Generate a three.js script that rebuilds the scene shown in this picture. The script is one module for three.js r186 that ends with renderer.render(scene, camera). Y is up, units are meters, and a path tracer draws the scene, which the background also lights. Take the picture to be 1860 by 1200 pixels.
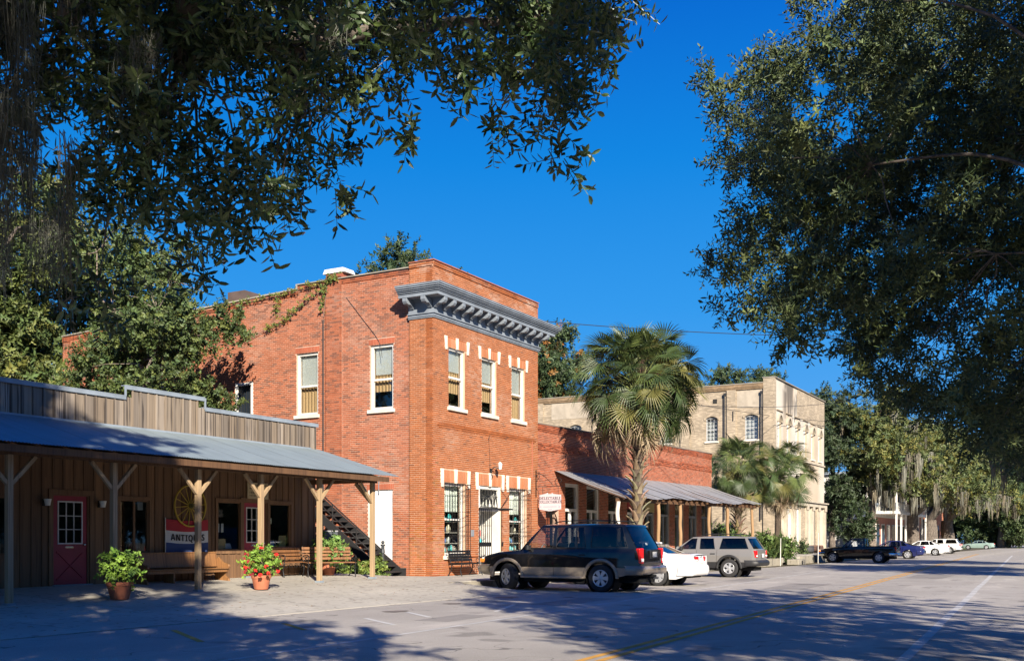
import * as THREE from 'three';
import { RoundedBoxGeometry } from 'three/addons/geometries/RoundedBoxGeometry.js';
import { mergeGeometries } from 'three/addons/utils/BufferGeometryUtils.js';
import { FontLoader } from 'three/addons/loaders/FontLoader.js';
import { TextGeometry } from 'three/addons/geometries/TextGeometry.js';

// World: x runs along the street (away to the right), z points from the shop fronts to the street, y up, metres.
// ---------- camera (level, with a rising front so that verticals stay vertical) ----------
const scene = new THREE.Scene();
const W = 1860, H = 1200, FOCAL = 1900, HORIZON = 981, EYE = 1.46;
const camera = new THREE.PerspectiveCamera(2 * Math.atan(HORIZON / FOCAL) * 180 / Math.PI, W / (2 * HORIZON), 0.1, 900);
camera.setViewOffset(W, 2 * HORIZON, 0, 0, W, H);
camera.position.set(0, EYE, 0);
camera.lookAt(0.8713, EYE, -0.4907);
camera.updateProjectionMatrix();
scene.add(camera);

// ---------- sky: clear autumn morning ----------
const SUN = (() => { const el = 25.2 * Math.PI / 180, c = Math.cos(el); return new THREE.Vector3(-0.714 * c, Math.sin(el), 0.70 * c).normalize(); })();
{
  const w = 512, h = 256, d = new Float32Array(w * h * 4);
  const stops = [[-1, .03, .05, .07], [-0.02, .07, .12, .18], [0, .10, .24, .44], [.10, .050, .20, .445], [.21, .018, .165, .43], [.34, .0035, .122, .385], [.46, .0015, .074, .325], [.75, .001, .045, .23], [1, .001, .036, .19]];
  for (let j = 0; j < h; j++) for (let i = 0; i < w; i++) {
    const ph = ((i + .5) / w - .5) * 2 * Math.PI, y = Math.sin(((j + .5) / h - .5) * Math.PI), c = Math.sqrt(1 - y * y);
    const dx = c * Math.cos(ph), dz = c * Math.sin(ph);
    let k = 1; while (k < stops.length - 1 && y > stops[k][0]) k++;
    const a = stops[k - 1], b = stops[k], t = Math.min(1, Math.max(0, (y - a[0]) / (b[0] - a[0])));
    const mu = dx * SUN.x + y * SUN.y + dz * SUN.z, glow = .025 * Math.pow(Math.max(0, .5 + .5 * mu), 6) + .22 * Math.pow(Math.max(0, mu), 40);
    const o = (j * w + i) * 4;
    for (let q = 0; q < 3; q++) d[o + q] = (a[q + 1] + (b[q + 1] - a[q + 1]) * t) * .91 + (y > -.02 ? glow * [1, .98, .92][q] : 0);
    d[o + 3] = 1;
  }
  const t = new THREE.DataTexture(d, w, h, THREE.RGBAFormat, THREE.FloatType);
  t.mapping = THREE.EquirectangularReflectionMapping; t.magFilter = t.minFilter = THREE.LinearFilter; t.wrapS = THREE.RepeatWrapping; t.needsUpdate = true;
  scene.background = t; scene.environment = t;
}
const sun = new THREE.DirectionalLight(new THREE.Color(1, .90, .76), 5);
sun.position.copy(SUN).multiplyScalar(120).add(new THREE.Vector3(40, 0, -15)); sun.target.position.set(40, 0, -15);
sun.castShadow = true; sun.shadow.mapSize.set(4096, 4096);
Object.assign(sun.shadow.camera, { left: -90, right: 90, top: 60, bottom: -60, near: 1, far: 300 });
scene.add(sun, sun.target);
const renderer = new THREE.WebGLRenderer({ antialias: true });
renderer.setSize(1024, 660); renderer.shadowMap.enabled = true;
renderer.toneMapping = THREE.LinearToneMapping; renderer.toneMappingExposure = 2.2;

// ---------- helpers ----------
let seed_ = 12345;
const rnd = () => { seed_ = (seed_ + 0x6D2B79F5) | 0; let t = Math.imul(seed_ ^ (seed_ >>> 15), 1 | seed_); t = (t + Math.imul(t ^ (t >>> 7), 61 | t)) ^ t; return ((t ^ (t >>> 14)) >>> 0) / 4294967296; };
const reseed = (n) => { seed_ = n * 7919 + 13; };
const rr = (a, b) => a + (b - a) * rnd();
const pick = (a) => a[Math.floor(rnd() * a.length)];
const V = (x, y, z) => new THREE.Vector3(x, y, z);
const clamp = (x, a, b) => Math.min(b, Math.max(a, x));
const lerp = (a, b, t) => a + (b - a) * t;
const sstep = (a, b, x) => { const t = clamp((x - a) / (b - a), 0, 1); return t * t * (3 - 2 * t); };
const table = (pts, x) => { if (x <= pts[0][0]) return pts[0][1]; for (let i = 1; i < pts.length; i++) if (x <= pts[i][0]) return lerp(pts[i - 1][1], pts[i][1], (x - pts[i - 1][0]) / (pts[i][0] - pts[i - 1][0])); return pts[pts.length - 1][1]; };
function hash(x, y, s) { let h = Math.imul(x, 374761393) + Math.imul(y, 668265263) + Math.imul(s, 974634777); h = Math.imul(h ^ (h >>> 13), 1274126177); return ((h ^ (h >>> 16)) >>> 0) / 4294967296; }
function noise(x, y, px, py, s) {   // tileable value noise
  const x0 = Math.floor(x), y0 = Math.floor(y), fx = x - x0, fy = y - y0, m = (a, p) => ((a % p) + p) % p;
  const u = fx * fx * (3 - 2 * fx), v = fy * fy * (3 - 2 * fy);
  const a = hash(m(x0, px), m(y0, py), s), b = hash(m(x0 + 1, px), m(y0, py), s), c = hash(m(x0, px), m(y0 + 1, py), s), d = hash(m(x0 + 1, px), m(y0 + 1, py), s);
  return lerp(lerp(a, b, u), lerp(c, d, u), v);
}
function fbm(u, v, px, py, oct, s) { let a = .5, t = 0, n = 0; for (let o = 0; o < oct; o++) { t += a * noise(u * px, v * py, px, py, s + o); n += a; a *= .5; px *= 2; py *= 2; } return t / n; }
const free = (x, y, s = 7) => { let a = .5, t = 0; for (let o = 0; o < 3; o++) { t += a * noise(x, y, 9973, 9973, s + o); a *= .5; x *= 2; y *= 2; } return t / .875; };
const toS = (c) => c <= .0031308 ? 12.92 * c : 1.055 * Math.pow(c, 1 / 2.4) - .055;
function tex(w, h, metresU, metresV, fn, srgb = true) {   // fn(u, v) -> linear rgb (or a grey value)
  const d = new Uint8Array(w * h * 4);
  for (let j = 0; j < h; j++) for (let i = 0; i < w; i++) {
    let c = fn((i + .5) / w, (j + .5) / h); if (!Array.isArray(c)) c = [c, c, c];
    const o = (j * w + i) * 4; for (let q = 0; q < 3; q++) d[o + q] = clamp(Math.round((srgb ? toS(clamp(c[q], 0, 1)) : c[q]) * 255), 0, 255); d[o + 3] = 255;
  }
  const t = new THREE.DataTexture(d, w, h, THREE.RGBAFormat);
  t.wrapS = t.wrapT = THREE.RepeatWrapping; t.magFilter = THREE.LinearFilter; t.minFilter = THREE.LinearMipmapLinearFilter; t.generateMipmaps = true;
  if (srgb) t.colorSpace = THREE.SRGBColorSpace;
  t.repeat.set(1 / metresU, 1 / metresV); t.needsUpdate = true; return t;
}
const col = (r, g, b) => new THREE.Color().setRGB(r, g, b);
const mat = (c, rough = .8, more = {}) => new THREE.MeshStandardMaterial({ color: Array.isArray(c) ? col(...c) : c, roughness: rough, side: THREE.DoubleSide, ...more });

// geometry: everything non-indexed with position, normal, uv (uv in metres)
function muv(g, ou = 0, ov = 0) {
  if (g.index) g = g.toNonIndexed();
  if (!g.attributes.normal) g.computeVertexNormals();
  const p = g.attributes.position, n = g.attributes.normal, uv = new Float32Array(p.count * 2);
  for (let i = 0; i < p.count; i += 3) {
    let ax = 0, ay = 0, az = 0; for (let k = 0; k < 3; k++) { ax += n.getX(i + k); ay += n.getY(i + k); az += n.getZ(i + k); }
    ax = Math.abs(ax); ay = Math.abs(ay); az = Math.abs(az);
    for (let k = 0; k < 3; k++) {
      const x = p.getX(i + k), y = p.getY(i + k), z = p.getZ(i + k); let u, v;
      if (ay >= ax && ay >= az) { u = x; v = z; } else if (ax >= az) { u = z; v = y; } else { u = x; v = y; }
      uv[(i + k) * 2] = u + ou; uv[(i + k) * 2 + 1] = v + ov;
    }
  }
  for (const k of Object.keys(g.attributes)) if (!['position', 'normal', 'color'].includes(k)) g.deleteAttribute(k);
  g.setAttribute('uv', new THREE.BufferAttribute(uv, 2)); return g;
}
const place = (g, x, y, z, rx = 0, ry = 0, rz = 0) => { g.applyMatrix4(new THREE.Matrix4().compose(V(x, y, z), new THREE.Quaternion().setFromEuler(new THREE.Euler(rx, ry, rz)), V(1, 1, 1))); return g; };
const box = (w, h, d, x = 0, y = 0, z = 0, rx = 0, ry = 0, rz = 0) => muv(place(new THREE.BoxGeometry(w, h, d), x, y, z, rx, ry, rz));
const rbox = (w, h, d, r, x = 0, y = 0, z = 0, rx = 0, ry = 0, rz = 0, seg = 1) => muv(place(new RoundedBoxGeometry(w, h, d, seg, r), x, y, z, rx, ry, rz));
const bmm = (x0, x1, y0, y1, z0, z1) => box(Math.abs(x1 - x0), Math.abs(y1 - y0), Math.abs(z1 - z0), (x0 + x1) / 2, (y0 + y1) / 2, (z0 + z1) / 2);
const cyl = (r0, r1, h, x = 0, y = 0, z = 0, seg = 12, rx = 0, ry = 0, rz = 0, open = false) => muv(place(new THREE.CylinderGeometry(r1, r0, h, seg, 1, open), x, y, z, rx, ry, rz));
const sph = (r, x, y, z, a = 10, b = 7, sx = 1, sy = 1, sz = 1) => { const g = new THREE.SphereGeometry(r, a, b); g.scale(sx, sy, sz); return muv(place(g, x, y, z)); };
const tube = (pts, r, seg = 12, rad = 6, closed = false) => muv(new THREE.TubeGeometry(new THREE.CatmullRomCurve3(pts.map((p) => V(...p)), closed), seg, r, rad, closed));
function bar(a, b, w, h = w) {   // square bar between two points
  const A = V(...a), B = V(...b), d = B.clone().sub(A), L = d.length(), g = new THREE.BoxGeometry(w, h, L);
  const m = new THREE.Matrix4().lookAt(B, A, Math.abs(d.y) > .99 * L ? V(0, 0, 1) : V(0, 1, 0)); m.setPosition(A.add(B).multiplyScalar(.5)); g.applyMatrix4(m); return muv(g);
}
function rod(a, b, r0, r1 = r0, seg = 7) {
  const A = V(...a), B = V(...b), d = B.clone().sub(A), L = d.length(), g = new THREE.CylinderGeometry(r1, r0, L, seg, 1);
  g.applyMatrix4(new THREE.Matrix4().compose(A.clone().add(B).multiplyScalar(.5), new THREE.Quaternion().setFromUnitVectors(V(0, 1, 0), d.normalize()), V(1, 1, 1))); return muv(g);
}
const join = (list) => { list = list.flat(9); return list.length === 1 ? list[0] : mergeGeometries(list.map((g) => g.index ? g.toNonIndexed() : g)); };
const extr = (pts, depth, bevel = 0, holes = []) => {   // outline in x,y, extruded along +z
  const s = new THREE.Shape(pts.map((p) => new THREE.Vector2(p[0], p[1])));
  for (const h of holes) s.holes.push(new THREE.Path(h.map((p) => new THREE.Vector2(p[0], p[1]))));
  return muv(new THREE.ExtrudeGeometry(s, { depth, bevelEnabled: bevel > 0, bevelSize: bevel, bevelThickness: bevel, bevelSegments: 1, steps: 1 }));
};
const rect = (x0, x1, y0, y1) => [[x0, y0], [x1, y0], [x1, y1], [x0, y1]];
const used = {};
const numbered = (n) => { const k = used[n] = (used[n] ?? -1) + 1; return k ? n + '_' + String(k).padStart(3, '0') : n; };
function part(name, geo, m, parent) { const o = new THREE.Mesh(Array.isArray(geo) ? join(geo) : geo, m); o.name = name; o.castShadow = o.receiveShadow = true; parent.add(o); return o; }
function tag(o, label, category, group) { o.userData.label = label; o.userData.category = category; if (group) o.userData.group = group; return o; }
function thing(name, label, category, pos = [0, 0, 0], ry = 0, group) { const o = new THREE.Group(); o.name = numbered(name); o.position.set(...pos); o.rotation.y = ry; scene.add(o); return tag(o, label, category, group); }
function struct(name, geo, m) { const o = part(numbered(name), geo, m, scene); o.userData.kind = 'structure'; return o; }
function inst(name, geo, m, list, parent) {   // list of [matrix, color?]
  const o = new THREE.InstancedMesh(geo, m, list.length); o.name = name; o.castShadow = o.receiveShadow = true;
  list.forEach(([mx, c], i) => { o.setMatrixAt(i, mx); if (c) o.setColorAt(i, c); }); o.userData.kind = 'stuff'; parent.add(o); return o;
}
const TRS = (x, y, z, q, sx = 1, sy = sx, sz = sx) => new THREE.Matrix4().compose(V(x, y, z), q, V(sx, sy, sz));
const Q0 = new THREE.Quaternion();
const QE = (x, y, z, order = 'XYZ') => new THREE.Quaternion().setFromEuler(new THREE.Euler(x, y, z, order));

// ---------- textures ----------
const T = {};
T.asphalt = tex(1024, 1024, 7, 7, (u, v) => {
  const f = hash(Math.floor(u * 1024), Math.floor(v * 1024), 3), g = fbm(u, v, 6, 6, 5, 11), big = fbm(u, v, 2, 2, 3, 17);
  const c1 = Math.abs(fbm(u, v, 4, 4, 4, 23) - .5), crack = c1 < .003 ? .5 : 1, oil = sstep(.70, .80, fbm(u, v, 9, 9, 3, 29)) * .28, pale = sstep(.60, .78, fbm(u, v, 3, 14, 4, 43)) * .16;
  const k = (.70 + .30 * g + .22 * (big - .5) + .30 * (f - .5) - oil + pale) * crack; return [.41 * k, .376 * k, .332 * k];
});
T.concrete = tex(1024, 1024, 5, 5, (u, v) => {
  const f = hash(Math.floor(u * 512), Math.floor(v * 512), 5), g = fbm(u, v, 5, 5, 5, 31), big = fbm(u, v, 2, 3, 4, 37), spot = fbm(u, v, 40, 40, 2, 41);
  const k = .72 + .25 * g + .34 * (big - .5) + .10 * (f - .5) - (spot > .70 ? .22 : 0); return [.445 * k, .412 * k, .348 * k];
});
T.grime = tex(512, 512, 1.6, 1.6, (u, v) => { const g = fbm(u, v, 5, 5, 5, 51), f = hash(Math.floor(u * 512), Math.floor(v * 512), 6); const k = .80 + .3 * (g - .5) + .25 * g + .06 * (f - .5); return [k, k, k]; });
T.bump = tex(512, 512, .7, .7, (u, v) => .5 * fbm(u, v, 12, 12, 5, 61) + .5 * hash(Math.floor(u * 512), Math.floor(v * 512), 8), false);
const grain = (s, lo, hi, streak, st) => tex(512, 1024, .9, 3.2, (u, v) => {
  const g = fbm(u, v, 48, 3, 4, s), g2 = fbm(u, v, 120, 5, 2, s + 9), b = fbm(u, v, 5, 2, 3, s + 4), dark = sstep(.52, .72, fbm(u, v, 22, 3, 3, s + 2)) * st;
  const k = clamp(.5 * g + .25 * g2 + .4 * b - .08, 0, 1); return [0, 1, 2].map((q) => lerp(lerp(lo[q], hi[q], k), streak[q], dark));
});
T.brown = grain(71, [.125, .062, .030], [.38, .215, .105], [.075, .04, .022], .4);
T.grey = grain(83, [.085, .070, .055], [.38, .32, .255], [.05, .04, .034], .9);
T.post = grain(97, [.20, .13, .070], [.46, .33, .19], [.14, .09, .05], .45);
T.bench = grain(103, [.16, .075, .028], [.34, .165, .06], [.09, .04, .018], .5);
T.bark = tex(512, 512, 1.2, 1.2, (u, v) => { const g = fbm(u, v, 14, 4, 5, 111), l = fbm(u, v, 5, 5, 4, 119); const k = .35 + 1.1 * Math.abs(g - .5) * 2 + .2 * l; return [.17 * k, .14 * k, .115 * k]; });
T.tin = tex(512, 512, 3, 3, (u, v) => { const g = fbm(u, v, 4, 4, 5, 131), b = fbm(u, v, 30, 3, 3, 137); const k = .78 + .22 * g + .14 * b; return [.19 * k, .232 * k, .25 * k]; });
T.rusty = tex(512, 512, 3, 3, (u, v) => { const g = fbm(u, v, 4, 4, 5, 141), b = fbm(u, v, 3, 26, 3, 147), r = sstep(.62, .75, g); const k = .70 + .3 * g + .22 * b; return [lerp(.29, .22, r) * k, lerp(.29, .19, r) * k, lerp(.29, .17, r) * k]; });
T.leafy = tex(256, 256, .12, .12, (u, v) => { const g = fbm(u, v, 6, 6, 4, 151); const k = .7 + .6 * g; return [k, k, k]; });
T.beige = tex(1024, 1024, 3.36, 3.36, (u, v) => {   // tan brick too far off to tell brick from brick
  const rows = 48, r = Math.floor(v * rows), fy = v * rows - r, c = u * 16 + (r % 2) * .5, ci = ((Math.floor(c) % 16) + 16) % 16, fx = c - Math.floor(c);
  const joint = fy < .16 || fx < .05, t = hash(ci, r, 9), g = fbm(u, v, 5, 5, 5, 161), gg = fbm(u, v, 2, 2, 4, 163);
  const k = (.74 + .42 * t * t) * (.78 + .44 * g), w = sstep(.5, .75, gg) * .22;
  return joint ? [.36 * k, .32 * k, .26 * k] : [lerp(.37, .42, w) * k, lerp(.293, .355, w) * k, lerp(.200, .285, w) * k];
});
T.plaster = tex(1024, 1024, 15.2, 13, (u, v) => {   // whitewash with black mould runs below the coping, as on the wall
  const y = v * 13, g = fbm(u, v, 6, 6, 5, 171), warm = sstep(.45, .7, fbm(u, v, 5, 2, 4, 173)), run = fbm(u, v, 90, 2, 3, 179), band = sstep(.12, .2, u) * (1 - sstep(.50, .58, u)), reach = 12.9 - y, mould = band * sstep(.30, .62, run + .30 - reach * .17) * sstep(.25, .5, fbm(u, v, 14, 10, 3, 181)) * (reach < 2.6 ? 1 : 0);
  const k = .78 + .3 * g, c = [lerp(.52, .46, warm), lerp(.475, .38, warm), lerp(.40, .285, warm)]; return c.map((q, i) => lerp(q * k, [.07, .06, .05][i], mould * .85));
}); T.plaster.offset.set(-73.1 / 15.2, 0);
const TB = (t, s = .004) => ({ bumpMap: T.bump, bumpScale: s });
// ---------- materials ----------
const M = {
  asphalt: mat([1, 1, 1], .92, { map: T.asphalt, bumpMap: T.bump, bumpScale: .006 }),
  concrete: mat([1, 1, 1], .9, { map: T.concrete, bumpMap: T.bump, bumpScale: .003 }),
  kerb: mat([.82, .80, .74], .92, { map: T.concrete, bumpMap: T.bump, bumpScale: .008 }),
  brown: [.58, .70, .82].map((k) => mat([k, k * .98, k * .96], .8, { map: T.brown, bumpMap: T.brown, bumpScale: .003 })),
  grey: [.68, .95, 1.15, .85].map((k, i) => mat([k, k * [.97, .95, .98, .92][i], k * [.95, .88, .96, .82][i]], .85, { map: T.grey, bumpMap: T.grey, bumpScale: .004 })),
  post: mat([1, 1, 1], .8, { map: T.post, bumpMap: T.post, bumpScale: .002 }),
  beam: mat([.42, .38, .34], .85, { map: T.brown }),
  bench: mat([1, 1, 1], .55, { map: T.bench }),
  slat: mat([.8, .72, .66], .7, { map: T.bench }),
  tin: mat([1, 1, 1], .5, { map: T.tin, metalness: .25 }),
  rusty: mat([1, 1, 1], .6, { map: T.rusty, metalness: .2 }),
  trim: mat([.23, .27, .31], .6, { map: T.grime }),
  white: mat([.66, .64, .59], .6, { map: T.grime }),
  cream: mat([.72, .66, .55], .7, { map: T.grime }),
  stone: mat([.68, .62, .52], .85, { map: T.grime, bumpMap: T.bump, bumpScale: .003 }),
  mortar: mat([.56, .37, .25], .95, { map: T.grime, bumpMap: T.bump, bumpScale: .004 }),
  mortarSide: mat([.50, .345, .255], .95, { map: T.grime, bumpMap: T.bump, bumpScale: .004 }),
  brick: mat([1, 1, 1], .88, { map: T.grime, bumpMap: T.bump, bumpScale: .004 }),
  beige: mat([1, 1, 1], .9, { map: T.beige, bumpMap: T.bump, bumpScale: .004 }),
  plaster: mat([.44, .385, .30], .9, { map: T.grime, bumpMap: T.bump, bumpScale: .004 }),
  cornice: mat([.205, .235, .27], .65, { map: T.grime }),
  iron: mat([.012, .012, .013], .5, { metalness: .3 }),
  steel: mat([.02, .02, .021], .55),
  red: mat([.30, .018, .035], .5, { map: T.grime }),
  dark: mat([.02, .019, .018], .9), room: mat([.10, .09, .08], .95),
  glass: new THREE.MeshPhysicalMaterial({ color: col(.93, .95, .95), roughness: .02, transmission: 1, thickness: 0, ior: 1.5, side: THREE.DoubleSide }),
  pane: mat([.03, .035, .04], .06),
  blind: mat([.62, .64, .60], .8), curtain: mat([.42, .27, .13], .9),
  terracotta: mat([.46, .15, .075], .85, { map: T.grime }),
  bark: mat([1, 1, 1], .95, { map: T.bark, bumpMap: T.bark, bumpScale: .02 }),
  rubber: mat([.022, .022, .023], .85), alloy: mat([.52, .53, .54], .35, { metalness: .55 }), chrome: mat([.7, .7, .7], .15, { metalness: 1 }),
  plastic: mat([.03, .03, .032], .6),
  yellowPaint: mat([.60, .30, .045], .9, { map: T.grime, bumpMap: T.bump, bumpScale: .004 }), whitePaint: mat([.50, .49, .47], .9, { map: T.grime, bumpMap: T.bump, bumpScale: .004 }),
};
// ---------- ground, road, pavement ----------
const YR = -0.054;   // the road runs a little off the line of the shop fronts
const ribbon = (pts, y) => {   // polygon in x,z laid flat
  const s = new THREE.Shape(pts.map((p) => new THREE.Vector2(p[0], -p[1]))); const g = new THREE.ShapeGeometry(s); g.rotateX(-Math.PI / 2); g.translate(0, y, 0); return muv(g);
};
struct('ground', ribbon([[-400, 400], [700, 400], [700, -500], [-400, -500]], -.03), mat([.10, .085, .045], 1, { map: T.grime }));
struct('road', ribbon([[-60, 14], [230, -3], [420, -30], [420, -46], [230, -16.5], [110, -15.6], [62, -15.2], [26, -16.9], [-60, -13.2]], 0), M.asphalt);
const zl = (z0, x0, x) => z0 + YR * (x - x0);
function stripe(name, z0, x0, xa, xb, w, m) {   // a painted line, broken into runs with ragged wear
  const list = []; let x = xa;
  while (x < xb) { const L = Math.min(rr(2.5, 6), xb - x), d = rr(-.012, .012); list.push(ribbon([[x, zl(z0, x0, x) + d - w / 2], [x + L, zl(z0, x0, x + L) + d - w / 2], [x + L, zl(z0, x0, x + L) + d + w / 2], [x, zl(z0, x0, x) + d + w / 2]], .004)); x += L; }
  struct(name, join(list), m);
}
reseed(3);
stripe('road_line', -5.28, 11.5, 4, 120, .11, M.yellowPaint); stripe('road_line', -5.50, 11.5, 4, 120, .11, M.yellowPaint);
stripe('road_line', -2.1, 13.35, 6, 110, .15, M.whitePaint); stripe('road_line', -9.6, 15.7, 9, 66, .10, M.whitePaint);
for (const [x, z, a, L, m] of [[15.2, -11.3, .95, 1.7, M.whitePaint], [17.0, -11.7, .9, 1.5, M.whitePaint], [13.6, -11.9, .95, 1.5, M.yellowPaint], [11.5, -12.2, 1.0, 2.2, M.yellowPaint], [19.6, -11.2, .35, 2.4, M.whitePaint]])
  struct('road_marking', muv(place(box(L, .002, .10), x, .004, z, 0, a, 0)), m);
// old repairs, oil spots and sealed cracks
reseed(5);
const blot = (cx, cz, rx, rz, n, rough) => { const o = []; for (let i = 0; i < n; i++) { const a = i / n * Math.PI * 2, k = 1 + (rnd() - .5) * rough; o.push([cx + Math.cos(a) * rx * k, cz + Math.sin(a) * rz * k]); } return o; };
const patchM = mat([.70, .70, .72], .95, { map: T.asphalt, bumpMap: T.bump, bumpScale: .006 }), oilM = mat([.42, .41, .40], .6, { map: T.asphalt }), sealM = mat([.05, .05, .05], .6);
for (const [x, z, rx, rz] of [[22.5, -11.0, 1.6, .45], [33.5, -8.4, 2.2, .6], [16.6, -10.6, .9, .35], [45, -6.0, 2.5, .7], [38, -11.4, 1.8, .5]]) struct('road_patch', ribbon([[x - rx, z - rz + .05 * rx], [x + rx, z - rz - .05 * rx], [x + rx * 1.02, z + rz], [x - rx * .97, z + rz + .06]], .0025), patchM);
for (const [x, z, r] of [[23.2, -13.2, .35], [24.1, -11.9, .18], [28.6, -11.2, .22], [33.0, -11.4, .2], [36.2, -13.4, .4], [35.4, -12.2, .2], [45.2, -13.2, .4], [20.3, -13.0, .25], [17.5, -12.6, .3]]) struct('oil_spot', ribbon(blot(x, z, r, r * .75, 18, .5), .0065), oilM);
for (const [x0, z0, x1, z1] of [[26, -5.2, 27.5, -13.0], [34, -4.5, 35.5, -12.6], [44, -4, 45.6, -12.8], [18, -3.6, 19.2, -9.2], [55, -5, 57, -13]]) { const a = [], b = [], n = 26; let w = 0; for (let i = 0; i <= n; i++) { const t = i / n; w = w * .7 + rr(-.12, .12); const x = lerp(x0, x1, t) + (Math.abs(x1 - x0) < 3 ? w : 0), z = lerp(z0, z1, t) + (Math.abs(x1 - x0) < 3 ? 0 : w), h = rr(.008, .018); a.push(Math.abs(x1 - x0) < 3 ? [x - h, z] : [x, z - h]); b.unshift(Math.abs(x1 - x0) < 3 ? [x + h, z] : [x, z + h]); } struct('crack_seal', ribbon([...a, ...b], .0055), sealM); }
// sloping concrete apron in front of the timber shop: slabs with open joints
const apronY = (x, z) => { const t = clamp((z + 20.9) / 6.9, 0, 1), top = lerp(.34, .42, clamp((x - 6) / 10, 0, 1)); return t < .36 ? lerp(top, lerp(.20, .36, clamp((x - 12.8) / 11.6, 0, 1)), t / .36) : lerp(lerp(.20, .36, clamp((x - 12.8) / 11.6, 0, 1)), .012, (t - .36) / .64); };
const paveY = (x) => table([[26, .22], [40, .22], [60, .36], [75, .5], [95, .5], [140, .25]], x);
{
  const apron = new THREE.Group(); apron.name = 'apron'; apron.userData.kind = 'structure'; scene.add(apron);
  const xs = [2, 5.2, 8.3, 11.2, 14.1, 17.2, 20.2, 23.1, 26.05], zs = [-20.92, -18.15, -16.1, -13.98];
  for (let i = 0; i < xs.length - 1; i++) for (let j = 0; j < 3; j++) {
    const j0 = .008, x0 = xs[i] + j0, x1 = xs[i + 1] - j0, z0 = zs[j] + j0, z1 = zs[j + 1] - j0, p = [], n = 3;
    const y = (x, z) => apronY(x, z) + (j === 2 ? 0 : 0);
    const quad = (a, b, c, d) => p.push(...a, ...b, ...c, ...a, ...c, ...d);
    for (let a = 0; a < n; a++) for (let b = 0; b < n; b++) { const X = (k) => lerp(x0, x1, k / n), Z = (k) => lerp(z0, z1, k / n); quad([X(a), y(X(a), Z(b)), Z(b)], [X(a), y(X(a), Z(b + 1)), Z(b + 1)], [X(a + 1), y(X(a + 1), Z(b + 1)), Z(b + 1)], [X(a + 1), y(X(a + 1), Z(b)), Z(b)]); }
    for (const [A, B] of [[[x0, z1], [x1, z1]], [[x1, z1], [x1, z0]], [[x0, z0], [x0, z1]], [[x1, z0], [x0, z0]]]) quad([A[0], y(...A), A[1]], [A[0], y(...A) - .2, A[1]], [B[0], y(...B) - .2, B[1]], [B[0], y(...B), B[1]]);
    const g = new THREE.BufferGeometry(); g.setAttribute('position', new THREE.Float32BufferAttribute(p, 3)); g.computeVertexNormals();
    part('slab', muv(g, rr(0, 5), rr(0, 5)), M.concrete, apron);
  }
  // side yard between the timber shop and the brick bank
  struct('yard', ribbon([[24.9, -20.9], [29.9, -20.9], [29.9, -48], [24.9, -48]], .19), mat([.13, .10, .06], 1, { map: T.grime }));
  // raised pavement along the bank and the arcade
  const pave = new THREE.Group(); pave.name = 'pavement'; pave.userData.kind = 'structure'; scene.add(pave);
  const px = [26.06, 28.4, 30.6, 32.8, 35, 37.2, 39.5, 42, 45, 48, 51, 54, 57, 60, 63, 67, 71, 75, 79, 83, 88, 94, 102, 112, 124, 140];
  for (let i = 0; i < px.length - 1; i++) for (let j = 0; j < 2; j++) {
    const x0 = px[i] + .006, x1 = px[i + 1] - .006, far = x0 > 60 ? -.012 * (x0 - 60) : 0, z0 = j ? -18.3 : -21.5, z1 = j ? -16.72 + far * .0 : -18.312, y = paveY((x0 + x1) / 2) + (j ? 0 : .006) + rr(-.006, .006);
    part('slab', muv(place(box(x1 - x0, .3, z1 - z0), (x0 + x1) / 2, y - .15, (z0 + z1) / 2), rr(0, 5), rr(0, 5)), M.concrete, pave);
  }
  const kerb = new THREE.Group(); kerb.name = 'kerb'; kerb.userData.kind = 'structure'; scene.add(kerb);
  for (let x = 26.3; x < 130; x += 2.4) {
    if (x > 60.5 && x < 66) continue;
    const y = paveY(x + 1.2), g = new THREE.BoxGeometry(2.385, y + .12, .17, 10, 2, 2), p = g.attributes.position, rough = x < 29 ? .035 : .01;
    for (let i = 0; i < p.count; i++) if (p.getY(i) > 0) { p.setX(i, p.getX(i)); p.setY(i, p.getY(i) - rough * 1.5 * free(x * 3 + p.getX(i) * 6, p.getZ(i) * 9)); p.setZ(i, p.getZ(i) + rough * (free(p.getX(i) * 7 + x, p.getZ(i) * 5 + 3) - .5) * 2); }
    g.computeVertexNormals(); part('kerbstone', muv(place(g, x + 1.2, (y - .12) / 2 + .012, -16.63)), M.kerb, kerb);
  }
  // crumbled end of the kerb beside the apron
  const e = new THREE.SphereGeometry(1, 14, 8); e.scale(.62, .17, .24); const p = e.attributes.position; for (let i = 0; i < p.count; i++) { const k = .75 + .5 * free(p.getX(i) * 9, p.getY(i) * 30 + p.getZ(i) * 12, 5); p.setXYZ(i, p.getX(i) * k, p.getY(i) * k, p.getZ(i) * k); } e.computeVertexNormals();
  part('broken_end', muv(place(e, 25.95, .08, -16.62)), M.kerb, kerb);
  // storm drain outlets in the kerb line
  for (const [x, z] of [[50.5, -16.0], [62.2, -15.6]]) {
    const d = thing('drain_outlet', x < 55 ? 'small round storm drain mouth in broken kerb behind the silver and black SUV' : 'concrete storm drain block between the palms and the black pickup', 'drain', [x, 0, z]);
    part('block', [rbox(1.7, .34, .7, .05, 0, .17, -.1, 0, 0, 0)], M.kerb, d); part('pipe_mouth', [place(new THREE.CylinderGeometry(.13, .13, .06, 16), 0, .15, .24, Math.PI / 2, 0, 0)].map((g) => muv(g)), M.dark, d);
  }
  const lawn = struct('lawn', ribbon([[140, -16.8], [330, -28], [330, -140], [140, -140]], .02), mat([.13, .17, .045], 1, { map: T.grime }));
  // fallen leaves and dirt in the gutter
  reseed(9); const lf = [];
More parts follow.
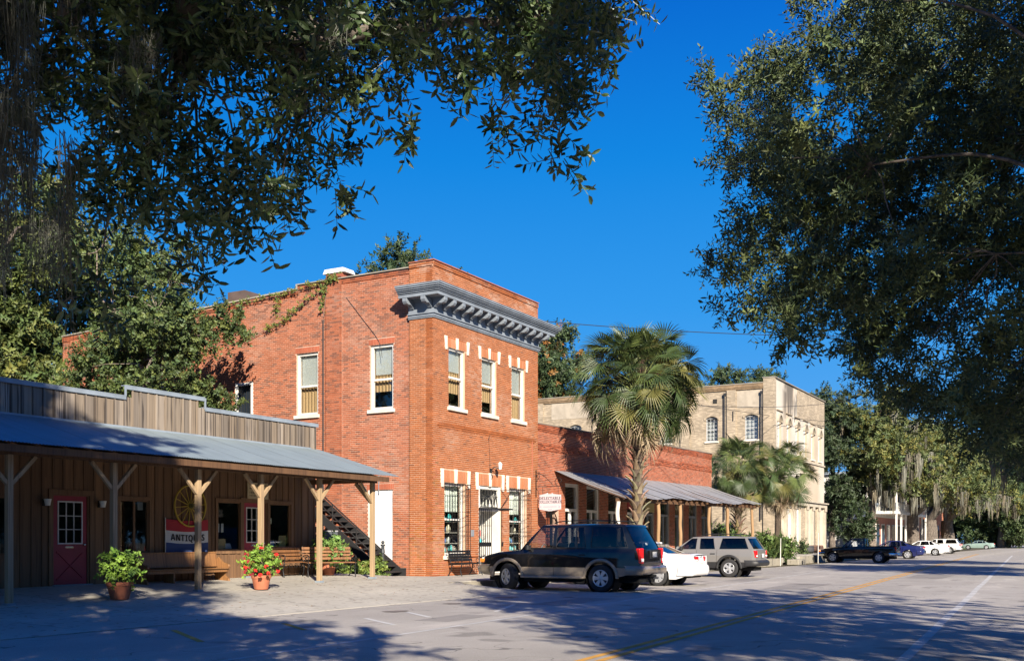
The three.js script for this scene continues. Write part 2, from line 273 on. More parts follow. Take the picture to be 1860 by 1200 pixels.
  const leafG = muv(new THREE.CircleGeometry(.04, 5));
  for (let i = 0; i < 900; i++) { const a = rnd(), x = a < .6 ? rr(24, 70) : rr(10, 26), z = a < .6 ? -16.4 + Math.abs(rr(-1, 1) * rr(0, 1)) * 2.2 : rr(-20.6, -14.2), y = a < .6 ? .008 : apronY(x, z) + .008; lf.push([TRS(x, y, z, QE(-Math.PI / 2 + rr(-.2, .2), rr(-.2, .2), rr(0, 6)), rr(.5, 1.1), rr(.3, .6), 1), col(rr(.12, .3), rr(.07, .14), rr(.03, .05))]); }
  inst('fallen_leaves', leafG, mat([1, 1, 1], .9), lf, scene); scene.children[scene.children.length - 1].userData.label = 'dry fallen leaves scattered along the kerb and the concrete apron'; scene.children[scene.children.length - 1].userData.category = 'leaves';
}
// ---------- timber antique shop with porch ----------
{
  reseed(21);
  const B = thing('timber_shop', 'low board and batten timber shop with grey tin porch roof and stepped false front', 'shop');
  const Z = -20.9, X0 = 5, X1 = 24.86, Y0 = .36;
  const stepTop = (x) => x > 17.72 && x < 20.26 ? 5.24 : 4.98;
  const openings = [[13.2, 14.55, 1.14, 2.42], [15.66, 16.67, .40, 2.50], [17.56, 18.45, 1.16, 2.46], [20.80, 21.70, 1.18, 2.52], [21.76, 22.73, .40, 2.54], [22.84, 23.74, 1.18, 2.52]];
  const boards = [];
  for (let x = X0; x < X1 - .05;) { const w = Math.min(rr(.24, .31), X1 - x); boards.push([x, x + w]); x += w; }
  const gCache = {};
  const boardGeo = (w, h, d, k) => { const key = [w.toFixed(2), h.toFixed(2), d, k].join(); return gCache[key] ??= muv(new THREE.BoxGeometry(w, h, d), k * .37 + rr(0, 5), k * 1.1); };
  const segs = (a, b, lo, hi) => {   // pieces of a board left over by the openings
    const cuts = [a, b]; for (const o of openings) for (const e of [o[0], o[1]]) if (e > a + .01 && e < b - .01) cuts.push(e); cuts.sort((p, q) => p - q);
    const out = []; for (let i = 0; i < cuts.length - 1; i++) { const m = (cuts[i] + cuts[i + 1]) / 2, o = openings.find((q) => m > q[0] && m < q[1]); if (!o) out.push([cuts[i], cuts[i + 1], lo, hi]); else { if (o[2] > lo + .05) out.push([cuts[i], cuts[i + 1], lo, o[2]]); if (o[3] < hi - .05) out.push([cuts[i], cuts[i + 1], o[3], hi]); } } return out;
  };
  boards.forEach(([a, b], i) => {
    for (const [p, q, lo, hi] of segs(a, b, Y0, 4.2)) { const m = part('wall_board', boardGeo(q - p - .004, hi - lo, .03, i % 5), M.brown[i % 7 === 2 ? 0 : (i * 5) % 3], B); m.position.set((p + q) / 2, (lo + hi) / 2, Z - .015); }
    const bx = b, o = openings.find((q) => bx > q[0] - .09 && bx < q[1] + .09);
    for (const [lo, hi] of o ? [[Y0, o[2] - .09], [o[3] + .10, 4.2]] : [[Y0, 4.2]]) if (hi - lo > .15) { const m = part('batten', boardGeo(.055, hi - lo, .02, 1), M.brown[(i * 3) % 3], B); m.position.set(bx, (lo + hi) / 2, Z + .012); }
    // false front boards, grey and weathered
    const top = Math.min(stepTop(a + .02), stepTop(b - .02)), f = part('false_front_board', boardGeo(b - a - .006, top - 4.16, .03, i % 5), M.grey[(i * 7 + (i >> 2)) % 4], B); f.position.set((a + b) / 2, (top + 4.16) / 2, Z + .02);
    const fb = part('false_front_batten', boardGeo(.05, Math.min(stepTop(bx - .03), stepTop(bx + .03)) - 4.18, .02, 2), M.grey[(i * 5 + 1) % 4], B); fb.position.set(bx, (Math.min(stepTop(bx - .03), stepTop(bx + .03)) + 4.18) / 2, Z + .045);
  });
  const cap = (x0, x1, y) => part('metal_cap', [bmm(x0, x1, y, y + .02, Z - .12, Z + .085), bmm(x0, x1, y - .085, y, Z + .06, Z + .082)], M.trim, B);
  cap(X0, 17.69, 4.99); cap(17.70, 20.27, 5.25); cap(20.285, X1 + .06, 4.99);
  part('metal_cap', [bmm(17.66, 17.695, 4.99, 5.25, Z + .05, Z + .09), bmm(20.275, 20.31, 4.94, 5.25, Z + .05, Z + .09)], M.trim, B);
  // shell behind the boards
  part('shell', [bmm(X0, X1, 4.10, 4.14, Z - 9, Z - .04), bmm(X0, X0 + .1, Y0, 4.9, Z - 9, Z - .06), bmm(X1 - .1, X1, Y0, 4.95, Z - 9, Z - .035), bmm(X0, X1, Y0, 4.1, Z - 9.1, Z - 9), bmm(X0, X1, 4.1, 4.95, Z - .10, Z - .035), bmm(X0, X1, Y0 - .05, Y0 + .04, Z - 9, Z - .06), bmm(X0, X1, Y0, 4.1, Z - 3.0, Z - 2.95)], M.room, B);
  // corrugated porch roof
  const pitch = .076, nW = 9, sheetW = pitch * nW, run = Math.hypot(2.98, .90), pos = [];
  for (let i = 0; i < nW * 6; i++) { const f = (k) => [k / 6 * pitch, .009 * Math.sin(k / 6 * Math.PI * 2)]; const [xa, ya] = f(i), [xb, yb] = f(i + 1); pos.push(xa, ya, 0, xa, ya, run, xb, yb, run, xa, ya, 0, xb, yb, run, xb, yb, 0); }
  const sg = new THREE.BufferGeometry(); sg.setAttribute('position', new THREE.Float32BufferAttribute(pos, 3)); sg.computeVertexNormals();
  const sheets = [muv(sg.clone()), muv(sg.clone(), 1.3, .7), muv(sg.clone(), .4, 2.1)];
  for (let k = 0, x = X0 - .2; x < 24.45; x += sheetW - .01, k++) { const s = part('roof_sheet', sheets[k % 3], M.tin, B); s.position.set(x, 4.22 + (k % 2) * .004, Z + .05); s.rotation.x = Math.atan2(.90, 2.98); }
  part('flashing', [bmm(X0, 24.6, 4.17, 4.26, Z + .052, Z + .07)], M.trim, B);
  // porch frame
  const PX = [8.0, 10.42, 12.84, 15.30, 17.70, 19.80, 22.06, 24.42];
  part('porch_beam', [bmm(X0, 24.58, 3.12, 3.31, -18.46, -18.34)], M.beam, B);
  part('fascia', [bmm(X0, 24.60, 3.14, 3.28, -17.96, -17.93)], M.beam, B);
  for (let x = X0 + .3; x < 24.6; x += .61) part('rafter', bar([x, 4.10, Z + .08], [x, 3.20, -17.97], .045, .12), M.beam, B);
  for (const x of PX) {
    const y0 = apronY(x, -18.4), p = part('porch_post', [rbox(.116, 3.12 - y0 - .03, .116, .008, x, (3.12 + y0 + .03) / 2, -18.4)], M.post, B);
    part('post_base', [bmm(x - .085, x + .085, y0 - .01, y0 + .045, -18.485, -18.315)], M.trim, p);
    for (const s of [-1, 1]) if (!(x > 24 && s > 0)) part('brace', [bar([x + s * .05, 2.56, -18.4], [x + s * .58, 3.115, -18.4], .072, .072)], M.post, p);
  }
  part('brace', [bar([24.42, 2.56, -18.46], [24.42, 3.115, -19.0], .085, .085)], M.post, B);
  part('brace', [bar([24.42, 3.2, -18.47], [24.42, 3.2, Z + .1], .10, .14)], M.beam, B);
  // windows and doors
  const trimM = M.brown[1];
  function shopWindow(o, mull) {
    const [a, b, lo, hi] = o, f = part('window', [bmm(a - .085, a, lo - .085, hi + .085, Z + .002, Z + .04), bmm(b, b + .085, lo - .085, hi + .085, Z + .002, Z + .04), bmm(a, b, hi, hi + .085, Z + .003, Z + .039), bmm(a, b, lo - .085, lo, Z + .003, Z + .039), bmm(a, a + .035, lo, hi, Z - .07, Z - .002), bmm(b - .035, b, lo, hi, Z - .07, Z - .002), bmm(a + .035, b - .035, hi - .035, hi, Z - .07, Z - .002), bmm(a + .035, b - .035, lo, lo + .035, Z - .07, Z - .002)], trimM, B);
    part('pane', [bmm(a + .035, b - .035, lo + .035, hi - .035, Z - .045, Z - .039)], M.glass, f);
    if (mull) part('mullion', [bmm(mull - .03, mull + .03, lo + .035, hi - .035, Z - .06, Z - .02)], trimM, f);
    part('display_shelf', [bmm(a - .1, b + .1, lo - .06, lo - .02, Z - .7, Z - .09)], M.room, f);
    return f;
  }
  const wins = [shopWindow(openings[0]), shopWindow(openings[2], 18.02), shopWindow(openings[3]), shopWindow(openings[5])];
  const card = (f, x, y, w, h, c, dz = -.16, tilt = 0) => part('display_card', [rbox(w, h, .015, .004, x, y, Z + dz, tilt, 0, 0)], mat(c, .8), f);
  card(wins[0], 14.3, 1.34, .36, .36, [.22, .36, .38]); card(wins[0], 14.25, 2.15, .42, .34, [.10, .22, .17]);
  card(wins[1], 18.32, 2.32, .17, .2, [.35, .36, .34]); card(wins[2], 21.1, 1.36, .33, .28, [.36, .27, .12]); card(wins[2], 20.98, 1.8, .09, .24, [.5, .5, .46]); card(wins[2], 21.14, 1.8, .09, .24, [.5, .5, .46]); card(wins[2], 21.05, 2.2, .22, .22, [.12, .1, .08]);
  card(wins[2], 21.43, 1.30, .26, .16, [.5, .52, .55], -.25, -.4); card(wins[3], 23.56, 1.4, .30, .4, [.40, .32, .13]); card(wins[3], 23.05, 1.31, .3, .27, [.3, .36, .42]); card(wins[3], 23.02, 2.02, .17, .17, [.42, .44, .32]);
  for (const [x, c] of [[17.75, [.02, .02, .02]], [18.2, [.2, .02, .02]], [18.3, [.1, .1, .09]], [23.3, [.14, .09, .05]]]) part('display_vase', [muv(place(new THREE.LatheGeometry([[0, 0], [.06, 0], [.1, .1], [.09, .2], [.04, .28], [.06, .34]].map((p) => new THREE.Vector2(...p)), 10), x, 1.14, Z - .3))], mat(c, .4), x > 20 ? wins[3] : wins[1]);
  function redDoor(a, b, y0) {
    const w = b - a - .1, c = (a + b) / 2, top = y0 + 2.05, d = part('door', [bmm(c - w / 2, c + w / 2, y0, y0 + .94, Z - .07, Z - .025), bmm(c - w / 2, c - w * .34, y0 + .94, top, Z - .07, Z - .025), bmm(c + w * .34, c + w / 2, y0 + .94, top, Z - .07, Z - .025), bmm(c - w * .34, c + w * .34, top - .14, top, Z - .07, Z - .025)], M.red, B);
    part('door_frame', [bmm(a - .1, a, Y0, top + .14, Z + .002, Z + .042), bmm(b, b + .1, Y0, top + .14, Z + .002, Z + .042), bmm(a, b, top + .02, top + .14, Z + .003, Z + .043), bmm(a, a + .045, Y0, top + .02, Z - .08, Z), bmm(b - .045, b, Y0, top + .02, Z - .08, Z), bmm(a + .045, b - .045, top, top + .018, Z - .08, Z)], trimM, d);
    const gx0 = c - w * .34, gx1 = c + w * .34, gy0 = y0 + .96, gy1 = top - .15, bars = [bmm(gx0, gx1, gy0 - .03, gy0, Z - .04, Z - .012), bmm(gx0, gx1, gy1, gy1 + .03, Z - .04, Z - .012), bmm(gx0 - .03, gx0, gy0 - .03, gy1 + .03, Z - .04, Z - .011), bmm(gx1, gx1 + .03, gy0 - .03, gy1 + .03, Z - .04, Z - .011)];
    for (const k of [1 / 3, 2 / 3]) { bars.push(bmm(lerp(gx0, gx1, k) - .009, lerp(gx0, gx1, k) + .009, gy0, gy1, Z - .04, Z - .014), bmm(gx0, gx1, lerp(gy0, gy1, k) - .009, lerp(gy0, gy1, k) + .009, Z - .04, Z - .015)); }
    part('glazing_bar', bars, M.white, d);
    for (let i = 0; i < 3; i++) for (let j = 0; j < 3; j++) part('pane', [bmm(lerp(gx0, gx1, i / 3) + .01, lerp(gx0, gx1, (i + 1) / 3) - .01, lerp(gy0, gy1, j / 3) + .01, lerp(gy0, gy1, (j + 1) / 3) - .01, Z - .034, Z - .03)], M.glass, d);
    part('mail_slot', [rbox(.21, .045, .012, .004, c - .02, y0 + .86, Z - .02)], M.chrome, d);
    part('door_knob', [sph(.032, b - .13, y0 + .92, Z + .01, 10, 8), cyl(.012, .012, .05, b - .13, y0 + .92, Z - .01, 8, Math.PI / 2)], M.chrome, d);
    const pl = [bar([c - w * .36, y0 + .14, Z - .02], [c + w * .36, y0 + .72, Z - .02], .03, .010), bar([c + w * .36, y0 + .14, Z - .018], [c - w * .36, y0 + .72, Z - .018], .03, .010), bmm(c - w * .4, c + w * .4, y0 + .72, y0 + .77, Z - .025, Z - .008), bmm(c - w * .4, c + w * .4, y0 + .09, y0 + .14, Z - .025, Z - .008)];
    part('cross_brace', pl, M.red, d);
    part('threshold', [bmm(a - .02, b + .02, Y0 - .02, y0 - .004, Z - .08, Z + .12)], M.trim, d);
  }
  redDoor(15.66, 16.67, .44); redDoor(21.76, 22.73, .46);
  for (const x of [15.42, 16.92]) { const l = part('wall_lamp', [bmm(x - .04, x + .04, 2.24, 2.40, Z + .04, Z + .07), bar([x, 2.32, Z + .06], [x, 2.30, Z + .17], .025)], M.iron, B); part('shade', [cyl(.055, .085, .15, x, 2.32, Z + .18, 10)], mat([.7, .68, .6], .6), l); }
}
// ---------- brickwork ----------
const frameZ = (z) => ({ p: [0, 0, z], r: 0 }), frameS = (s) => ({ p: [s, 0, 0], r: -Math.PI / 2 });
const setF = (o, f) => { o.position.set(...f.p); o.rotation.y = f.r; return o; };
const brickGeo = muv(new THREE.BoxGeometry(1, .0555, .06));
brickGeo.translate(0, 0, -.024);
function layBricks(u0, u1, y0, y1, opts) {   // running bond in the wall's own plane: list of {u, y, L, w, c}
  const { holes = [], top = () => y1, out = () => 0, tone, pitch = .0705, L = .212 } = opts, list = [];
  for (let r = 0, y = y0 + pitch / 2; y < y1 - .02; y += pitch, r++) for (let u = u0 - (r % 2) * L / 2; u < u1 - .01; u += L) {
    let a = Math.max(u, u0), b = Math.min(u + L, u1);
    for (const h of holes) if (y > h[2] - .01 && y < h[3] + .01) { if (a >= h[0] - .005 && b <= h[1] + .005) b = a; else if (a < h[0] && b > h[0] && b <= h[1] + L) b = h[0]; else if (a >= h[0] && a < h[1] && b > h[1]) a = h[1]; }
    if (b - a < .05 || y > top((a + b) / 2) - .02) continue;
    list.push({ u: (a + b) / 2, y, L: b - a - .011, w: out((a + b) / 2, y) + rr(-.0025, .0025), c: tone((a + b) / 2, y) });
  }
  return list;
}
const toneMats = {};
function putBricks(list, f, parent, nMesh = 0, near) {
  let rest = list;
  if (nMesh) {
    const s = [...list].sort((a, b) => near(a) - near(b)); rest = s.slice(nMesh);
    for (const b of s.slice(0, nMesh)) { const k = [Math.round(b.c.r * 24) / 24, Math.round(b.c.g * 40) / 40, Math.round(b.c.b * 60) / 60], m = toneMats[k.join()] ??= mat(k, .88, { map: T.grime, bumpMap: T.bump, bumpScale: .004 }); const o = part('brick', brickGeo, m, parent); setF(o, f); o.updateMatrix(); o.position.copy(V(b.u, b.y, b.w).applyMatrix4(o.matrix)); o.scale.set(b.L, 1, 1); }
  }
  setF(inst('brick_courses', brickGeo, M.brick, rest.map((b) => [TRS(b.u, b.y, b.w, Q0, b.L, 1, 1), b.c]), parent), f);
}
const wallSlab = (u0, u1, y0, y1, holes, depth = .28, top) => { const o = top ? [[u0, y0], [u1, y0], ...top] : rect(u0, u1, y0, y1); const g = extr(o, depth, 0, holes.map((h) => rect(h[0], h[1], h[2], h[3]))); g.translate(0, 0, -depth); return g; };
function sashWindow(parent, f, a, b, lo, hi, o = {}) {
  const d = o.depth ?? -.10, fw = o.fw ?? .07, mid = o.mid ?? (lo + hi) / 2, fm = o.mat ?? M.white;
  const w = setF(part('window', [bmm(a, a + fw, lo, hi, d - .07, d + .03), bmm(b - fw, b, lo, hi, d - .07, d + .03), bmm(a + fw, b - fw, hi - fw, hi, d - .07, d + .028), bmm(a + fw, b - fw, lo, lo + fw, d - .07, d + .028), bmm(a + fw, b - fw, mid - .035, mid + .035, d - .05, d + .012)], fm, parent), f);
  part('pane', [bmm(a + fw, b - fw, lo + fw, mid - .035, d - .03, d - .025)], o.glass ?? M.glass, w); part('pane', [bmm(a + fw, b - fw, mid + .035, hi - fw, d - .012, d - .007)], o.glass ?? M.glass, w);
  if (o.bars) { const g = []; for (let i = 1; i < o.bars[0]; i++) g.push(bmm(lerp(a + fw, b - fw, i / o.bars[0]) - .012, lerp(a + fw, b - fw, i / o.bars[0]) + .012, lo + fw, hi - fw, d - .04, d + .006)); for (let j = 1; j < o.bars[1]; j++) { const y = lerp(lo, hi, j / o.bars[1]); if (Math.abs(y - mid) > .08) g.push(bmm(a + fw, b - fw, y - .012, y + .012, d - .04, d + .007)); } part('glazing_bar', g, fm, w); }
  if (o.blind) { const g = [], y0 = lerp(hi, lo, o.blind); for (let y = hi - fw; y > y0; y -= .045) g.push(box(b - a - 2 * fw - .02, .042, .004, (a + b) / 2, y - .02, d - .11, .5, 0, 0)); part('blind', g, M.blind, w); }
  if (o.curtain) { const g = [], n = 14, y0 = lo + fw + (o.cLift ?? 0); for (let i = 0; i < n; i++) g.push(box((b - a) / n, hi - lo - .1 - (o.cLift ?? 0), .01, lerp(a, b, (i + .5) / n), (y0 + hi - fw) / 2, d - .18 - (i % 2) * .02, 0, i % 2 ? .5 : -.5, 0)); part('curtain', g, M.curtain, w); }
  if (o.sill !== false) part('sill', [rbox(b - a + .16, .13, .22, .012, (a + b) / 2, lo - .065, -.02)], M.stone, w);
  return w;
}
// ---------- two-storey brick bank ----------
{
  reseed(31);
  const B = thing('brick_bank', 'tall two-storey red brick corner building with grey bracketed cornice and barred shopfront', 'building');
  const S0 = 29.85, S1 = 37.47, ZF = -19.9, SS = 29.92, Y0 = .16;
  const eff = (u, y) => sstep(.56, .82, free(u * .55 + 3, y * .8 + 9, 31)) * .8;
  const tF = (u, y) => { const t = rnd(), e = eff(u, y) * rnd() * .55 + (y > 10.2 ? sstep(.5, .8, free(u * 1.2, y * 2.4, 44)) * rnd() * .8 : 0), k = .80 + .32 * t * t; const c = [.37 * k, .106 * k, .027 * k]; if (t < .03) { c[0] *= .7; c[1] *= .75; } return col(lerp(c[0], .50, e), lerp(c[1], .31, e), lerp(c[2], .22, e)); };
  const tS = (u, y) => { const t = rnd(), e = sstep(.55, .8, free(u * .5, y * .7, 61)) * rnd() * .45, k = .78 + .40 * t, dk = rnd() < .12 + .25 * sstep(.45, .7, free(u * .4 + 7, y * 1.5, 71)) ? .6 : 1; const c = [.365 * k * dk, .105 * k * (dk < 1 ? .68 : 1), .044 * k * (dk < 1 ? .85 : 1)]; return col(lerp(c[0], .45, e), lerp(c[1], .28, e), lerp(c[2], .21, e)); };
  const fh = [[30.80, 31.88, 6.14, 8.22], [33.06, 34.12, 6.14, 8.22], [35.30, 36.34, 6.14, 8.22], [30.54, 31.96, .78, 3.48], [32.84, 34.46, .16, 3.48], [35.12, 36.54, .78, 3.48]];
  const lint = [[30.56, 32.12, 8.22, 8.56], [32.83, 34.35, 8.22, 8.56], [35.08, 36.56, 8.22, 8.56], [30.30, 32.20, 3.48, 3.92], [32.62, 34.68, 3.48, 3.92], [34.88, 36.78, 3.48, 3.92]];
  const fout = (u, y) => (y > 10.86 ? .035 : 0) + (u > 30.12 && u < 37.2 && y > 5.34 && y < 5.56 ? [.012, .03, .012, 0][Math.floor((y - 5.34) / .0705)] ?? 0 : 0);
  // front
  const slab = (o) => o;
  setF(part('wall', slab(wallSlab(S0 + .01, S1 - .01, Y0, 11.04, fh)), M.mortar, B), frameZ(ZF));
  putBricks(layBricks(S0, S1, Y0 + .06, 11.05, { holes: [...fh, ...lint], out: fout, tone: tF }), frameZ(ZF), B, 190, (b) => b.u * 1.2 + Math.abs(b.y - 1.5) * .35);
  // left return of the front
  setF(part('wall', wallSlab(-20.9, ZF - .30, Y0, 11.03, []), M.mortar, B), frameS(S0));
  putBricks(layBricks(-20.9, ZF, Y0 + .06, 11.05, { out: (u, y) => y > 10.86 ? .035 : 0, tone: tF }), frameS(S0), B, 110, (b) => -b.u * .6 + Math.abs(b.y - 1.5));
  // long side wall
  const sh = [[-22.64, -21.63, 6.08, 8.37], [-26.04, -25.02, 6.08, 8.37], [-29.1, -28.2, 5.4, 7.5], [-33.3, -32.4, 6.0, 7.7], [-36.9, -36.0, 6.0, 7.7], [-22.72, -21.66, .16, 3.24]];
  const topS = (u) => u > -25.98 ? 10.90 : table([[-39.2, 10.24], [-33, 10.45], [-25.98, 10.74]], u);
  const sl = [[-24.62, -24.4, 0, 0]];
  setF(part('wall', wallSlab(-39.2, -20.88, Y0, 10.9, sh, .3, [[-20.88, 10.89], [-25.98, 10.89], [-25.98, 10.73], [-33, 10.44], [-39.2, 10.23]]), M.mortarSide, B), frameS(SS));
  const archS = sh.slice(0, 2).map((h) => [h[0] - .06, h[1] + .06, h[3], h[3] + .22]).concat([[-22.78, -21.6, 3.24, 3.46]]);
  putBricks(layBricks(-39.2, -20.9, Y0 + .06, 10.92, { holes: [...sh, ...archS, [-24.63, -23.90, 0, 11]], top: topS, tone: tS, out: (u, y) => y > topS(u) - .2 ? .03 : 0 }).concat(layBricks(-24.63, -23.90, Y0 + .06, 10.9, { tone: tS, out: () => .065 })), frameS(SS), B);
  for (const h of archS) { const g = [], n = Math.round((h[1] - h[0]) / .072); for (let i = 0; i < n; i++) g.push(box(.06, .2, .06, lerp(h[0], h[1], (i + .5) / n), (h[2] + h[3]) / 2, -.022 + rr(-.003, .003), 0, 0, 0)); setF(part('soldier_course', g, mat([.36, .095, .045], .88, { map: T.grime }), B), frameS(SS)); }
  setF(part('pilaster', [bmm(-24.6, -23.93, Y0, 10.86, -.02, .06)], M.mortarSide, B), frameS(SS));
  // back, right side, roof
  part('shell', [bmm(SS + .3, S1, Y0, 10.2, -39.2, -38.9), bmm(S1 - .3, S1 - .02, Y0, 10.9, -38.9, ZF - .29), bmm(SS + .3, S1 - .3, 10.0, 10.1, -38.9, ZF - .29), bmm(SS + .3, S1 - .3, 4.6, 4.8, -38.9, ZF - .29), bmm(SS + .3, S1 - .3, Y0, Y0 + .08, -38.9, ZF - .29), bmm(SS + .3, S1 - .3, Y0, 10, -24.4, -24.3)], M.room, B);
  // coping of mossy stone along the side parapet
  setF(part('coping', [extr([[-20.92, 10.91], [-25.97, 10.91], [-25.97, 10.75], [-39.2, 10.25], [-39.2, 10.30], [-26.03, 10.80], [-26.03, 10.95], [-20.92, 10.95]], .34)], mat([.30, .27, .22], .95, { map: T.grime }), B), frameS(SS)).translateZ(-.27);
  part('coping', [bmm(S0 - .045, S1 + .04, 11.05, 11.085, ZF - .35, ZF + .045), bmm(S0 - .045, S0 + .3, 11.05, 11.085, -20.92, ZF - .352)], mat([.34, .12, .07], .95, { map: T.grime }), B);
  // cornice: stacked mouldings that run along the front and return round the corner
  const ring = (p, y0, y1, zb = -20.92) => bmm(S0 - p, S1 + p, y0, y1, zb - (p > .2 ? .08 : 0), ZF + p);
  part('architrave', [ring(.045, 9.09, 9.14), ring(.075, 9.14, 9.19), ring(.055, 9.19, 9.23), ring(.10, 9.23, 9.27)], M.cornice, B);
  part('frieze', [ring(.03, 9.27, 9.72)], M.cornice, B);
  part('bed_moulding', [ring(.07, 9.66, 9.70), ring(.11, 9.70, 9.74)], M.cornice, B);
  const co = part('cornice', [ring(.52, 9.74, 9.86), ring(.56, 9.86, 9.90), ring(.60, 9.90, 9.95), ring(.655, 9.95, 10.00), ring(.70, 10.0, 10.05), ring(.73, 10.05, 10.10)], M.cornice, B);
  part('cornice_flashing', [bmm(S0 - .745, S1 + .745, 10.10, 10.118, -21.01, ZF + .745)], M.trim, co);
  const brk = extr([[0, .02], [0, .20], [.47, .20], [.47, .10], [.42, .03], [.34, .0], [.22, .02], [.12, -.03], [.05, -.1]], .17, .008);
  for (let i = 0; i < 14; i++) { const b = part('bracket', brk, M.cornice, B); b.position.set(lerp(S0 + .02, S1 - .02, i / 13) + .085, 9.53, ZF + .03); b.rotation.y = -Math.PI / 2; }
  for (const z of [-20.0, -20.75]) { const b = part('bracket', brk, M.cornice, B); b.position.set(S0 - .03, 9.53, z - .085); b.rotation.y = Math.PI; b.position.z += .17; }
  // splayed lintels: pale end blocks and keystone with soldier bricks between
  lint.forEach((l, k) => {
    const up = k < 3, h = fh[k], y0 = l[2] - (up ? .10 : .16), y1 = l[3] + (up ? .02 : .02), kw = up ? .065 : .09, c = (l[0] + l[1]) / 2, sol = [], n = Math.round((l[1] - l[0]) / .072);
    for (let i = 0; i < n; i++) sol.push(box(.049, l[3] - l[2] - .02, .06, lerp(l[0], l[1], (i + .5) / n), (l[2] + l[3]) / 2, -.022 + rr(-.004, .004), 0, 0, (lerp(-1, 1, (i + .5) / n)) * -.12));
    const s = setF(part('soldier_course', sol, mat([.40, .14, .055], .88, { map: T.grime }), B), frameZ(ZF));
    part('keystone', [extr([[c - kw * .65, l[2] - .01], [c + kw * .65, l[2] - .01], [c + kw, y1 + .02], [c - kw, y1 + .02]], .07, .006).translate(0, 0, -.03)], M.stone, s);
    const ew = up ? .115 : .145;
    for (const e of [-1, 1]) { const xo = e < 0 ? l[0] : l[1], xi = xo - e * ew; part('end_block', [extr([[xi + e * .00, y0], [xo - e * .03, y0], [xo + e * (up ? .03 : .01), y1], [xi - e * .0, y1]].sort((a, b) => 0), .07, .006).translate(0, 0, -.03)], M.stone, s); }
  });
  // windows
  sashWindow(B, frameZ(ZF), ...fh[0], { blind: .36, curtain: 1, cLift: .5, mid: 7.2 }); sashWindow(B, frameZ(ZF), ...fh[1], { blind: .42, curtain: 1, cLift: .45, mid: 7.2 }); sashWindow(B, frameZ(ZF), ...fh[2], { blind: .5, curtain: 1, mid: 7.15 });
  sashWindow(B, frameS(SS), ...sh[0], { blind: .44, curtain: 1, cLift: .62, mid: 7.15, fw: .09 }); sashWindow(B, frameS(SS), ...sh[1], { blind: .52, curtain: 1, mid: 7.15, fw: .09 });
  for (const k of [3, 4]) sashWindow(B, frameS(SS), ...sh[k], { mid: 6.85 });
  { const h = sh[2], d = setF(part('upper_door', [bmm(h[0], h[0] + .1, h[2], h[3], -.1, .02), bmm(h[1] - .1, h[1], h[2], h[3], -.1, .02), bmm(h[0] + .1, h[1] - .1, h[3] - .1, h[3], -.1, .02)], M.white, B), frameS(SS)); const g = []; for (let i = 0; i <= 5; i++) g.push(bmm(lerp(h[0] + .12, h[1] - .12, i / 5) - .012, lerp(h[0] + .12, h[1] - .12, i / 5) + .012, h[2], h[3] - .1, -.07, -.05)); part('door_bar', g, M.steel, d); part('panel', [bmm(h[0] + .1, h[1] - .1, h[2], h[3] - .1, -.12, -.09)], mat([.012, .02, .03], .4), d); }
  { const h = sh[5]; const d = setF(part('side_door', [bmm(h[0] + .08, h[1], h[2] + .04, h[3], -.10, -.05)], mat([.80, .79, .76], .6, { map: T.grime }), B), frameS(SS)); part('door_frame', [bmm(h[0], h[0] + .08, h[2], h[3], -.12, .01)], M.white, d); part('drip', [bmm(-22.26, -22.24, 3.1, 3.75, .0, .03)], M.trim, d); }
  // barred shop windows: frame, shelves with stock, iron cage
  const cage = (parent, a, b, lo, hi, out, n) => {
    const g = []; for (let i = 0; i <= n; i++) { const x = lerp(a, b, i / n); g.push(bar([x, lo, out], [x, hi, out], .016)); }
    for (const y of [lo + .04, lerp(lo, hi, .5), lerp(lo, hi, .62), hi - .04]) g.push(bar([a, y, out], [b, y, out], .022, .012));
    for (const x of [a, b]) for (const y of [lo + .04, hi - .02]) g.push(bar([x, y, out], [x, y, 0], .02));
    for (let i = 0; i < n; i++) { const x = lerp(a, b, (i + .5) / n); for (const y of [lerp(lo, hi, .84), lerp(lo, hi, .30)]) { g.push(muv(place(new THREE.TorusGeometry(.035, .007, 4, 10), x, y, out)), muv(place(new THREE.TorusGeometry(.035, .007, 4, 10), x, y + .16, out))); } }
    return setF(part('window_grille', g, M.iron, parent), frameZ(ZF));
  };
  const stockM = [[.05, .42, .42], [.55, .55, .5], [.10, .2, .45], [.4, .12, .1], [.6, .55, .4], [.2, .5, .5], [.45, .4, .3]].map((c) => mat(c, .35));
  for (const k of [3, 5]) {
    const h = fh[k], w = sashWindow(B, frameZ(ZF), h[0], h[1], h[2] + .14, h[3], { depth: -.16, fw: .10, mid: 2.2, sill: true });
    const sheer = []; for (let i = 0; i < 22; i++) sheer.push(box((h[1] - h[0]) / 22 + .01, .95, .006, lerp(h[0], h[1], (i + .5) / 22), 2.95, -.36 - (i % 2) * .015, 0, i % 2 ? .35 : -.35, 0)); part('sheer_curtain', sheer, mat([.66, .70, .60], .9), w);
    for (const y of [1.02, 1.36, 1.74, 2.12]) part('shelf', [bmm(h[0] + .1, h[1] - .1, y - .02, y, -.62, -.28)], M.cream, w);
    for (let i = 0; i < 26; i++) { const y = pick([1.02, 1.02, 1.36, 1.74, 2.12]), x = rr(h[0] + .16, h[1] - .16), s = rr(.045, .1); part('ornament', [muv(place(new THREE.LatheGeometry([[0, 0], [s * .7, 0], [s, s * 1.1], [s * .8, s * 2.2], [s * .35, s * 2.7], [s * .45, s * 3]].map((p) => new THREE.Vector2(...p)), 9), x, y, rr(-.5, -.34)))], pick(stockM), w); }
    cage(B, h[0] + .02, h[1] - .02, h[2] + .05, h[3] - .02, .20, 8);
  }
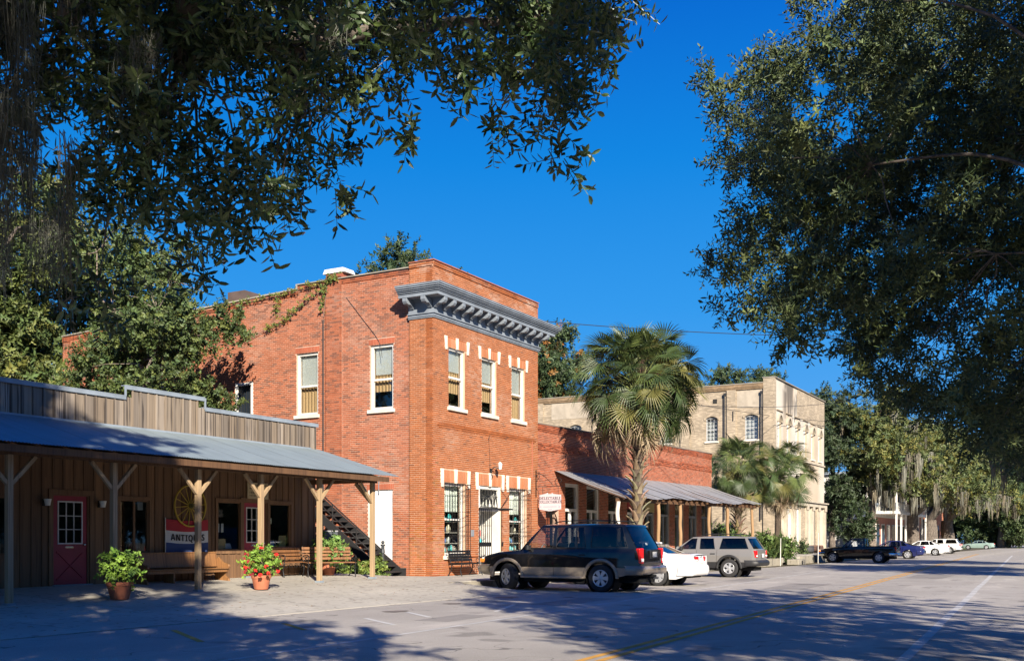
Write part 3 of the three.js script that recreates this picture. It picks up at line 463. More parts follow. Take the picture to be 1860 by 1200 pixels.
  // entrance: white reveal, glazed door, lattice transom, outward-folded iron gate
  { const h = fh[4], d = setF(part('entrance', [bmm(h[0], h[0] + .12, h[2], h[3], -.9, -.02), bmm(h[1] - .12, h[1], h[2], h[3], -.9, -.02), bmm(h[0] + .12, h[1] - .12, 2.55, 2.68, -.8, -.05), bmm(h[0] + .12, h[1] - .12, h[3] - .12, h[3], -.8, -.05)], M.white, B), frameZ(ZF));
    const x0 = h[0] + .12, x1 = h[1] - .12, c = (x0 + x1) / 2;
    for (const [a, b] of [[x0, c - .01], [c + .01, x1]]) { part('door_leaf', [bmm(a, a + .1, .24, 2.54, -.78, -.73), bmm(b - .1, b, .24, 2.54, -.78, -.73), bmm(a + .1, b - .1, 2.42, 2.54, -.78, -.73), bmm(a + .1, b - .1, .24, .62, -.78, -.73), bmm(a + .1, b - .1, 1.24, 1.32, -.78, -.73)], M.white, d); part('pane', [bmm(a + .1, b - .1, .62, 2.42, -.76, -.752)], M.glass, d); }
    part('transom_pane', [bmm(x0, x1, 2.68, h[3] - .12, -.5, -.49)], M.glass, d);
    const lat = []; for (let i = 0; i < 6; i++) { const a = lerp(x0, x1, i / 6), b = lerp(x0, x1, (i + 1) / 6); lat.push(bar([a, 2.72, -.08], [(a + b) / 2, 3.34, -.08], .018), bar([b, 2.72, -.08], [(a + b) / 2, 3.34, -.078], .018), bar([a, 2.70, -.08], [a, 3.42, -.082], .016)); } lat.push(bar([x0, 2.70, -.08], [x1, 2.70, -.08], .03), bar([x0, 3.42, -.08], [x1, 3.42, -.08], .03), bar([x0, 3.10, -.076], [x1, 3.10, -.076], .014)); part('transom_grille', lat, M.iron, d);
    const gate = (x, ang, name) => { const g = [], wd = .78; for (let i = 0; i <= 6; i++) g.push(bar([i / 6 * wd, .24, 0], [i / 6 * wd, 2.62, 0], .02)); for (const y of [.26, 1.28, 1.34, 2.0, 2.60]) g.push(bar([0, y, 0], [wd, y, 0], .03, .014)); g.push(rbox(wd, .16, .03, .004, wd / 2, 1.31, 0)); const o = part(name, g, M.iron, d); o.position.set(x, 0, .02); o.rotation.y = ang; return o; };
    gate(h[1] + .02, .18, 'iron_gate'); gate(h[0] + .02, -.06, 'iron_gate');
    part('hanging_plate', [bmm(33.95, 34.13, 1.62, 1.84, -.70, -.69)], mat([.5, .02, .02], .5), d); part('hanging_plate', [bmm(33.93, 34.15, 1.86, 2.0, -.70, -.69)], M.cream, d); part('wreath', [sph(.11, 34.05, 1.42, -.66, 10, 8, 1, 1, .5)], mat([.03, .40, .46], .6), d);
    part('gate_brace', [bar([h[1], 3.36, -.05], [h[1] + .02, 3.36, .5], .02), bar([h[1] + .02, 3.36, .5], [h[1] - .1, 2.66, .06], .02), bar([h[0], 2.64, .03], [h[1] + .8, 2.66, .05], .05, .05)], M.iron, d); }
  { const m = part('notice_plate', [rbox(.2, .24, .02, .004, 32.38, 1.72, ZF + .02)], mat([.3, .33, .36], .4, { metalness: .4 }), B); }
  // wall lantern and its cable
  { const l = part('wall_lantern', [rbox(.1, .26, .03, .01, 33.66, 4.02, ZF + .02), tube([[33.66, 4.05, ZF + .03], [33.68, 4.18, ZF + .18], [33.78, 4.12, ZF + .34]], .018, 10, 6), tube([[33.66, 3.96, ZF + .03], [33.67, 3.86, ZF + .10], [33.68, 3.74, ZF + .06]], .014, 8, 5), sph(.05, 33.66, 4.02, ZF + .05, 8, 6)], M.iron, B); part('lantern_glass', [cyl(.055, .09, .2, 33.79, 4.20, ZF + .36, 8), cyl(.10, .02, .08, 33.79, 4.34, ZF + .36, 8)], mat([.6, .6, .56], .3), l); part('cable', [tube([[33.64, 4.1, ZF + .012], [33.60, 4.7, ZF + .012], [33.55, 5.25, ZF + .02], [33.58, 5.36, ZF + .03], [33.5, 5.2, ZF + .02]], .008, 16, 4)], M.iron, l); }
  part('conduit', [bmm(36.95, 36.98, 3.9, 5.5, ZF + .004, ZF + .03)], mat([.36, .12, .07], .8), B);
  // chimneys
  { const c = part('chimney', [bmm(SS + .02, SS + .5, 10.8, 11.16, -24.66, -23.9)], mat([.32, .09, .05], .9, { map: T.grime }), B); part('chimney_cap', [extr([[-.50, 0], [.50, 0], [.42, .16], [-.42, .16]], .62).translate(0, 11.16, 0)], mat([.78, .77, .74], .8, { map: T.grime }), c); c.children[0].position.set(SS - .03, 0, -24.27); c.children[0].rotation.y = Math.PI / 2; part('chimney', [bmm(SS + .6, SS + 1.5, 10, 11.25, -30.1, -29.2)], mat([.10, .07, .06], .95, { map: T.grime }), B); }
  setF(part('gutter_pipe', [cyl(.025, .025, 9.0, -24.75, 5.0, .04, 8)], M.steel, B), frameS(SS));
  setF(part('cable', [tube([[-23.7, 10.2, .02], [-23.0, 9.4, .03], [-22.2, 8.4, .02], [-22.1, 7.9, .02]], .01, 14, 4)], M.steel, B), frameS(SS));
  // black steel fire stair against the side wall
  { const st = thing('steel_stair', 'black steel outside staircase rising along the brick side wall', 'staircase');
    const xi = 29.72, xo = 28.72, z0 = -21.0, y0 = .20, n = 27, dz = -.262, dy = .195;
    const str = (x, w) => extr([[0, -.02], [.32, -.02], [n * -dz + .3, n * dy + .0], [n * -dz + .3, n * dy + .25], [.0, .15]], w).rotateY(Math.PI / 2).translate(x, y0, z0);
    part('stringer', str(xi, .05), M.steel, st); part('stringer', str(xo - .05, .05), M.steel, st);
    const treadG = muv(rbox(xi - xo - .0, .045, .27, .006)); for (let i = 0; i < n; i++) { const t = part('tread', treadG, M.steel, st); t.position.set((xi + xo) / 2, y0 + dy * (i + .9), z0 + dz * (i + .5) - .1); }
    for (const x of [xo - .03]) { part('handrail', [bar([x, y0 + .95, z0 - .25], [x, y0 + .95 + n * dy, z0 + n * dz - .25], .04)], M.steel, st); part('handrail', [bar([x, y0 + .55, z0 - .25], [x, y0 + .55 + n * dy, z0 + n * dz - .25], .025)], M.steel, st); for (let i = 0; i < n; i += 4) part('rail_post', [bar([x, y0 + dy * i, z0 + dz * i - .25], [x, y0 + dy * i + .97, z0 + dz * i - .25], .035)], M.steel, st); }
    part('newel', [cyl(.055, .055, 1.15, xo + .0, .75, z0 - .2, 12), cyl(.08, .08, .05, xo, 1.30, z0 - .2, 12), cyl(.075, .06, .12, xo, 1.10, z0 - .2, 12), sph(.06, xo, 1.39, z0 - .2, 10, 8)], mat([.03, .035, .04], .4), st);
    part('skirt_board', [bmm(29.78, 29.80, .2, .5, -24, -21)], M.steel, st);
    part('landing', [bmm(xo - .05, 29.9, y0 + n * dy, y0 + n * dy + .05, z0 + n * dz - 1.6, z0 + n * dz)], M.steel, st);
    part('landing_post', [bmm(xo - .05, xo + .05, .1, y0 + n * dy, z0 + n * dz - 1.5, z0 + n * dz - 1.4)], M.steel, st);
    const bs = thing('notice_board', 'grey framed notice board standing under the black stair', 'sign', [28.55, 0, -23.2], -.6); part('frame', [bmm(-.3, .3, .95, 1.0, -.02, .03), bmm(-.3, .3, 1.76, 1.8, -.02, .03), bmm(-.3, -.26, 1.0, 1.76, -.02, .03), bmm(.26, .3, 1.0, 1.76, -.02, .03), bmm(-.26, .26, 1.40, 1.44, -.02, .028), bmm(-.27, -.23, .15, .95, -.02, .02), bmm(.23, .27, .15, .95, -.02, .02)], mat([.25, .25, .26], .6), bs); part('panel', [bmm(-.26, .26, 1.0, 1.76, -.015, .01)], mat([.05, .06, .07], .5), bs); part('panel_strip', [bmm(-.25, .25, 1.02, 1.38, .011, .014)], mat([.14, .15, .16], .6), bs);
  }
}
// ---------- one-storey brick arcade shop ----------
{
  reseed(41);
  const B = thing('brick_store', 'long one-storey red brick store with sagging tin porch behind the tall palm', 'store');
  const ZF = -20.2, X0 = 37.5, X1 = 60.1, Y0 = .14, f = frameZ(ZF);
  const topY = (u) => lerp(6.25, 6.60, (u - 38) / 22);
  const cs = [40.55, 42.72, 45.1, 47.35, 49.55, 51.75, 53.95, 56.15, 58.3], holes = cs.map((c) => [c, c + 1.36, .3, 3.95]), gate = [38.72, 39.92, .2, 2.75];
  const tone = (u, y) => { const t = rnd(), dk = rnd() < .15 ? .7 : 1, e = sstep(.5, .8, free(u * .5, y * .9, 81)) * rnd() * .3; const k = (.66 + .5 * t) * dk; return col(lerp(.37 * k, .45, e), lerp(.095 * k, .28, e), lerp(.038 * k, .22, e)); };
  const out = (u, y) => { const t = topY(u); if (y > t - .22) return .05; if (y > t - .30) return .025; if (y > t - .86 && y < t - .78) return .03; if (y > t - 1.0 && y < t - .87) return Math.floor(u / .14) % 2 ? .035 : 0; if (y > t - 1.08 && y < t - 1.0) return .03; return 0; };
  setF(part('wall', wallSlab(X0, X1, Y0, 6.2, [...holes, gate], .3, [[X1, 6.58], [X0, 6.23]]), M.mortarSide, B), f);
  putBricks(layBricks(X0, X1, Y0 + .06, 6.62, { holes: [...holes, gate], top: topY, tone, out }), f, B);
  part('coping', [muv(extr([[X0, 6.24], [X1, 6.59], [X1, 6.64], [X0, 6.29]], .4).translate(0, 0, ZF - .33))], mat([.20, .16, .13], .95, { map: T.grime }), B);
  part('shell', [bmm(X0, X1, 5.5, 5.6, -34, ZF - .31), bmm(X0, X0 + .2, Y0, 5.9, -34, ZF - .31), bmm(X1 - .2, X1 - .02, Y0, 6.2, -34, ZF - .31), bmm(X0, X1, Y0, 6, -34.2, -34), bmm(X0, X1, Y0, .3, -34, ZF - .31), bmm(X0 + .2, X1 - .2, .3, 5.5, -24.1, -24), bmm(gate[0] - .1, gate[1] + .1, .2, 2.9, ZF - .6, ZF - .5)], M.room, B);
  putBricks(layBricks(gate[0] - .05, gate[1] + .05, .24, 2.9, { tone }), frameZ(ZF - .44), B);
  const grey = mat([.22, .235, .25], .6, { map: T.grime }), sheer = mat([.40, .42, .40], .8);
  holes.forEach((h, i) => {
    const [a, b, lo, hi] = h, fr = setF(part(i % 3 === 1 ? 'door' : 'window', [bmm(a, a + .11, lo, hi, -.18, -.05), bmm(b - .11, b, lo, hi, -.18, -.05), bmm(a + .11, b - .11, hi - .16, hi, -.18, -.05), bmm(a + .11, b - .11, 2.72, 2.84, -.18, -.052), bmm(a + .11, b - .11, lo, lo + (i % 3 === 1 ? 1.0 : .5), -.16, -.07), bmm((a + b) / 2 - .04, (a + b) / 2 + .04, lo, 2.72, -.17, -.06)], i < 4 ? M.white : grey, B), f);
    for (const [p, q] of [[a + .11, (a + b) / 2 - .04], [(a + b) / 2 + .04, b - .11]]) { part('pane', [bmm(p, q, lo + .5, 2.72, -.13, -.125)], M.glass, fr); }
    part('transom_pane', [bmm(a + .11, b - .11, 2.84, hi - .16, -.13, -.125)], M.glass, fr);
    if (i % 2) part('curtain', [bmm(a + .15, (a + b) / 2, lo + .5, 2.7, -.34, -.33)], sheer, fr);
    if (i === 1) part('poster', [bmm(a + .55, b - .2, 1.35, 2.1, -.05, -.045)], mat([.42, .02, .03], .6), fr);
    if (i === 3) part('sign_board', [bmm(a, b, 3.0, 3.4, .0, .03)], mat([.30, .03, .03], .6), fr);
    if (i === 4) part('sign_board', [bmm(a + .1, b - .05, 2.9, 3.5, .0, .03)], mat([.34, .28, .12], .6), fr);
    part('sill', [rbox(b - a + .1, .1, .16, .01, (a + b) / 2, lo - .05, .02)], M.stone, fr);
  });
  // iron gate in the arch
  { const c = (gate[0] + gate[1]) / 2, r = .6, g = [tube([[gate[0], .25, 0], [gate[0], 2.1, 0], [c - .42, 2.53, 0], [c, 2.73, 0], [c + .42, 2.53, 0], [gate[1], 2.1, 0], [gate[1], .25, 0]], .025, 40, 5)];
    for (let i = 1; i < 10; i++) { const x = lerp(gate[0], gate[1], i / 10), h = 2.1 + .62 * Math.sqrt(Math.max(0, 1 - ((x - c) / r) ** 2)); g.push(bar([x, .25, 0], [x, h, 0], i === 5 ? .05 : .016)); }
    for (const y of [.5, 1.45, 1.85, 2.1]) g.push(bar([gate[0], y, 0], [gate[1], y, 0], .025)); for (let i = 0; i < 8; i++) g.push(muv(place(new THREE.TorusGeometry(.06, .012, 4, 12), lerp(gate[0] + .1, gate[1] - .1, i / 7), 1.65, 0)));
    const o = part('alley_gate', g, M.iron, B); o.position.set(0, 0, ZF - .05); }
  // porch: uneven tin on crooked log posts
  const xa = 39.45, xb = 59.35, n = 26;
  for (let k = 0; k < n; k++) {
    const x0 = lerp(xa, xb, k / n), x1 = lerp(xa, xb, (k + 1) / n) + .03, p = [], NU = 8, NV = 6, sag = (x, v) => .05 * Math.sin(x * .55 + 1) * v + .03 * Math.sin(x * 1.7) * v - .05 * Math.sin(v * Math.PI) + (k % 2) * .006;
    const P = (i, j) => { const x = lerp(x0, x1, i / NU), v = j / NV; return [x, lerp(lerp(4.42, 4.62, (x - xa) / (xb - xa)), lerp(3.25, 3.48, (x - xa) / (xb - xa)), v) + sag(x, v) + .005 * Math.cos(i / NU * Math.PI * 4), lerp(ZF + .04, -17.0 + .05 * Math.sin(k * 2.3), v)]; };
    for (let i = 0; i < NU; i++) for (let j = 0; j < NV; j++) p.push(...P(i, j), ...P(i, j + 1), ...P(i + 1, j + 1), ...P(i, j), ...P(i + 1, j + 1), ...P(i + 1, j));
    const g = new THREE.BufferGeometry(); g.setAttribute('position', new THREE.Float32BufferAttribute(p, 3)); g.computeVertexNormals(); part('roof_sheet', muv(g, k * .71, k * .33), M.rusty, B);
  }
  part('porch_beam', [bar([xa + .1, 3.12, -17.3], [xb - .1, 3.36, -17.3], .16, .14)], M.beam, B);
  for (let x = xa + .2; x < xb; x += .75) { const t = (x - xa) / (xb - xa); part('rafter', [bar([x, lerp(4.30, 4.5, t), ZF + .05], [x, lerp(3.17, 3.38, t), -17.03], .06, .09)], M.beam, B); }
  for (const x of [39.6, 44.1, 46.9, 51.1, 54.1, 58.6]) { const y0 = paveY(x), t = (x - xa) / (xb - xa), pts = []; for (let i = 0; i <= 6; i++) pts.push([x + rr(-.035, .035), lerp(y0 - .02, lerp(3.06, 3.3, t), i / 6), -17.3 + rr(-.03, .03)]); part('log_post', [tube(pts, .085, 18, 8)], x < 40 ? mat([.62, .58, .50], .9, { map: T.grime }) : mat([.9, .8, .72], .9, { map: T.post }), B); }
}
// ---------- tan two-storey brick building ----------
{
  reseed(51);
  const B = thing('tan_building', 'pale tan two-storey brick building with whitewashed front beyond the palms', 'building');
  const S = 73.1, X1 = 88.3, ZF = -20, Y0 = .3, fs = frameS(S), ff = frameZ(ZF);
  const arch = (a, b, lo, hi, rise) => { const o = [[a, lo], [b, lo]]; for (let i = 0; i <= 8; i++) { const t = i / 8; o.push([lerp(b, a, t), hi - rise + rise * Math.sin(Math.PI * t)]); } return o; };
  const sw = [[-22.12, -21.14, 8.62, 10.42], [-25.0, -24.1, 8.62, 10.42], [-28.6, -27.6, 8.62, 10.42], [-32.2, -31.2, 8.62, 10.42], [-36, -35, 8.62, 10.42]];
  part('side_wall', (() => { const g = extr(rect(-39, -20.02, Y0, 12.56), .4, 0, sw.map((h) => arch(...h, .16))); g.translate(0, 0, -.4); return g; })(), M.beige, B); setF(B.children[B.children.length - 1], fs);
  for (const [a, b] of [[-20.75, ZF + .06], [-23.4, -22.75], [-26.9, -26.2], [-30.4, -29.7], [-34, -33.3], [-39, -38.3]]) setF(part('pilaster', [bmm(a, b, Y0, a > -21 ? 12.9 : 12.2, -.3, .12)], M.beige, B), fs);
  setF(part('parapet_band', [bmm(-39, -20.76, 12.2, 12.32, 0, .09), bmm(-39, -20.76, 12.32, 12.58, 0, .13)], mat([.62, .52, .42], .95, { map: T.beige }), B), fs);
  setF(part('coping', [bmm(-39, -20.78, 12.58, 12.64, -.42, .16), bmm(-20.8, ZF + .1, 12.9, 12.97, -.42, .16)], mat([.30, .27, .22], .95, { map: T.grime }), B), fs);
  for (const g of [bmm(-37.6, -34.2, 10.9, 12.15, 0, .02), bmm(-22.7, -20.8, 10.9, 12.1, 0, .012)]) setF(part('plaster_patch', g, mat([.42, .36, .28], .95, { map: T.grime }), B), fs);
  for (const z of [-20.88, -23.55]) setF(part('downpipe', [cyl(.04, .04, 9, z, 7.4, .16, 8), rbox(.16, .22, .12, .02, z, 11.9, .14)], M.steel, B), fs);
  setF(part('wall_box', [bmm(-24.45, -24.15, 11.35, 11.65, .005, .03)], M.dark, B), fs); setF(part('wall_bracket', [bmm(-22.95, -22.9, 10.0, 10.7, .13, .17)], M.steel, B), fs);
  for (const h of sw) { const w = sashWindow(B, fs, h[0], h[1], h[2], h[3] - .1, { bars: [3, 6], fw: .06, depth: -.14, mat: mat([.34, .35, .36], .7), glass: M.glass }); part('backing', [bmm(h[0], h[1], h[2], h[3], -.40, -.39)], mat([.5, .5, .48], .8), w); part('arch_ring', [extr(arch(h[0] - .12, h[1] + .12, h[3] - .26, h[3] + .12, .2), .05, 0, [arch(h[0], h[1], h[3] - .255, h[3], .16)]).translate(0, 0, .002)], M.beige, w); }
  const fw = [74.05, 76.55, 79.05, 81.55, 83.95, 86.35].map((c) => [c - .1, c + .95, 7.9, 10.4]), low = [[74.2, 75.5], [76.3, 78.1], [78.6, 80.4], [82.2, 83.6], [84.2, 85.6], [86, 87.4]].map(([a, b]) => [a, b, .62, 3.9]);
  const fwall = part('front_wall', (() => { const g = extr(rect(S, X1, Y0, 12.9), .4, 0, [...fw.map((h) => arch(...h, .4)), ...low.map((h) => rect(...h))]); g.translate(0, 0, -.4); return g; })(), mat([1, 1, 1], .9, { map: T.plaster, bumpMap: T.bump, bumpScale: .004 }), B); setF(fwall, ff);
  for (const g of [bmm(79.5, X1, 10.75, 12.88, 0, .03), bmm(80.6, 82.0, .62, 3.9, 0, .04), bmm(85.2, 86.0, .62, 3.9, 0, .045)]) setF(part('brick_panel', g, M.beige, B), ff);
  setF(part('coping', [bmm(S - .1, X1 + .1, 12.9, 12.97, -.42, .12)], mat([.25, .22, .18], .95, { map: T.grime }), B), ff);
  setF(part('belt_course', [bmm(S - .05, X1 + .05, 4.1, 4.4, 0, .25), bmm(S - .05, X1 + .05, 4.4, 4.5, 0, .4), bmm(S - .03, X1, 7.5, 7.62, 0, .1)], M.plaster, B), ff);
  for (const h of fw) { const w = sashWindow(B, ff, h[0], h[1], h[2], h[3] - .3, { bars: [2, 4], fw: .1, depth: -.2, mat: mat([.5, .5, .48], .7), sill: true }); part('hood_mould', [extr(arch(h[0] - .16, h[1] + .16, h[3] - .5, h[3] + .16, .45), .14, 0, [arch(h[0], h[1], h[3] - .495, h[3], .4)]).translate(0, 0, .002)], M.plaster, w); part('label_course', [bmm(h[0] - .3, h[1] + .3, 10.68, 10.74, 0, .1)], M.beige, w); part('fanlight', [extr(arch(h[0], h[1], h[3] - .31, h[3], .28), .02).translate(0, 0, -.2)], M.dark, w); }
  low.forEach((h, i) => { const d = setF(part('shutter_door', [bmm(h[0], h[1], h[2], h[3], -.25, -.2)], mat([.72, .74, .74], .7, { map: T.grime }), B), ff); const g = []; for (let k = 0; k <= 3; k++) g.push(bmm(lerp(h[0], h[1], k / 3) - .035, lerp(h[0], h[1], k / 3) + .035, h[2], h[3], -.2, -.16)); for (let k = 0; k <= 5; k++) g.push(bmm(h[0], h[1], lerp(h[2], h[3], k / 5) - .03, lerp(h[2], h[3], k / 5) + .03, -.2, -.165)); part('glazing_bar', g, mat([.6, .62, .62], .7), d); });
  for (const x of [S + .3, 75.9, 78.35, 82.0, 83.9, 85.8, X1 - .3]) setF(part('pilaster', [bmm(x - .22, x + .22, Y0, 4.1, 0, .2), bmm(x - .28, x + .28, 3.8, 4.1, .2, .26)], M.plaster, B), ff);
  part('shell', [bmm(S + .4, X1, 11.8, 11.9, -39, ZF - .41), bmm(X1 - .3, X1 - .02, Y0, 12.5, -39, ZF - .41), bmm(S + .4, X1, Y0, 12.5, -39.3, -39), bmm(S + .42, X1 - .3, 5, 5.2, -39, ZF - .41), bmm(S + 3, S + 3.1, Y0, 12, -39, ZF - .41), bmm(S + .42, X1, Y0, 12, -22.1, -22)], M.room, B);
}
// ---------- buildings half hidden by the mossy oaks ----------
{
  const W1 = thing('white_shed', 'low white plastered building behind the black pickup', 'building');
  part('wall', [bmm(98, 110, .1, 5.0, -36, -19.8)], M.white, W1); part('roof', [bmm(97.7, 110.3, 5.0, 5.2, -36.3, -19.5)], M.trim, W1); part('window', [bmm(97.96, 98.0, 1.4, 3, -24, -22.8)], M.trim, W1);
  const P = thing('porch_building', 'pink brick shop with white upper porch and posts behind the navy car', 'shop');
  part('wall', [bmm(113, 134, .1, 3.9, -34, -20.5)], mat([.38, .17, .13], .9, { map: T.grime }), P); part('upper_wall', [bmm(113, 134, 3.9, 8.4, -34, -20.5)], M.white, P); part('roof', [bmm(112.6, 134.4, 8.4, 8.65, -34.4, -18.0)], M.trim, P);
  part('gallery', [bmm(113, 134, 4.2, 4.5, -20.5, -18.2)], M.white, P); const rail = [bmm(113, 134, 5.3, 5.36, -18.3, -18.24)]; for (let x = 113; x <= 134; x += .35) rail.push(bmm(x, x + .04, 4.5, 5.3, -18.28, -18.25)); part('railing', rail, M.white, P);
  for (let x = 113.2; x < 134; x += 2.95) part('column', [bmm(x - .09, x + .09, .2, 8.4, -18.4, -18.22)], M.white, P);
  for (let x = 113.8; x < 133; x += 3.2) { const w = part('shop_window', [bmm(x, x + 1.9, .5, 3.2, -20.5, -20.42)], M.white, P); part('pane', [bmm(x + .1, x + .9, .6, 3.1, -20.42, -20.4)], M.pane, w); part('pane', [bmm(x + 1.0, x + 1.8, .6, 3.1, -20.42, -20.4)], M.pane, w); const u = part('window', [bmm(x + .3, x + 1.4, 5, 7.2, -20.5, -20.44)], M.trim, P); part('pane', [bmm(x + .4, x + 1.3, 5.1, 7.1, -20.44, -20.42)], M.pane, u); }
  const O = thing('orange_building', 'orange brick building with an arched doorway between the oak trunks', 'building');
  part('wall', [bmm(150, 176, .1, 6.6, -36, -21.5)], mat([.50, .19, .10], .9, { map: T.grime }), O); part('parapet', [bmm(149.8, 176.2, 6.6, 7.0, -36, -21.3)], mat([.44, .17, .09], .9, { map: T.grime }), O);
  for (let x = 152; x < 174; x += 4.2) { const w = part('doorway', [extr([[x, .2], [x + 2, .2], [x + 2, 3], [x + 1.6, 3.6], [x + 1, 3.8], [x + .4, 3.6], [x, 3]], .05).translate(0, 0, -21.5)], M.trim, O); part('pane', [bmm(x + .15, x + 1.85, .3, 3, -21.44, -21.42)], M.pane, w); }
}
// ---------- cars ----------
const surf = (nu, nv, fn) => { const p = []; for (let i = 0; i < nu; i++) for (let j = 0; j < nv; j++) { const a = fn(i / nu, j / nv), b = fn((i + 1) / nu, j / nv), c = fn((i + 1) / nu, (j + 1) / nv), d = fn(i / nu, (j + 1) / nv); p.push(...a, ...b, ...c, ...a, ...c, ...d); } const g = new THREE.BufferGeometry(); g.setAttribute('position', new THREE.Float32BufferAttribute(p, 3)); return smooth(g); };
function smooth(g) {   // normals shared between touching faces
  g.computeVertexNormals(); const p = g.attributes.position, n = g.attributes.normal, m = new Map(), key = (i) => [p.getX(i), p.getY(i), p.getZ(i)].map((v) => Math.round(v * 2000)).join();
  for (let i = 0; i < p.count; i++) { const k = key(i), v = m.get(k) ?? [0, 0, 0]; v[0] += n.getX(i); v[1] += n.getY(i); v[2] += n.getZ(i); m.set(k, v); }
  for (let i = 0; i < p.count; i++) { const v = m.get(key(i)), l = Math.hypot(...v) || 1; n.setXYZ(i, v[0] / l, v[1] / l, v[2] / l); } return muv(g);
}
const paint = (c, rough = .28) => new THREE.MeshPhysicalMaterial({ color: col(...c), roughness: rough + .15, metalness: 0, specularIntensity: .25, clearcoat: 1, clearcoatRoughness: .04, side: THREE.DoubleSide });
const tint = (k) => new THREE.MeshPhysicalMaterial({ color: col(k, k * 1.03, k * 1.06), roughness: .02, transmission: 1, thickness: 0, ior: 1.5, side: THREE.DoubleSide });
const CM = { clear: tint(.78), dark: tint(.13), tail: new THREE.MeshPhysicalMaterial({ color: col(.55, .012, .015), roughness: .12, clearcoat: 1 }), lamp: mat([.75, .75, .72], .15), amber: mat([.6, .2, .03], .2), plate: mat([.6, .6, .56], .5), seat: mat([.16, .14, .12], .9), trimBlack: mat([.018, .018, .019], .55), well: mat([.008, .008, .008], .95) };
const wheelCache = {};
function wheelGeos(R, rim, spokes, w) {
  return wheelCache[[R, rim, spokes, w].join()] ??= (() => {
    const lz = (pts, seg) => muv(new THREE.LatheGeometry(pts.map((p) => new THREE.Vector2(...p)), seg).rotateX(Math.PI / 2));
    const h = w / 2, tyre = lz([[rim, -h * .86], [rim + .02, -h], [R - .05, -h], [R - .015, -h * .86], [R, -h * .6], [R, -h * .2], [R - .012, -h * .18], [R - .012, -h * .1], [R, -h * .08], [R, h * .08], [R - .012, h * .1], [R - .012, h * .18], [R, h * .2], [R, h * .6], [R - .015, h * .86], [R - .05, h], [rim + .02, h], [rim, h * .86]], 40);
    const dish = lz([[.0, h * .25], [rim * .55, h * .22], [rim * .8, h * .1], [rim * .9, h * .3], [rim * .96, h * .9], [rim, h * .95], [rim * 1.02, h * .86], [rim, -h * .9]], 36);
    const sp = []; for (let i = 0; i < spokes; i++) { const a = i / spokes * Math.PI * 2; const g = extr([[.04, -.030], [rim * .60, -.046], [rim * .95, -.062], [rim * .95, .062], [rim * .60, .046], [.04, .030]], .03, .006); g.rotateZ(a); g.translate(0, 0, h * .62); sp.push(g); }
    sp.push(lz([[0, h * .98], [.05, h * .96], [.065, h * .85], [.07, h * .6]], 16)); sp.push(lz([[rim * .88, h * .84], [rim * .93, h * .96], [rim, h * .98], [rim * 1.02, h * .9]], 36));
    return { tyre, dish, face: join(sp) };
  })();
}
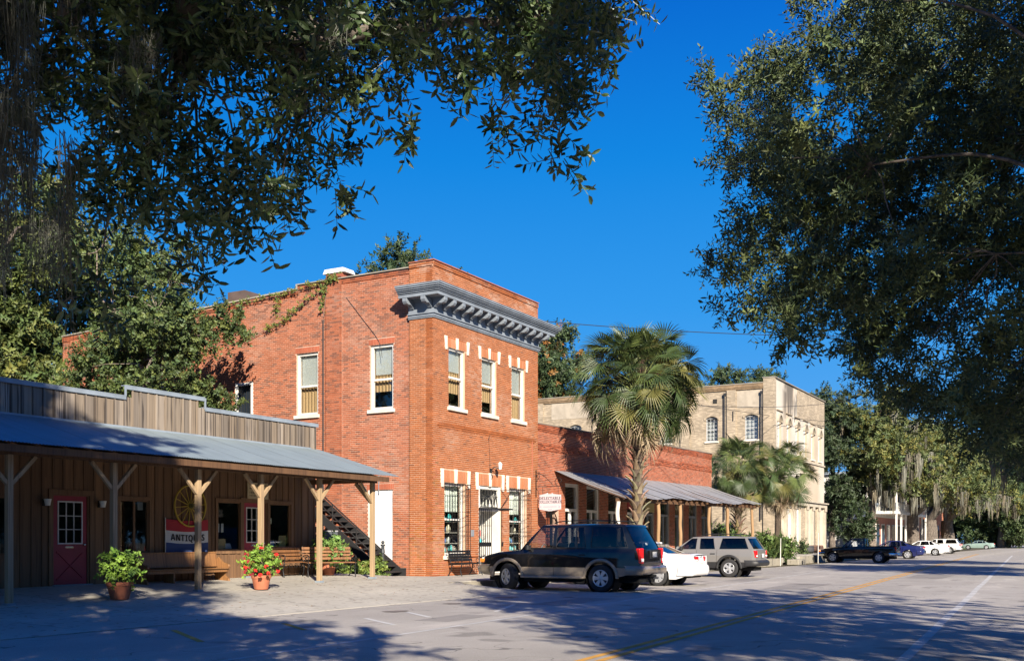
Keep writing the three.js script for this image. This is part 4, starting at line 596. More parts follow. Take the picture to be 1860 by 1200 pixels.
function makeCar(name, label, o) {
  const C = thing(name, label, o.category, [o.x, 0, o.z], o.ry ?? Math.PI / 2, o.group);
  const { L, Wd, R, xf, xr, sill, belt, plan, up, low, roofY, gh, cut } = o, hw = (x) => Wd / 2 * table(plan, x), Ra = R + (o.gap ?? .065), ycl = o.clad ?? 0;
  const prof = o.prof ?? [[0, .95], [.2, .985], [.45, 1], [.7, .99], [.9, .965], [1, .925]];
  const archY = (x) => { for (const w of [xf, xr]) { const d = Math.abs(x - w); if (d < Ra) return R + Math.sqrt(Ra * Ra - d * d); } return 0; };
  const yb = (x) => Math.max(table(sill, x), archY(x)), yt = (x) => table(belt, x), pz = (x, y) => hw(x) * table(prof, clamp((y - .3) / (yt(x) - .3), 0, 1));
  const xsFor = (a, b) => { const s = new Set([a, b]); for (let k = 1; k < 40; k++) s.add(lerp(a, b, k / 40)); for (const w of [xf, xr]) for (let k = 0; k <= 16; k++) { const x = w + Ra * Math.cos(k / 16 * Math.PI); for (const e of [x]) if (e > a && e < b) s.add(e); } for (const w of [xf - Ra - .001, xf + Ra + .001, xr - Ra - .001, xr + Ra + .001]) if (w > a && w < b) s.add(w); return [...s].sort((p, q) => p - q); };
  const sideGrid = (a, b, y0f, y1f, sgn, puff = 0) => { const xs = xsFor(a, b), n = xs.length - 1, NV = 9; return surf(n, NV, (u, v) => { const x = xs[Math.round(u * n)], lo = y0f(x), hi = Math.max(lo + .002, y1f(x)), y = lerp(lo, hi, v); return [x, y, sgn * (pz(x, y) + puff)]; }); };
  const ends = [-L / 2, ...cut, L / 2], names = o.panelNames;
  for (const s of [-1, 1]) for (let i = 0; i < ends.length - 1; i++) {
    const a = ends[i] + (i ? .005 : 0), b = ends[i + 1] - (i < ends.length - 2 ? .005 : 0);
    const pn = part(names[i], sideGrid(a, b, (x) => Math.max(yb(x), ycl), yt, s), up, C);
    if (ycl) part('cladding', sideGrid(a, b, yb, (x) => Math.max(yb(x) + .004, ycl - .012), s, .012), low, pn);
    if (/door/.test(names[i])) { part('handle', [rbox(.2, .035, .03, .012, b - .0 - (b - a) + .16, yt((a + b) / 2) - .16, s * (pz((a + b) / 2, yt((a + b) / 2) - .16) + .012))], o.handleMat ?? up, pn); }
  }
  part('inner_shell', [-1, 1].map((s) => sideGrid(-L / 2 + .06, L / 2 - .06, (x) => yb(x) + .01, (x) => yt(x) - .03, s, -.025)), CM.well, C);
  // ends
  const capEnd = (x, m, nm, bulge) => part(nm, surf(14, 14, (u, v) => { const y = lerp(table(sill, x), yt(x), v), w = pz(x, y), z = lerp(-w, w, u); return [x + Math.sign(x) * bulge * (1 - (2 * u - 1) ** 2) * Math.sin(Math.PI * clamp(v * .8 + .15, 0, 1)), y, z]; }), m, C);
  const nose = capEnd(L / 2, up, 'nose', .10), tail = capEnd(-L / 2, o.tailMat ?? up, 'tail', o.tailBulge ?? .06);
  const deck = (a, b, nm, crown) => part(nm, surf(24, 12, (u, v) => { const x = lerp(a, b, u), w = pz(x, yt(x)), t = 2 * v - 1; return [x, yt(x) + crown * (1 - t * t), w * t]; }), up, C);
  deck(gh.fb - .12, L / 2, 'hood', .05); if (o.trunk) deck(-L / 2, gh.rb + .1, 'trunk_lid', .035);
  // greenhouse
  const yB = (x) => yt(x) - .01, zb = (x) => pz(x, yt(x)) - .012, Y = (x, v) => lerp(yB(x), roofY - .05, v), Zg = (x, v) => lerp(zb(x), gh.hwr, v) + .02 * Math.sin(v * Math.PI);
  const fx = (v) => lerp(gh.fb, gh.fr, v), rx = (v) => lerp(gh.rb, gh.rr, v);
  const patch = (b0, b1, t0, t1, v0, v1, inset, s) => surf(6, 5, (u, w) => { const v = lerp(v0, v1, w), x = lerp(lerp(b0, t0, v), lerp(b1, t1, v), u); return [x, Y(x, v), s * (Zg(x, v) - inset)]; });
  const gl = o.glass;   // panes from rear to front: [bottom rear, bottom front, top rear, top front, material]
  for (const s of [-1, 1]) {
    let pb = gh.rb, pt = gh.rr; const pil = [];
    for (const g of gl) { pil.push(patch(pb, g[0], pt, g[2], 0, 1, 0, s)); pil.push(patch(g[0], g[1], g[2], g[3], .9, 1, 0, s), patch(g[0], g[1], g[2], g[3], 0, .06, 0, s)); pb = g[1]; pt = g[3]; }
    pil.push(patch(pb, gh.fb, pt, gh.fr, 0, 1, 0, s)); const pp = part('pillars', pil, o.pillarMat ?? up, C);
    for (const g of gl) { part('side_window', patch(g[0], g[1], g[2], g[3], .06, .9, .012, s), g[4] ? CM[g[4]] : CM.dark, C); part('window_seal', [patch(g[0] - .001, g[0] + .018, g[2] - .001, g[2] + .018, .06, .9, .004, s), patch(g[1] - .018, g[1] + .001, g[3] - .018, g[3] + .001, .06, .9, .004, s), patch(g[0], g[1], g[2], g[3], .06, .085, .003, s)], CM.trimBlack, pp); }
  }
  const across = (xv, v0, v1, zin, bulge, inset) => surf(14, 8, (u, w) => { const v = lerp(v0, v1, w), x = xv(v), t = 2 * u - 1, z = (Zg(x, v) - zin) * t; return [x + bulge * (1 - t * t) - inset * Math.sign(bulge), Y(x, v) + (v > .95 ? .0 : 0), z]; });
  part('windscreen', across(fx, .03, .93, .06, .10, .01), CM.clear, C); part('windscreen_frame', [across(fx, .93, 1, .0, .10, 0), across(fx, 0, .03, .0, .10, 0)], o.pillarMat ?? up, C);
  part('rear_window', across(rx, o.rwv ?? .08, .9, .07, -.07, .01), CM[o.rearGlass ?? 'dark'], C); part('rear_frame', [across(rx, .9, 1, 0, -.07, 0), across(rx, 0, o.rwv ?? .08, 0, -.07, 0)], o.pillarMat ?? up, C);
  part('roof', surf(24, 14, (u, v) => { const x = lerp(gh.rr - .07 * (1 - (2 * v - 1) ** 2), gh.fr + .10 * (1 - (2 * v - 1) ** 2), u), t = 2 * v - 1, e = Math.min(u, 1 - u) * 2; return [x, roofY - .05 + .05 * (1 - t ** 4) * Math.pow(e, .35), gh.hwr * t]; }), up, C);
  if (o.rails) for (const s of [-1, 1]) part('roof_rail', [tube([[gh.rr + .25, roofY - .02, s * (gh.hwr - .08)], [gh.rr + .32, roofY + .035, s * (gh.hwr - .08)], [gh.fr - .4, roofY + .035, s * (gh.hwr - .08)], [gh.fr - .32, roofY - .01, s * (gh.hwr - .08)]], .018, 30, 6)], CM.trimBlack, C);
  // floor, wells, cabin
  part('underbody', [bmm(-L / 2 + .15, L / 2 - .2, .26, .40, -Wd * .30, Wd * .30), bmm(xr + Ra + .06, xf - Ra - .06, .26, .42, -Wd * .44, Wd * .44)], CM.well, C);
  part('wheel_well', [xf, xr].flatMap((w) => [-1, 1].map((s) => muv(place(new THREE.CylinderGeometry(Ra - .01, Ra - .01, Wd * .26, 20, 1, true, -Math.PI / 2, Math.PI), w, R, s * Wd * .35, Math.PI / 2, 0, 0)))), CM.well, C);
  const seats = []; for (const [x, n] of o.seats) for (const z of n === 2 ? [-.38, .38] : [-.42, 0, .42]) seats.push(rbox(.5, .16, .5, .05, x, yt(0) - .42, z), rbox(.16, .62, .5, .06, x - .27, yt(0) - .12, z, 0, 0, .2), rbox(.1, .18, .26, .04, x - .36, yt(0) + .28, z));
  part('seats', seats, CM.seat, C); part('dashboard', [rbox(.4, .22, Wd * .82, .06, gh.fb - .22, yt(gh.fb) - .16, 0)], CM.seat, C);
  part('steering_wheel', [muv(place(new THREE.TorusGeometry(.19, .018, 6, 24), gh.fb - .52, yt(gh.fb) - .02, -.38, 0, Math.PI / 2 - .0, 0).rotateZ(0))], mat([.3, .3, .28], .6), C);
  part('cabin_floor', [bmm(-L / 2 + .2, gh.fb, .42, .46, -Wd * .42, Wd * .42)], CM.well, C);
  // wheels
  const G = wheelGeos(R, o.rim, o.spokes, o.tw ?? .22);
  for (const [w, st] of [[xf, o.steer ?? 0], [xr, 0]]) for (const s of [-1, 1]) { const wh = part('wheel', G.tyre, M.rubber, C); wh.position.set(w, R, s * (Wd / 2 - .13)); wh.rotation.y = (s < 0 ? Math.PI : 0) + st; part('rim', G.face, o.rimMat ?? M.alloy, wh); part('rim_dish', G.dish, mat([.10, .10, .105], .4, { metalness: .7 }), wh); }
  // lamps, bumpers, plate, mirrors
  const ry = o.tailY;
  for (const s of [-1, 1]) { const zz = s * (pz(-L / 2, ry) - o.tailW / 2 + .02); const tl = part('tail_lamp', [rbox(.14, o.tailH, o.tailW, .025, -L / 2 - .0 + .045, ry, zz, 0, s * .25, 0, 2)], CM.tail, C); part('reverse_lamp', [rbox(.05, o.tailH * .22, o.tailW * .62, .01, -L / 2 - .012, ry - o.tailH * .26, zz - s * .02, 0, s * .25, 0)], CM.lamp, tl); const hl = part('head_lamp', [rbox(.16, .17, .34, .03, L / 2 - .02, o.headY, s * (pz(L / 2, o.headY) - .14), 0, -s * .3, 0, 2)], CM.lamp, C); part('turn_lamp', [rbox(.16, .12, .06, .015, L / 2 - .07, o.headY, s * (pz(L / 2 - .1, o.headY) + .0), 0, 0, 0)], CM.amber, hl);
    part('mirror', [rbox(.10, .15, .2, .03, gh.fb - .32, yt(gh.fb) + .08, s * (pz(gh.fb, yt(gh.fb)) + .08))], o.handleMat ?? CM.trimBlack, C); }
  const bumper = (nm, x, h, pr) => { const sg = Math.sign(x); part(nm, surf(22, 8, (u, v) => { const t = 2 * u - 1, a = lerp(-1.5, 1.5, v), xx = x - sg * .45 * Math.max(0, Math.abs(t) - .82) / .18, w = Wd / 2 * Math.min(1, table(plan, xx) + .015); return [xx + sg * pr * Math.cos(a) * (1 - .55 * t ** 4), o.bumpY + h / 2 * Math.sin(a) / Math.sin(1.5), w * clamp(t / .82, -1, 1) + Math.sign(t) * .02 * Math.cos(a)]; }), o.bumpMat ?? up, C); };
  bumper('rear_bumper', -L / 2, o.bumpH ?? .24, o.bumpOut ?? .15); bumper('front_bumper', L / 2, .26, .16);
  part('licence_plate', [rbox(.012, .15, .3, .003, -L / 2 - (o.plateX ?? .075), o.plateY, 0)], CM.plate, C); part('grille', [rbox(.05, .2, Wd * .45, .02, L / 2 + .085, o.headY - .02, 0)], CM.trimBlack, C);
  if (o.flare) for (const w of [xf, xr]) for (const s of [-1, 1]) { const g = new THREE.TorusGeometry(Ra + .045, .052, 6, 28, Math.PI); g.scale(1, 1, .55); part('wheel_flare', [muv(place(g, w, R, s * (pz(w, .75) + .004)))], o.flare, C); }
  if (o.step) for (const s of [-1, 1]) part('running_board', [rbox(xf - xr - 2 * Ra - .04, .075, .17, .03, (xf + xr) / 2, .40, s * (Wd / 2 + .0), 0, 0, 0, 2)], low, C);
  if (o.extra) o.extra(C, { pz, yt, L, Wd });
  return C;
}
const sedan = (o) => ({ category: 'car', L: 4.8, Wd: 1.82, R: .325, rim: .215, spokes: 7, tw: .205, xf: 1.45, xr: -1.29, sill: [[-2.4, .44], [-2.15, .30], [-1.9, .22], [1.9, .22], [2.2, .24], [2.4, .34]], belt: [[-2.4, .96], [-2.32, 1.00], [-1.6, 1.02], [-.9, .99], [.9, .93], [1.4, .90], [2.1, .76], [2.4, .62]], plan: [[-2.4, .80], [-2.25, .90], [-1.9, .97], [-1, 1], [1.2, 1], [1.9, .95], [2.25, .84], [2.4, .72]], roofY: 1.45, gh: { fb: 1.12, fr: .25, rb: -1.68, rr: -.78, hwr: .60 }, cut: [-.93, .08, 1.0], panelNames: ['rear_quarter', 'rear_door', 'front_door', 'front_wing'], glass: [[-1.30, -.82, -.86, -.72, 'dark'], [-.78, .06, -.66, -.02, 'dark'], [.12, .92, .04, .20, 'clear']], seats: [[.25, 2], [-.75, 3]], bumpOut: .09, tailY: .87, tailH: .15, tailW: .46, headY: .66, bumpY: .50, bumpH: .34, plateY: .80, plateX: .07, trunk: true, ...o });
const suv = (o) => ({ category: 'SUV', L: 4.66, Wd: 1.74, R: .36, rim: .215, spokes: 5, tw: .235, gap: .08, xf: 1.42, xr: -1.28, sill: [[-2.33, .50], [-2.0, .42], [-1.7, .36], [1.8, .36], [2.33, .46]], belt: [[-2.33, 1.08], [-2.2, 1.10], [.8, 1.08], [1.1, 1.05], [2.0, .98], [2.33, .86]], plan: [[-2.33, .90], [-2.2, .95], [-1.7, .99], [1.4, 1], [2.0, .96], [2.33, .84]], roofY: 1.64, gh: { fb: 1.0, fr: .25, rb: -2.26, rr: -1.95, hwr: .66 }, cut: [-.78, .06, .98], panelNames: ['rear_quarter', 'rear_door', 'front_door', 'front_wing'], glass: [[-2.06, -.86, -1.86, -.98, 'dark'], [-.72, -.20, -.72, -.32, 'dark'], [-.16, .02, -.28, -.02, 'dark'], [.10, .86, .06, .24, 'dark']].map((g, i) => i === 1 ? [-.70, -.06, -.60, -.06, 'dark'] : i === 2 ? null : g).filter(Boolean), seats: [[.3, 2], [-.6, 3]], tailY: .92, tailH: .28, tailW: .16, headY: .80, bumpY: .56, plateY: .86, tailBulge: .03, ...o });
const white = [.72, .72, .71];
{
  const black = paint([.006, .006, .007]), tan = paint([.24, .195, .145], .4);
  makeCar('parked_suv', 'large black SUV with tan lower panels parked nose-in at the barred shop', {
    category: 'SUV', group: 'cars parked nose-in along the street', x: 27.86, z: -13.72, L: 5.2, Wd: 2.0, R: .39, rim: .235, spokes: 6, tw: .25, gap: .075, xf: 1.58, xr: -1.44, steer: -.5, sill: [[-2.6, .62], [-2.3, .50], [-2.0, .43], [2.0, .42], [2.45, .44], [2.6, .52]], belt: [[-2.6, 1.20], [-2.45, 1.22], [.9, 1.20], [1.15, 1.17], [1.9, 1.11], [2.4, 1.0], [2.6, .86]], plan: [[-2.6, .89], [-2.45, .94], [-2, .985], [1.6, 1], [2.2, .95], [2.5, .84], [2.6, .76]], roofY: 1.95, gh: { fb: 1.18, fr: .48, rb: -2.50, rr: -2.10, hwr: .76 }, cut: [-1.02, .04, 1.12], panelNames: ['rear_quarter', 'rear_door', 'front_door', 'front_wing'], glass: [[-2.26, -1.10, -2.02, -1.10, 'dark'], [-.96, -.66, -.86, -.64, 'dark'], [-.62, .0, -.60, .0, 'dark'], [.10, 1.02, .08, .46, 'clear']], seats: [[.35, 2], [-.6, 3], [-1.6, 3]], tailY: 1.02, tailH: .44, tailW: .20, headY: .86, bumpY: .62, bumpH: .26, bumpMat: tan, plateY: 1.06, plateX: .085, up: black, low: tan, clad: .70, flare: tan, step: true, rails: true, rwv: .02, tailBulge: .05,
    extra: (C, { L }) => { part('plate_recess', [rbox(.02, .24, .6, .005, -L / 2 - .058, 1.06, 0)], CM.trimBlack, C); part('window_sticker', [rbox(.006, .07, .14, .002, -L / 2 + .0, 1.36, -.42, 0, 0, -.4)], CM.plate, C); part('tow_hitch', [bmm(-2.72, -2.5, .42, .48, -.05, .05)], CM.trimBlack, C); part('exhaust', [cyl(.04, .04, .5, -2.35, .38, .5, 10, 0, 0, Math.PI / 2)], M.alloy, C); } });
  makeCar('parked_sedan', 'white sedan seen from behind between the two parked SUVs', sedan({ group: 'cars parked nose-in along the street', x: 32.32, z: -13.66, up: paint(white), rimMat: M.alloy, extra: (C, { L }) => part('badge', [rbox(.012, .05, .07, .004, -L / 2 - .05, .93, 0), rbox(.01, .022, .16, .003, -L / 2 - .03, .94, -.55)], M.chrome, C) }));
  const pewter = paint([.165, .158, .15], .35);
  makeCar('parked_suv', 'silver grey SUV with black lower body and tinted windows parked by the palms', suv({ group: 'cars parked nose-in along the street', x: 40.95, z: -14.05, up: pewter, low: CM.trimBlack, clad: .60, flare: CM.trimBlack, bumpMat: CM.trimBlack, handleMat: CM.trimBlack, rails: true }));
  // pickup
  makeCar('pickup_truck', 'black pickup truck with open bed beside the tan building', {
    category: 'pickup', group: 'cars parked nose-in along the street', x: 70.6, z: -13.75, L: 4.85, Wd: 1.76, R: .345, rim: .205, spokes: 5, tw: .22, gap: .075, xf: 1.5, xr: -1.38, sill: [[-2.42, .50], [-2.1, .42], [1.9, .38], [2.42, .46]], belt: [[-2.42, 1.06], [-.55, 1.06], [-.5, 1.03], [.8, 1.02], [1.0, 1.01], [2.0, .93], [2.42, .80]], plan: [[-2.42, .93], [-2.3, .97], [1.5, 1], [2.1, .95], [2.42, .84]], roofY: 1.62, gh: { fb: .95, fr: .38, rb: -.55, rr: -.48, hwr: .63 }, cut: [-.62, .86], panelNames: ['bed_side', 'front_door', 'front_wing'], glass: [[-.44, .80, -.40, .34, 'clear']], seats: [[.2, 2]], tailY: .90, tailH: .26, tailW: .14, headY: .76, bumpY: .56, bumpH: .18, bumpMat: M.chrome, plateY: .62, plateX: .13, up: black, low: black, rwv: .1, rearGlass: 'clear', tailBulge: .01,
    extra: (C) => { part('bed_floor', [bmm(-2.38, -.62, .70, .74, -.72, .72), bmm(-.66, -.62, .7, 1.05, -.76, .76), bmm(-2.4, -.62, .74, 1.0, -.80, -.78), bmm(-2.4, -.62, .74, 1.0, .78, .80)], CM.well, C); part('bed_rail', [bmm(-2.42, -.62, 1.055, 1.085, -.84, -.74), bmm(-2.42, -.62, 1.055, 1.085, .74, .84)], black, C); } });
  makeCar('parked_sedan', 'dark navy sedan parked behind the black pickup', sedan({ group: 'cars parked nose-in along the street', x: 87.6, z: -14.5, up: paint([.008, .012, .07]), spokes: 5 }));
  makeCar('parked_sedan', 'white sedan parked between the navy car and the far white SUV', sedan({ group: 'cars parked nose-in along the street', x: 107.9, z: -15.1, up: paint(white), spokes: 5 }));
  makeCar('parked_suv', 'white and silver SUV parked farthest along beside the oak trunk', suv({ group: 'cars parked nose-in along the street', x: 122.3, z: -15.5, up: paint([.6, .6, .59]), low: paint([.35, .35, .35]), clad: .6 }));
  makeCar('parked_sedan', 'pale green sedan standing alone at the far end of the street', sedan({ x: 187, z: -17.5, up: paint([.22, .30, .27]), roofY: 1.42 }));
}
// ---------- street furniture and small things ----------
const fontB = await new FontLoader().loadAsync('fonts/droid/droid_sans_bold.typeface.json');
const fontS = await new FontLoader().loadAsync('fonts/droid/droid_serif_bold.typeface.json');
const text = (s, size, font = fontB, depth = .006) => { const g = new TextGeometry(s, { font, size, depth, curveSegments: 3 }); g.computeBoundingBox(); g.translate(-(g.boundingBox.max.x + g.boundingBox.min.x) / 2, 0, 0); return muv(g); };
{
  reseed(61);
  const wy = mat([.50, .34, .035], .6, { map: T.grime });
  const w = thing('wagon_wheel', 'yellow wooden wagon wheel hung on the dark board wall', 'wheel', [19.74, 2.36, -20.80]);
  part('rim', [muv(new THREE.TorusGeometry(.535, .024, 8, 48).scale(1, 1, 1.2))], wy, w); part('hub', [cyl(.062, .062, .13, 0, 0, .0, 14, Math.PI / 2), cyl(.035, .035, .18, 0, 0, .02, 10, Math.PI / 2)], mat([.10, .09, .02], .6), w);
  for (let i = 0; i < 14; i++) { const a = i / 14 * Math.PI * 2 + .1; part('spoke', [rod([Math.cos(a) * .05, Math.sin(a) * .05, 0], [Math.cos(a) * .525, Math.sin(a) * .525, 0], .014, .011, 6)], wy, w); }
  const b = thing('shop_banner', 'red, white and blue cloth banner reading ANTIQUES below the wagon wheel', 'banner', [19.67, 1.14, -20.84]);
  const strip = (y0, y1, c, nm) => part(nm, surf(30, 4, (u, v) => [lerp(-.73, .73, u), lerp(y0, y1, v) - .04 * Math.sin(u * Math.PI), .012 + .010 * Math.sin(u * 17) * .6]), mat(c, .9), b);
  strip(.0, .27, [.035, .06, .16], 'blue_stripe'); strip(.27, .58, [.52, .52, .50], 'white_stripe'); strip(.58, .87, [.34, .025, .035], 'red_stripe');
  const gs = [...'ANTIQUES'].map((ch) => text(ch, .165, fontB, .004)), ws = gs.map((g) => { g.computeBoundingBox(); return g.boundingBox.max.x - g.boundingBox.min.x; }); let lx = -(ws.reduce((q, v) => q + v, 0) + .03 * 7) / 2; gs.forEach((g, i) => { const l = part('letter', g, mat([.01, .01, .012], .8), b); l.position.set(lx + ws[i] / 2, .335 - .04 * Math.sin((lx + .73) / 1.46 * Math.PI), .026); lx += ws[i] + .03; });
  part('edge_pole', [rod([-.745, 0, .015], [-.745, .9, .015], .012)], M.cream, b);
  // cream sign over the second door
  const s = thing('door_sign', 'cream painted sign board above the right red door', 'sign', [22.30, 2.62, -20.835]); part('board', [rbox(.84, .46, .025, .006, 0, .24, 0)], mat([.50, .40, .24], .7, { map: T.grime }), s);
  for (const [y, h] of [[.39, .045], [.30, .035], [.185, .05], [.10, .035]]) for (let x = -.34; x < .34; x += rr(.05, .07)) part('letter_stroke', [bmm(x, x + rr(.018, .036), y - h / 2, y + h / 2, .012, .017)], mat([.05, .04, .02], .8), s);
  // long pew
  const p = thing('church_pew', 'long wooden church pew with scrolled end against the board wall', 'bench', [19.15, .37, -20.42]);
  part('seat', [rbox(2.7, .035, .42, .01, 0, .44, .05)], M.bench, p); part('backrest', [rbox(2.7, .46, .03, .01, 0, .72, -.20, -.14, 0, 0)], M.bench, p); part('back_rail', [rbox(2.72, .05, .06, .015, 0, .96, -.235)], M.bench, p); part('apron_board', [rbox(2.66, .1, .025, .005, 0, .37, .2)], M.bench, p);
  const endO = [[-.26, 0], [.26, 0], [.24, .08], [.10, .2], [.22, .42], [.26, .50], [.24, .56], [.12, .60], [.02, .64], [-.08, .74], [-.14, .80], [-.18, .74], [-.22, .68], [-.27, .72]];
  for (const x of [-1.38, 1.34]) { const e = part('end_panel', extr(endO.map(([a, y]) => [-a, y * 1.0]), .045, .006), M.bench, p); e.rotation.y = Math.PI / 2; e.position.set(x, 0, 0); }
  for (const x of [-.5, .45]) part('leg', [rbox(.05, .42, .36, .006, x, .21, .04)], M.bench, p);
  p.scale.y = .8;
  // slatted benches with iron ends
  const bench = (label, x, y, z, ry, Lb, metal) => {
    const o = thing(metal ? 'iron_bench' : 'slatted_bench', label, 'bench', [x, y, z], ry, metal ? undefined : 'slatted benches outside the timber shop'), m = metal ? M.iron : M.slat;
    for (let i = 0; i < 5; i++) part('seat_slat', [rbox(Lb, .022, .07, .005, 0, .43 + (i === 0 ? -.01 : 0), .18 - i * .09)], m, o); for (let i = 0; i < 4; i++) part('back_slat', [rbox(Lb, .075, .02, .005, 0, .54 + i * .1, -.24 - i * .028, -.27, 0, 0)], m, o);
    for (const e of [-1, 1]) { const xx = e * (Lb / 2 - .03); part('iron_end', [tube([[xx, 0, .22], [xx, .2, .17], [xx, .42, .21], [xx, .40, -.02], [xx, .42, -.2], [xx, .66, -.28], [xx, .90, -.36]], .018, 28, 6), tube([[xx, 0, -.34], [xx, .18, -.22], [xx, .42, -.2]], .018, 12, 6), tube([[xx, .42, .21], [xx, .60, .24], [xx, .64, .14], [xx, .62, -.26]], .016, 16, 6), muv(place(new THREE.TorusGeometry(.07, .012, 5, 14), xx, .52, .02, 0, Math.PI / 2, 0))], M.iron, o); }
    for (let i = 0; i < 6; i++) part('scroll', [muv(place(new THREE.TorusGeometry(.06, .009, 4, 12), lerp(-Lb / 2 + .12, Lb / 2 - .12, i / 5), .33, .2))], M.iron, o);
    return o;
  };
  bench('brown slatted bench under the shop window right of the second red door', 23.40, .40, -20.50, 0, 1.3);
  bench('brown slatted bench set at an angle between the last two porch posts', 24.15, .385, -19.75, -.55, 1.5);
  bench('black iron bench under the left barred window of the brick building', 31.3, .228, -19.45, 0, 1.45, true);
  // hanging sign on a scrolled bracket
  const h = thing('hanging_sign', 'pale pink shaped shop sign hanging from a scrolled iron bracket', 'sign', [37.25, 0, -19.86], -Math.PI / 2);
  part('bracket', [bar([0, 3.62, 0], [1.25, 3.62, 0], .025), bar([.0, 3.2, 0], [.0, 4.3, 0], .025), tube([[.0, 4.2, 0], [.35, 4.05, 0], [.78, 3.66, 0]], .012, 12, 5), tube([[.95, 3.64, 0], [.85, 3.82, 0], [1.0, 3.96, 0], [1.14, 3.86, 0], [1.06, 3.74, 0], [.98, 3.82, 0]], .014, 26, 5), tube([[.04, 3.9, 0], [.16, 4.0, 0], [.1, 4.12, 0], [.02, 4.05, 0]], .012, 14, 5)], M.iron, h);
  const sb = part('board', [extr([[.16, 2.70], [.56, 2.63], [.68, 2.63], [1.12, 2.70], [1.12, 3.27], [.78, 3.31], [.72, 3.35], [.70, 3.31], [.54, 3.31], [.52, 3.36], [.46, 3.33], [.16, 3.27]], .03, .004).translate(0, 0, -.015)], mat([.50, .425, .435], .6), h);
  const ink = mat([.03, .018, .035], .7), l1 = part('lettering', text('DELECTABLE', .112, fontS, .004), ink, sb), l2 = part('lettering', text('COLLECTABLES', .112, fontS, .004), ink, sb); l1.position.set(.64, 3.09, .02); l2.position.set(.64, 2.945, .02); l1.scale.x = .92; l2.scale.x = .84;
  part('ornament', [tube([[.24, 2.84, .02], [.21, 2.80, .02], [.25, 2.77, .02]], .008, 8, 4), tube([[1.04, 2.84, .02], [1.07, 2.80, .02], [1.03, 2.77, .02]], .008, 8, 4), bar([.34, 2.805, .02], [.94, 2.805, .02], .014, .008), tube([[.56, 2.71, .02], [.64, 2.68, .02], [.72, 2.71, .02]], .007, 8, 4)], mat([.25, .13, .28], .7), sb);
  part('hanger', [rod([.3, 3.28, 0], [.3, 3.62, 0], .008), rod([1.0, 3.28, 0], [1.0, 3.62, 0], .008)], M.iron, h);
  // barrels, pots and stakes by the tan building
  const barrel = (label, x, z, c) => { const o = thing('barrel_planter', label, 'barrel', [x, .505, z], 0, 'half barrels outside the tan building'); part('staves', [muv(new THREE.LatheGeometry([[0, 0], [.44, 0], [.52, .2], [.54, .36], [.5, .56], [.44, .58], [.42, .5], [0, .48]].map((q) => new THREE.Vector2(...q)), 18))], mat(c, .8, { map: T.grime }), o); for (const y of [.12, .45]) part('hoop', [muv(place(new THREE.TorusGeometry(.525, .014, 5, 24), 0, y, 0, Math.PI / 2))], M.steel, o); };
  barrel('dark grey half barrel planter beside the tan front', 76.6, -18.6, [.06, .06, .062]); barrel('brown half barrel planter nearest the black pickup', 80.9, -18.9, [.16, .09, .06]);
  for (const [x, z, hh, lab] of [[59.4, -15.9, 1.25, 'thin white marker stake by the palm kerb'], [66.8, -15.5, 1.6, 'thin metal stake left of the black pickup'], [75.2, -16.8, 1.2, 'thin pale stake in front of the tan building']]) { const o = thing('marker_stake', lab, 'stake', [x, 0, z], 0); part('rod', [rod([0, 0, 0], [.08, hh + .3, 0], .025, .02, 6)], M.white, o); part('tip', [sph(.03, .08, hh + .3, 0, 6, 5)], M.white, o); }
  // overhead lines
  const wire = (label, a, b, sag) => { const pts = []; for (let i = 0; i <= 16; i++) { const t = i / 16; pts.push([lerp(a[0], b[0], t), lerp(a[1], b[1], t) - sag * 4 * t * (1 - t), lerp(a[2], b[2], t)]); } const o = part(numbered('overhead_wire'), [tube(pts, .016, 40, 5)], M.iron, scene); tag(o, label, 'wire'); };
  wire('thin dark cable from the brick parapet towards the right-hand oak', [37.3, 10.35, -19.98], [62, 12.6, 6], .9);
  wire('upper dark cable crossing in front of the tan building', [52, 8.6, -19.5], [96, 14.2, -17], .5); wire('lower dark cable crossing in front of the tan building', [60.5, 9.6, -21], [96, 11.9, -19], .2);
}
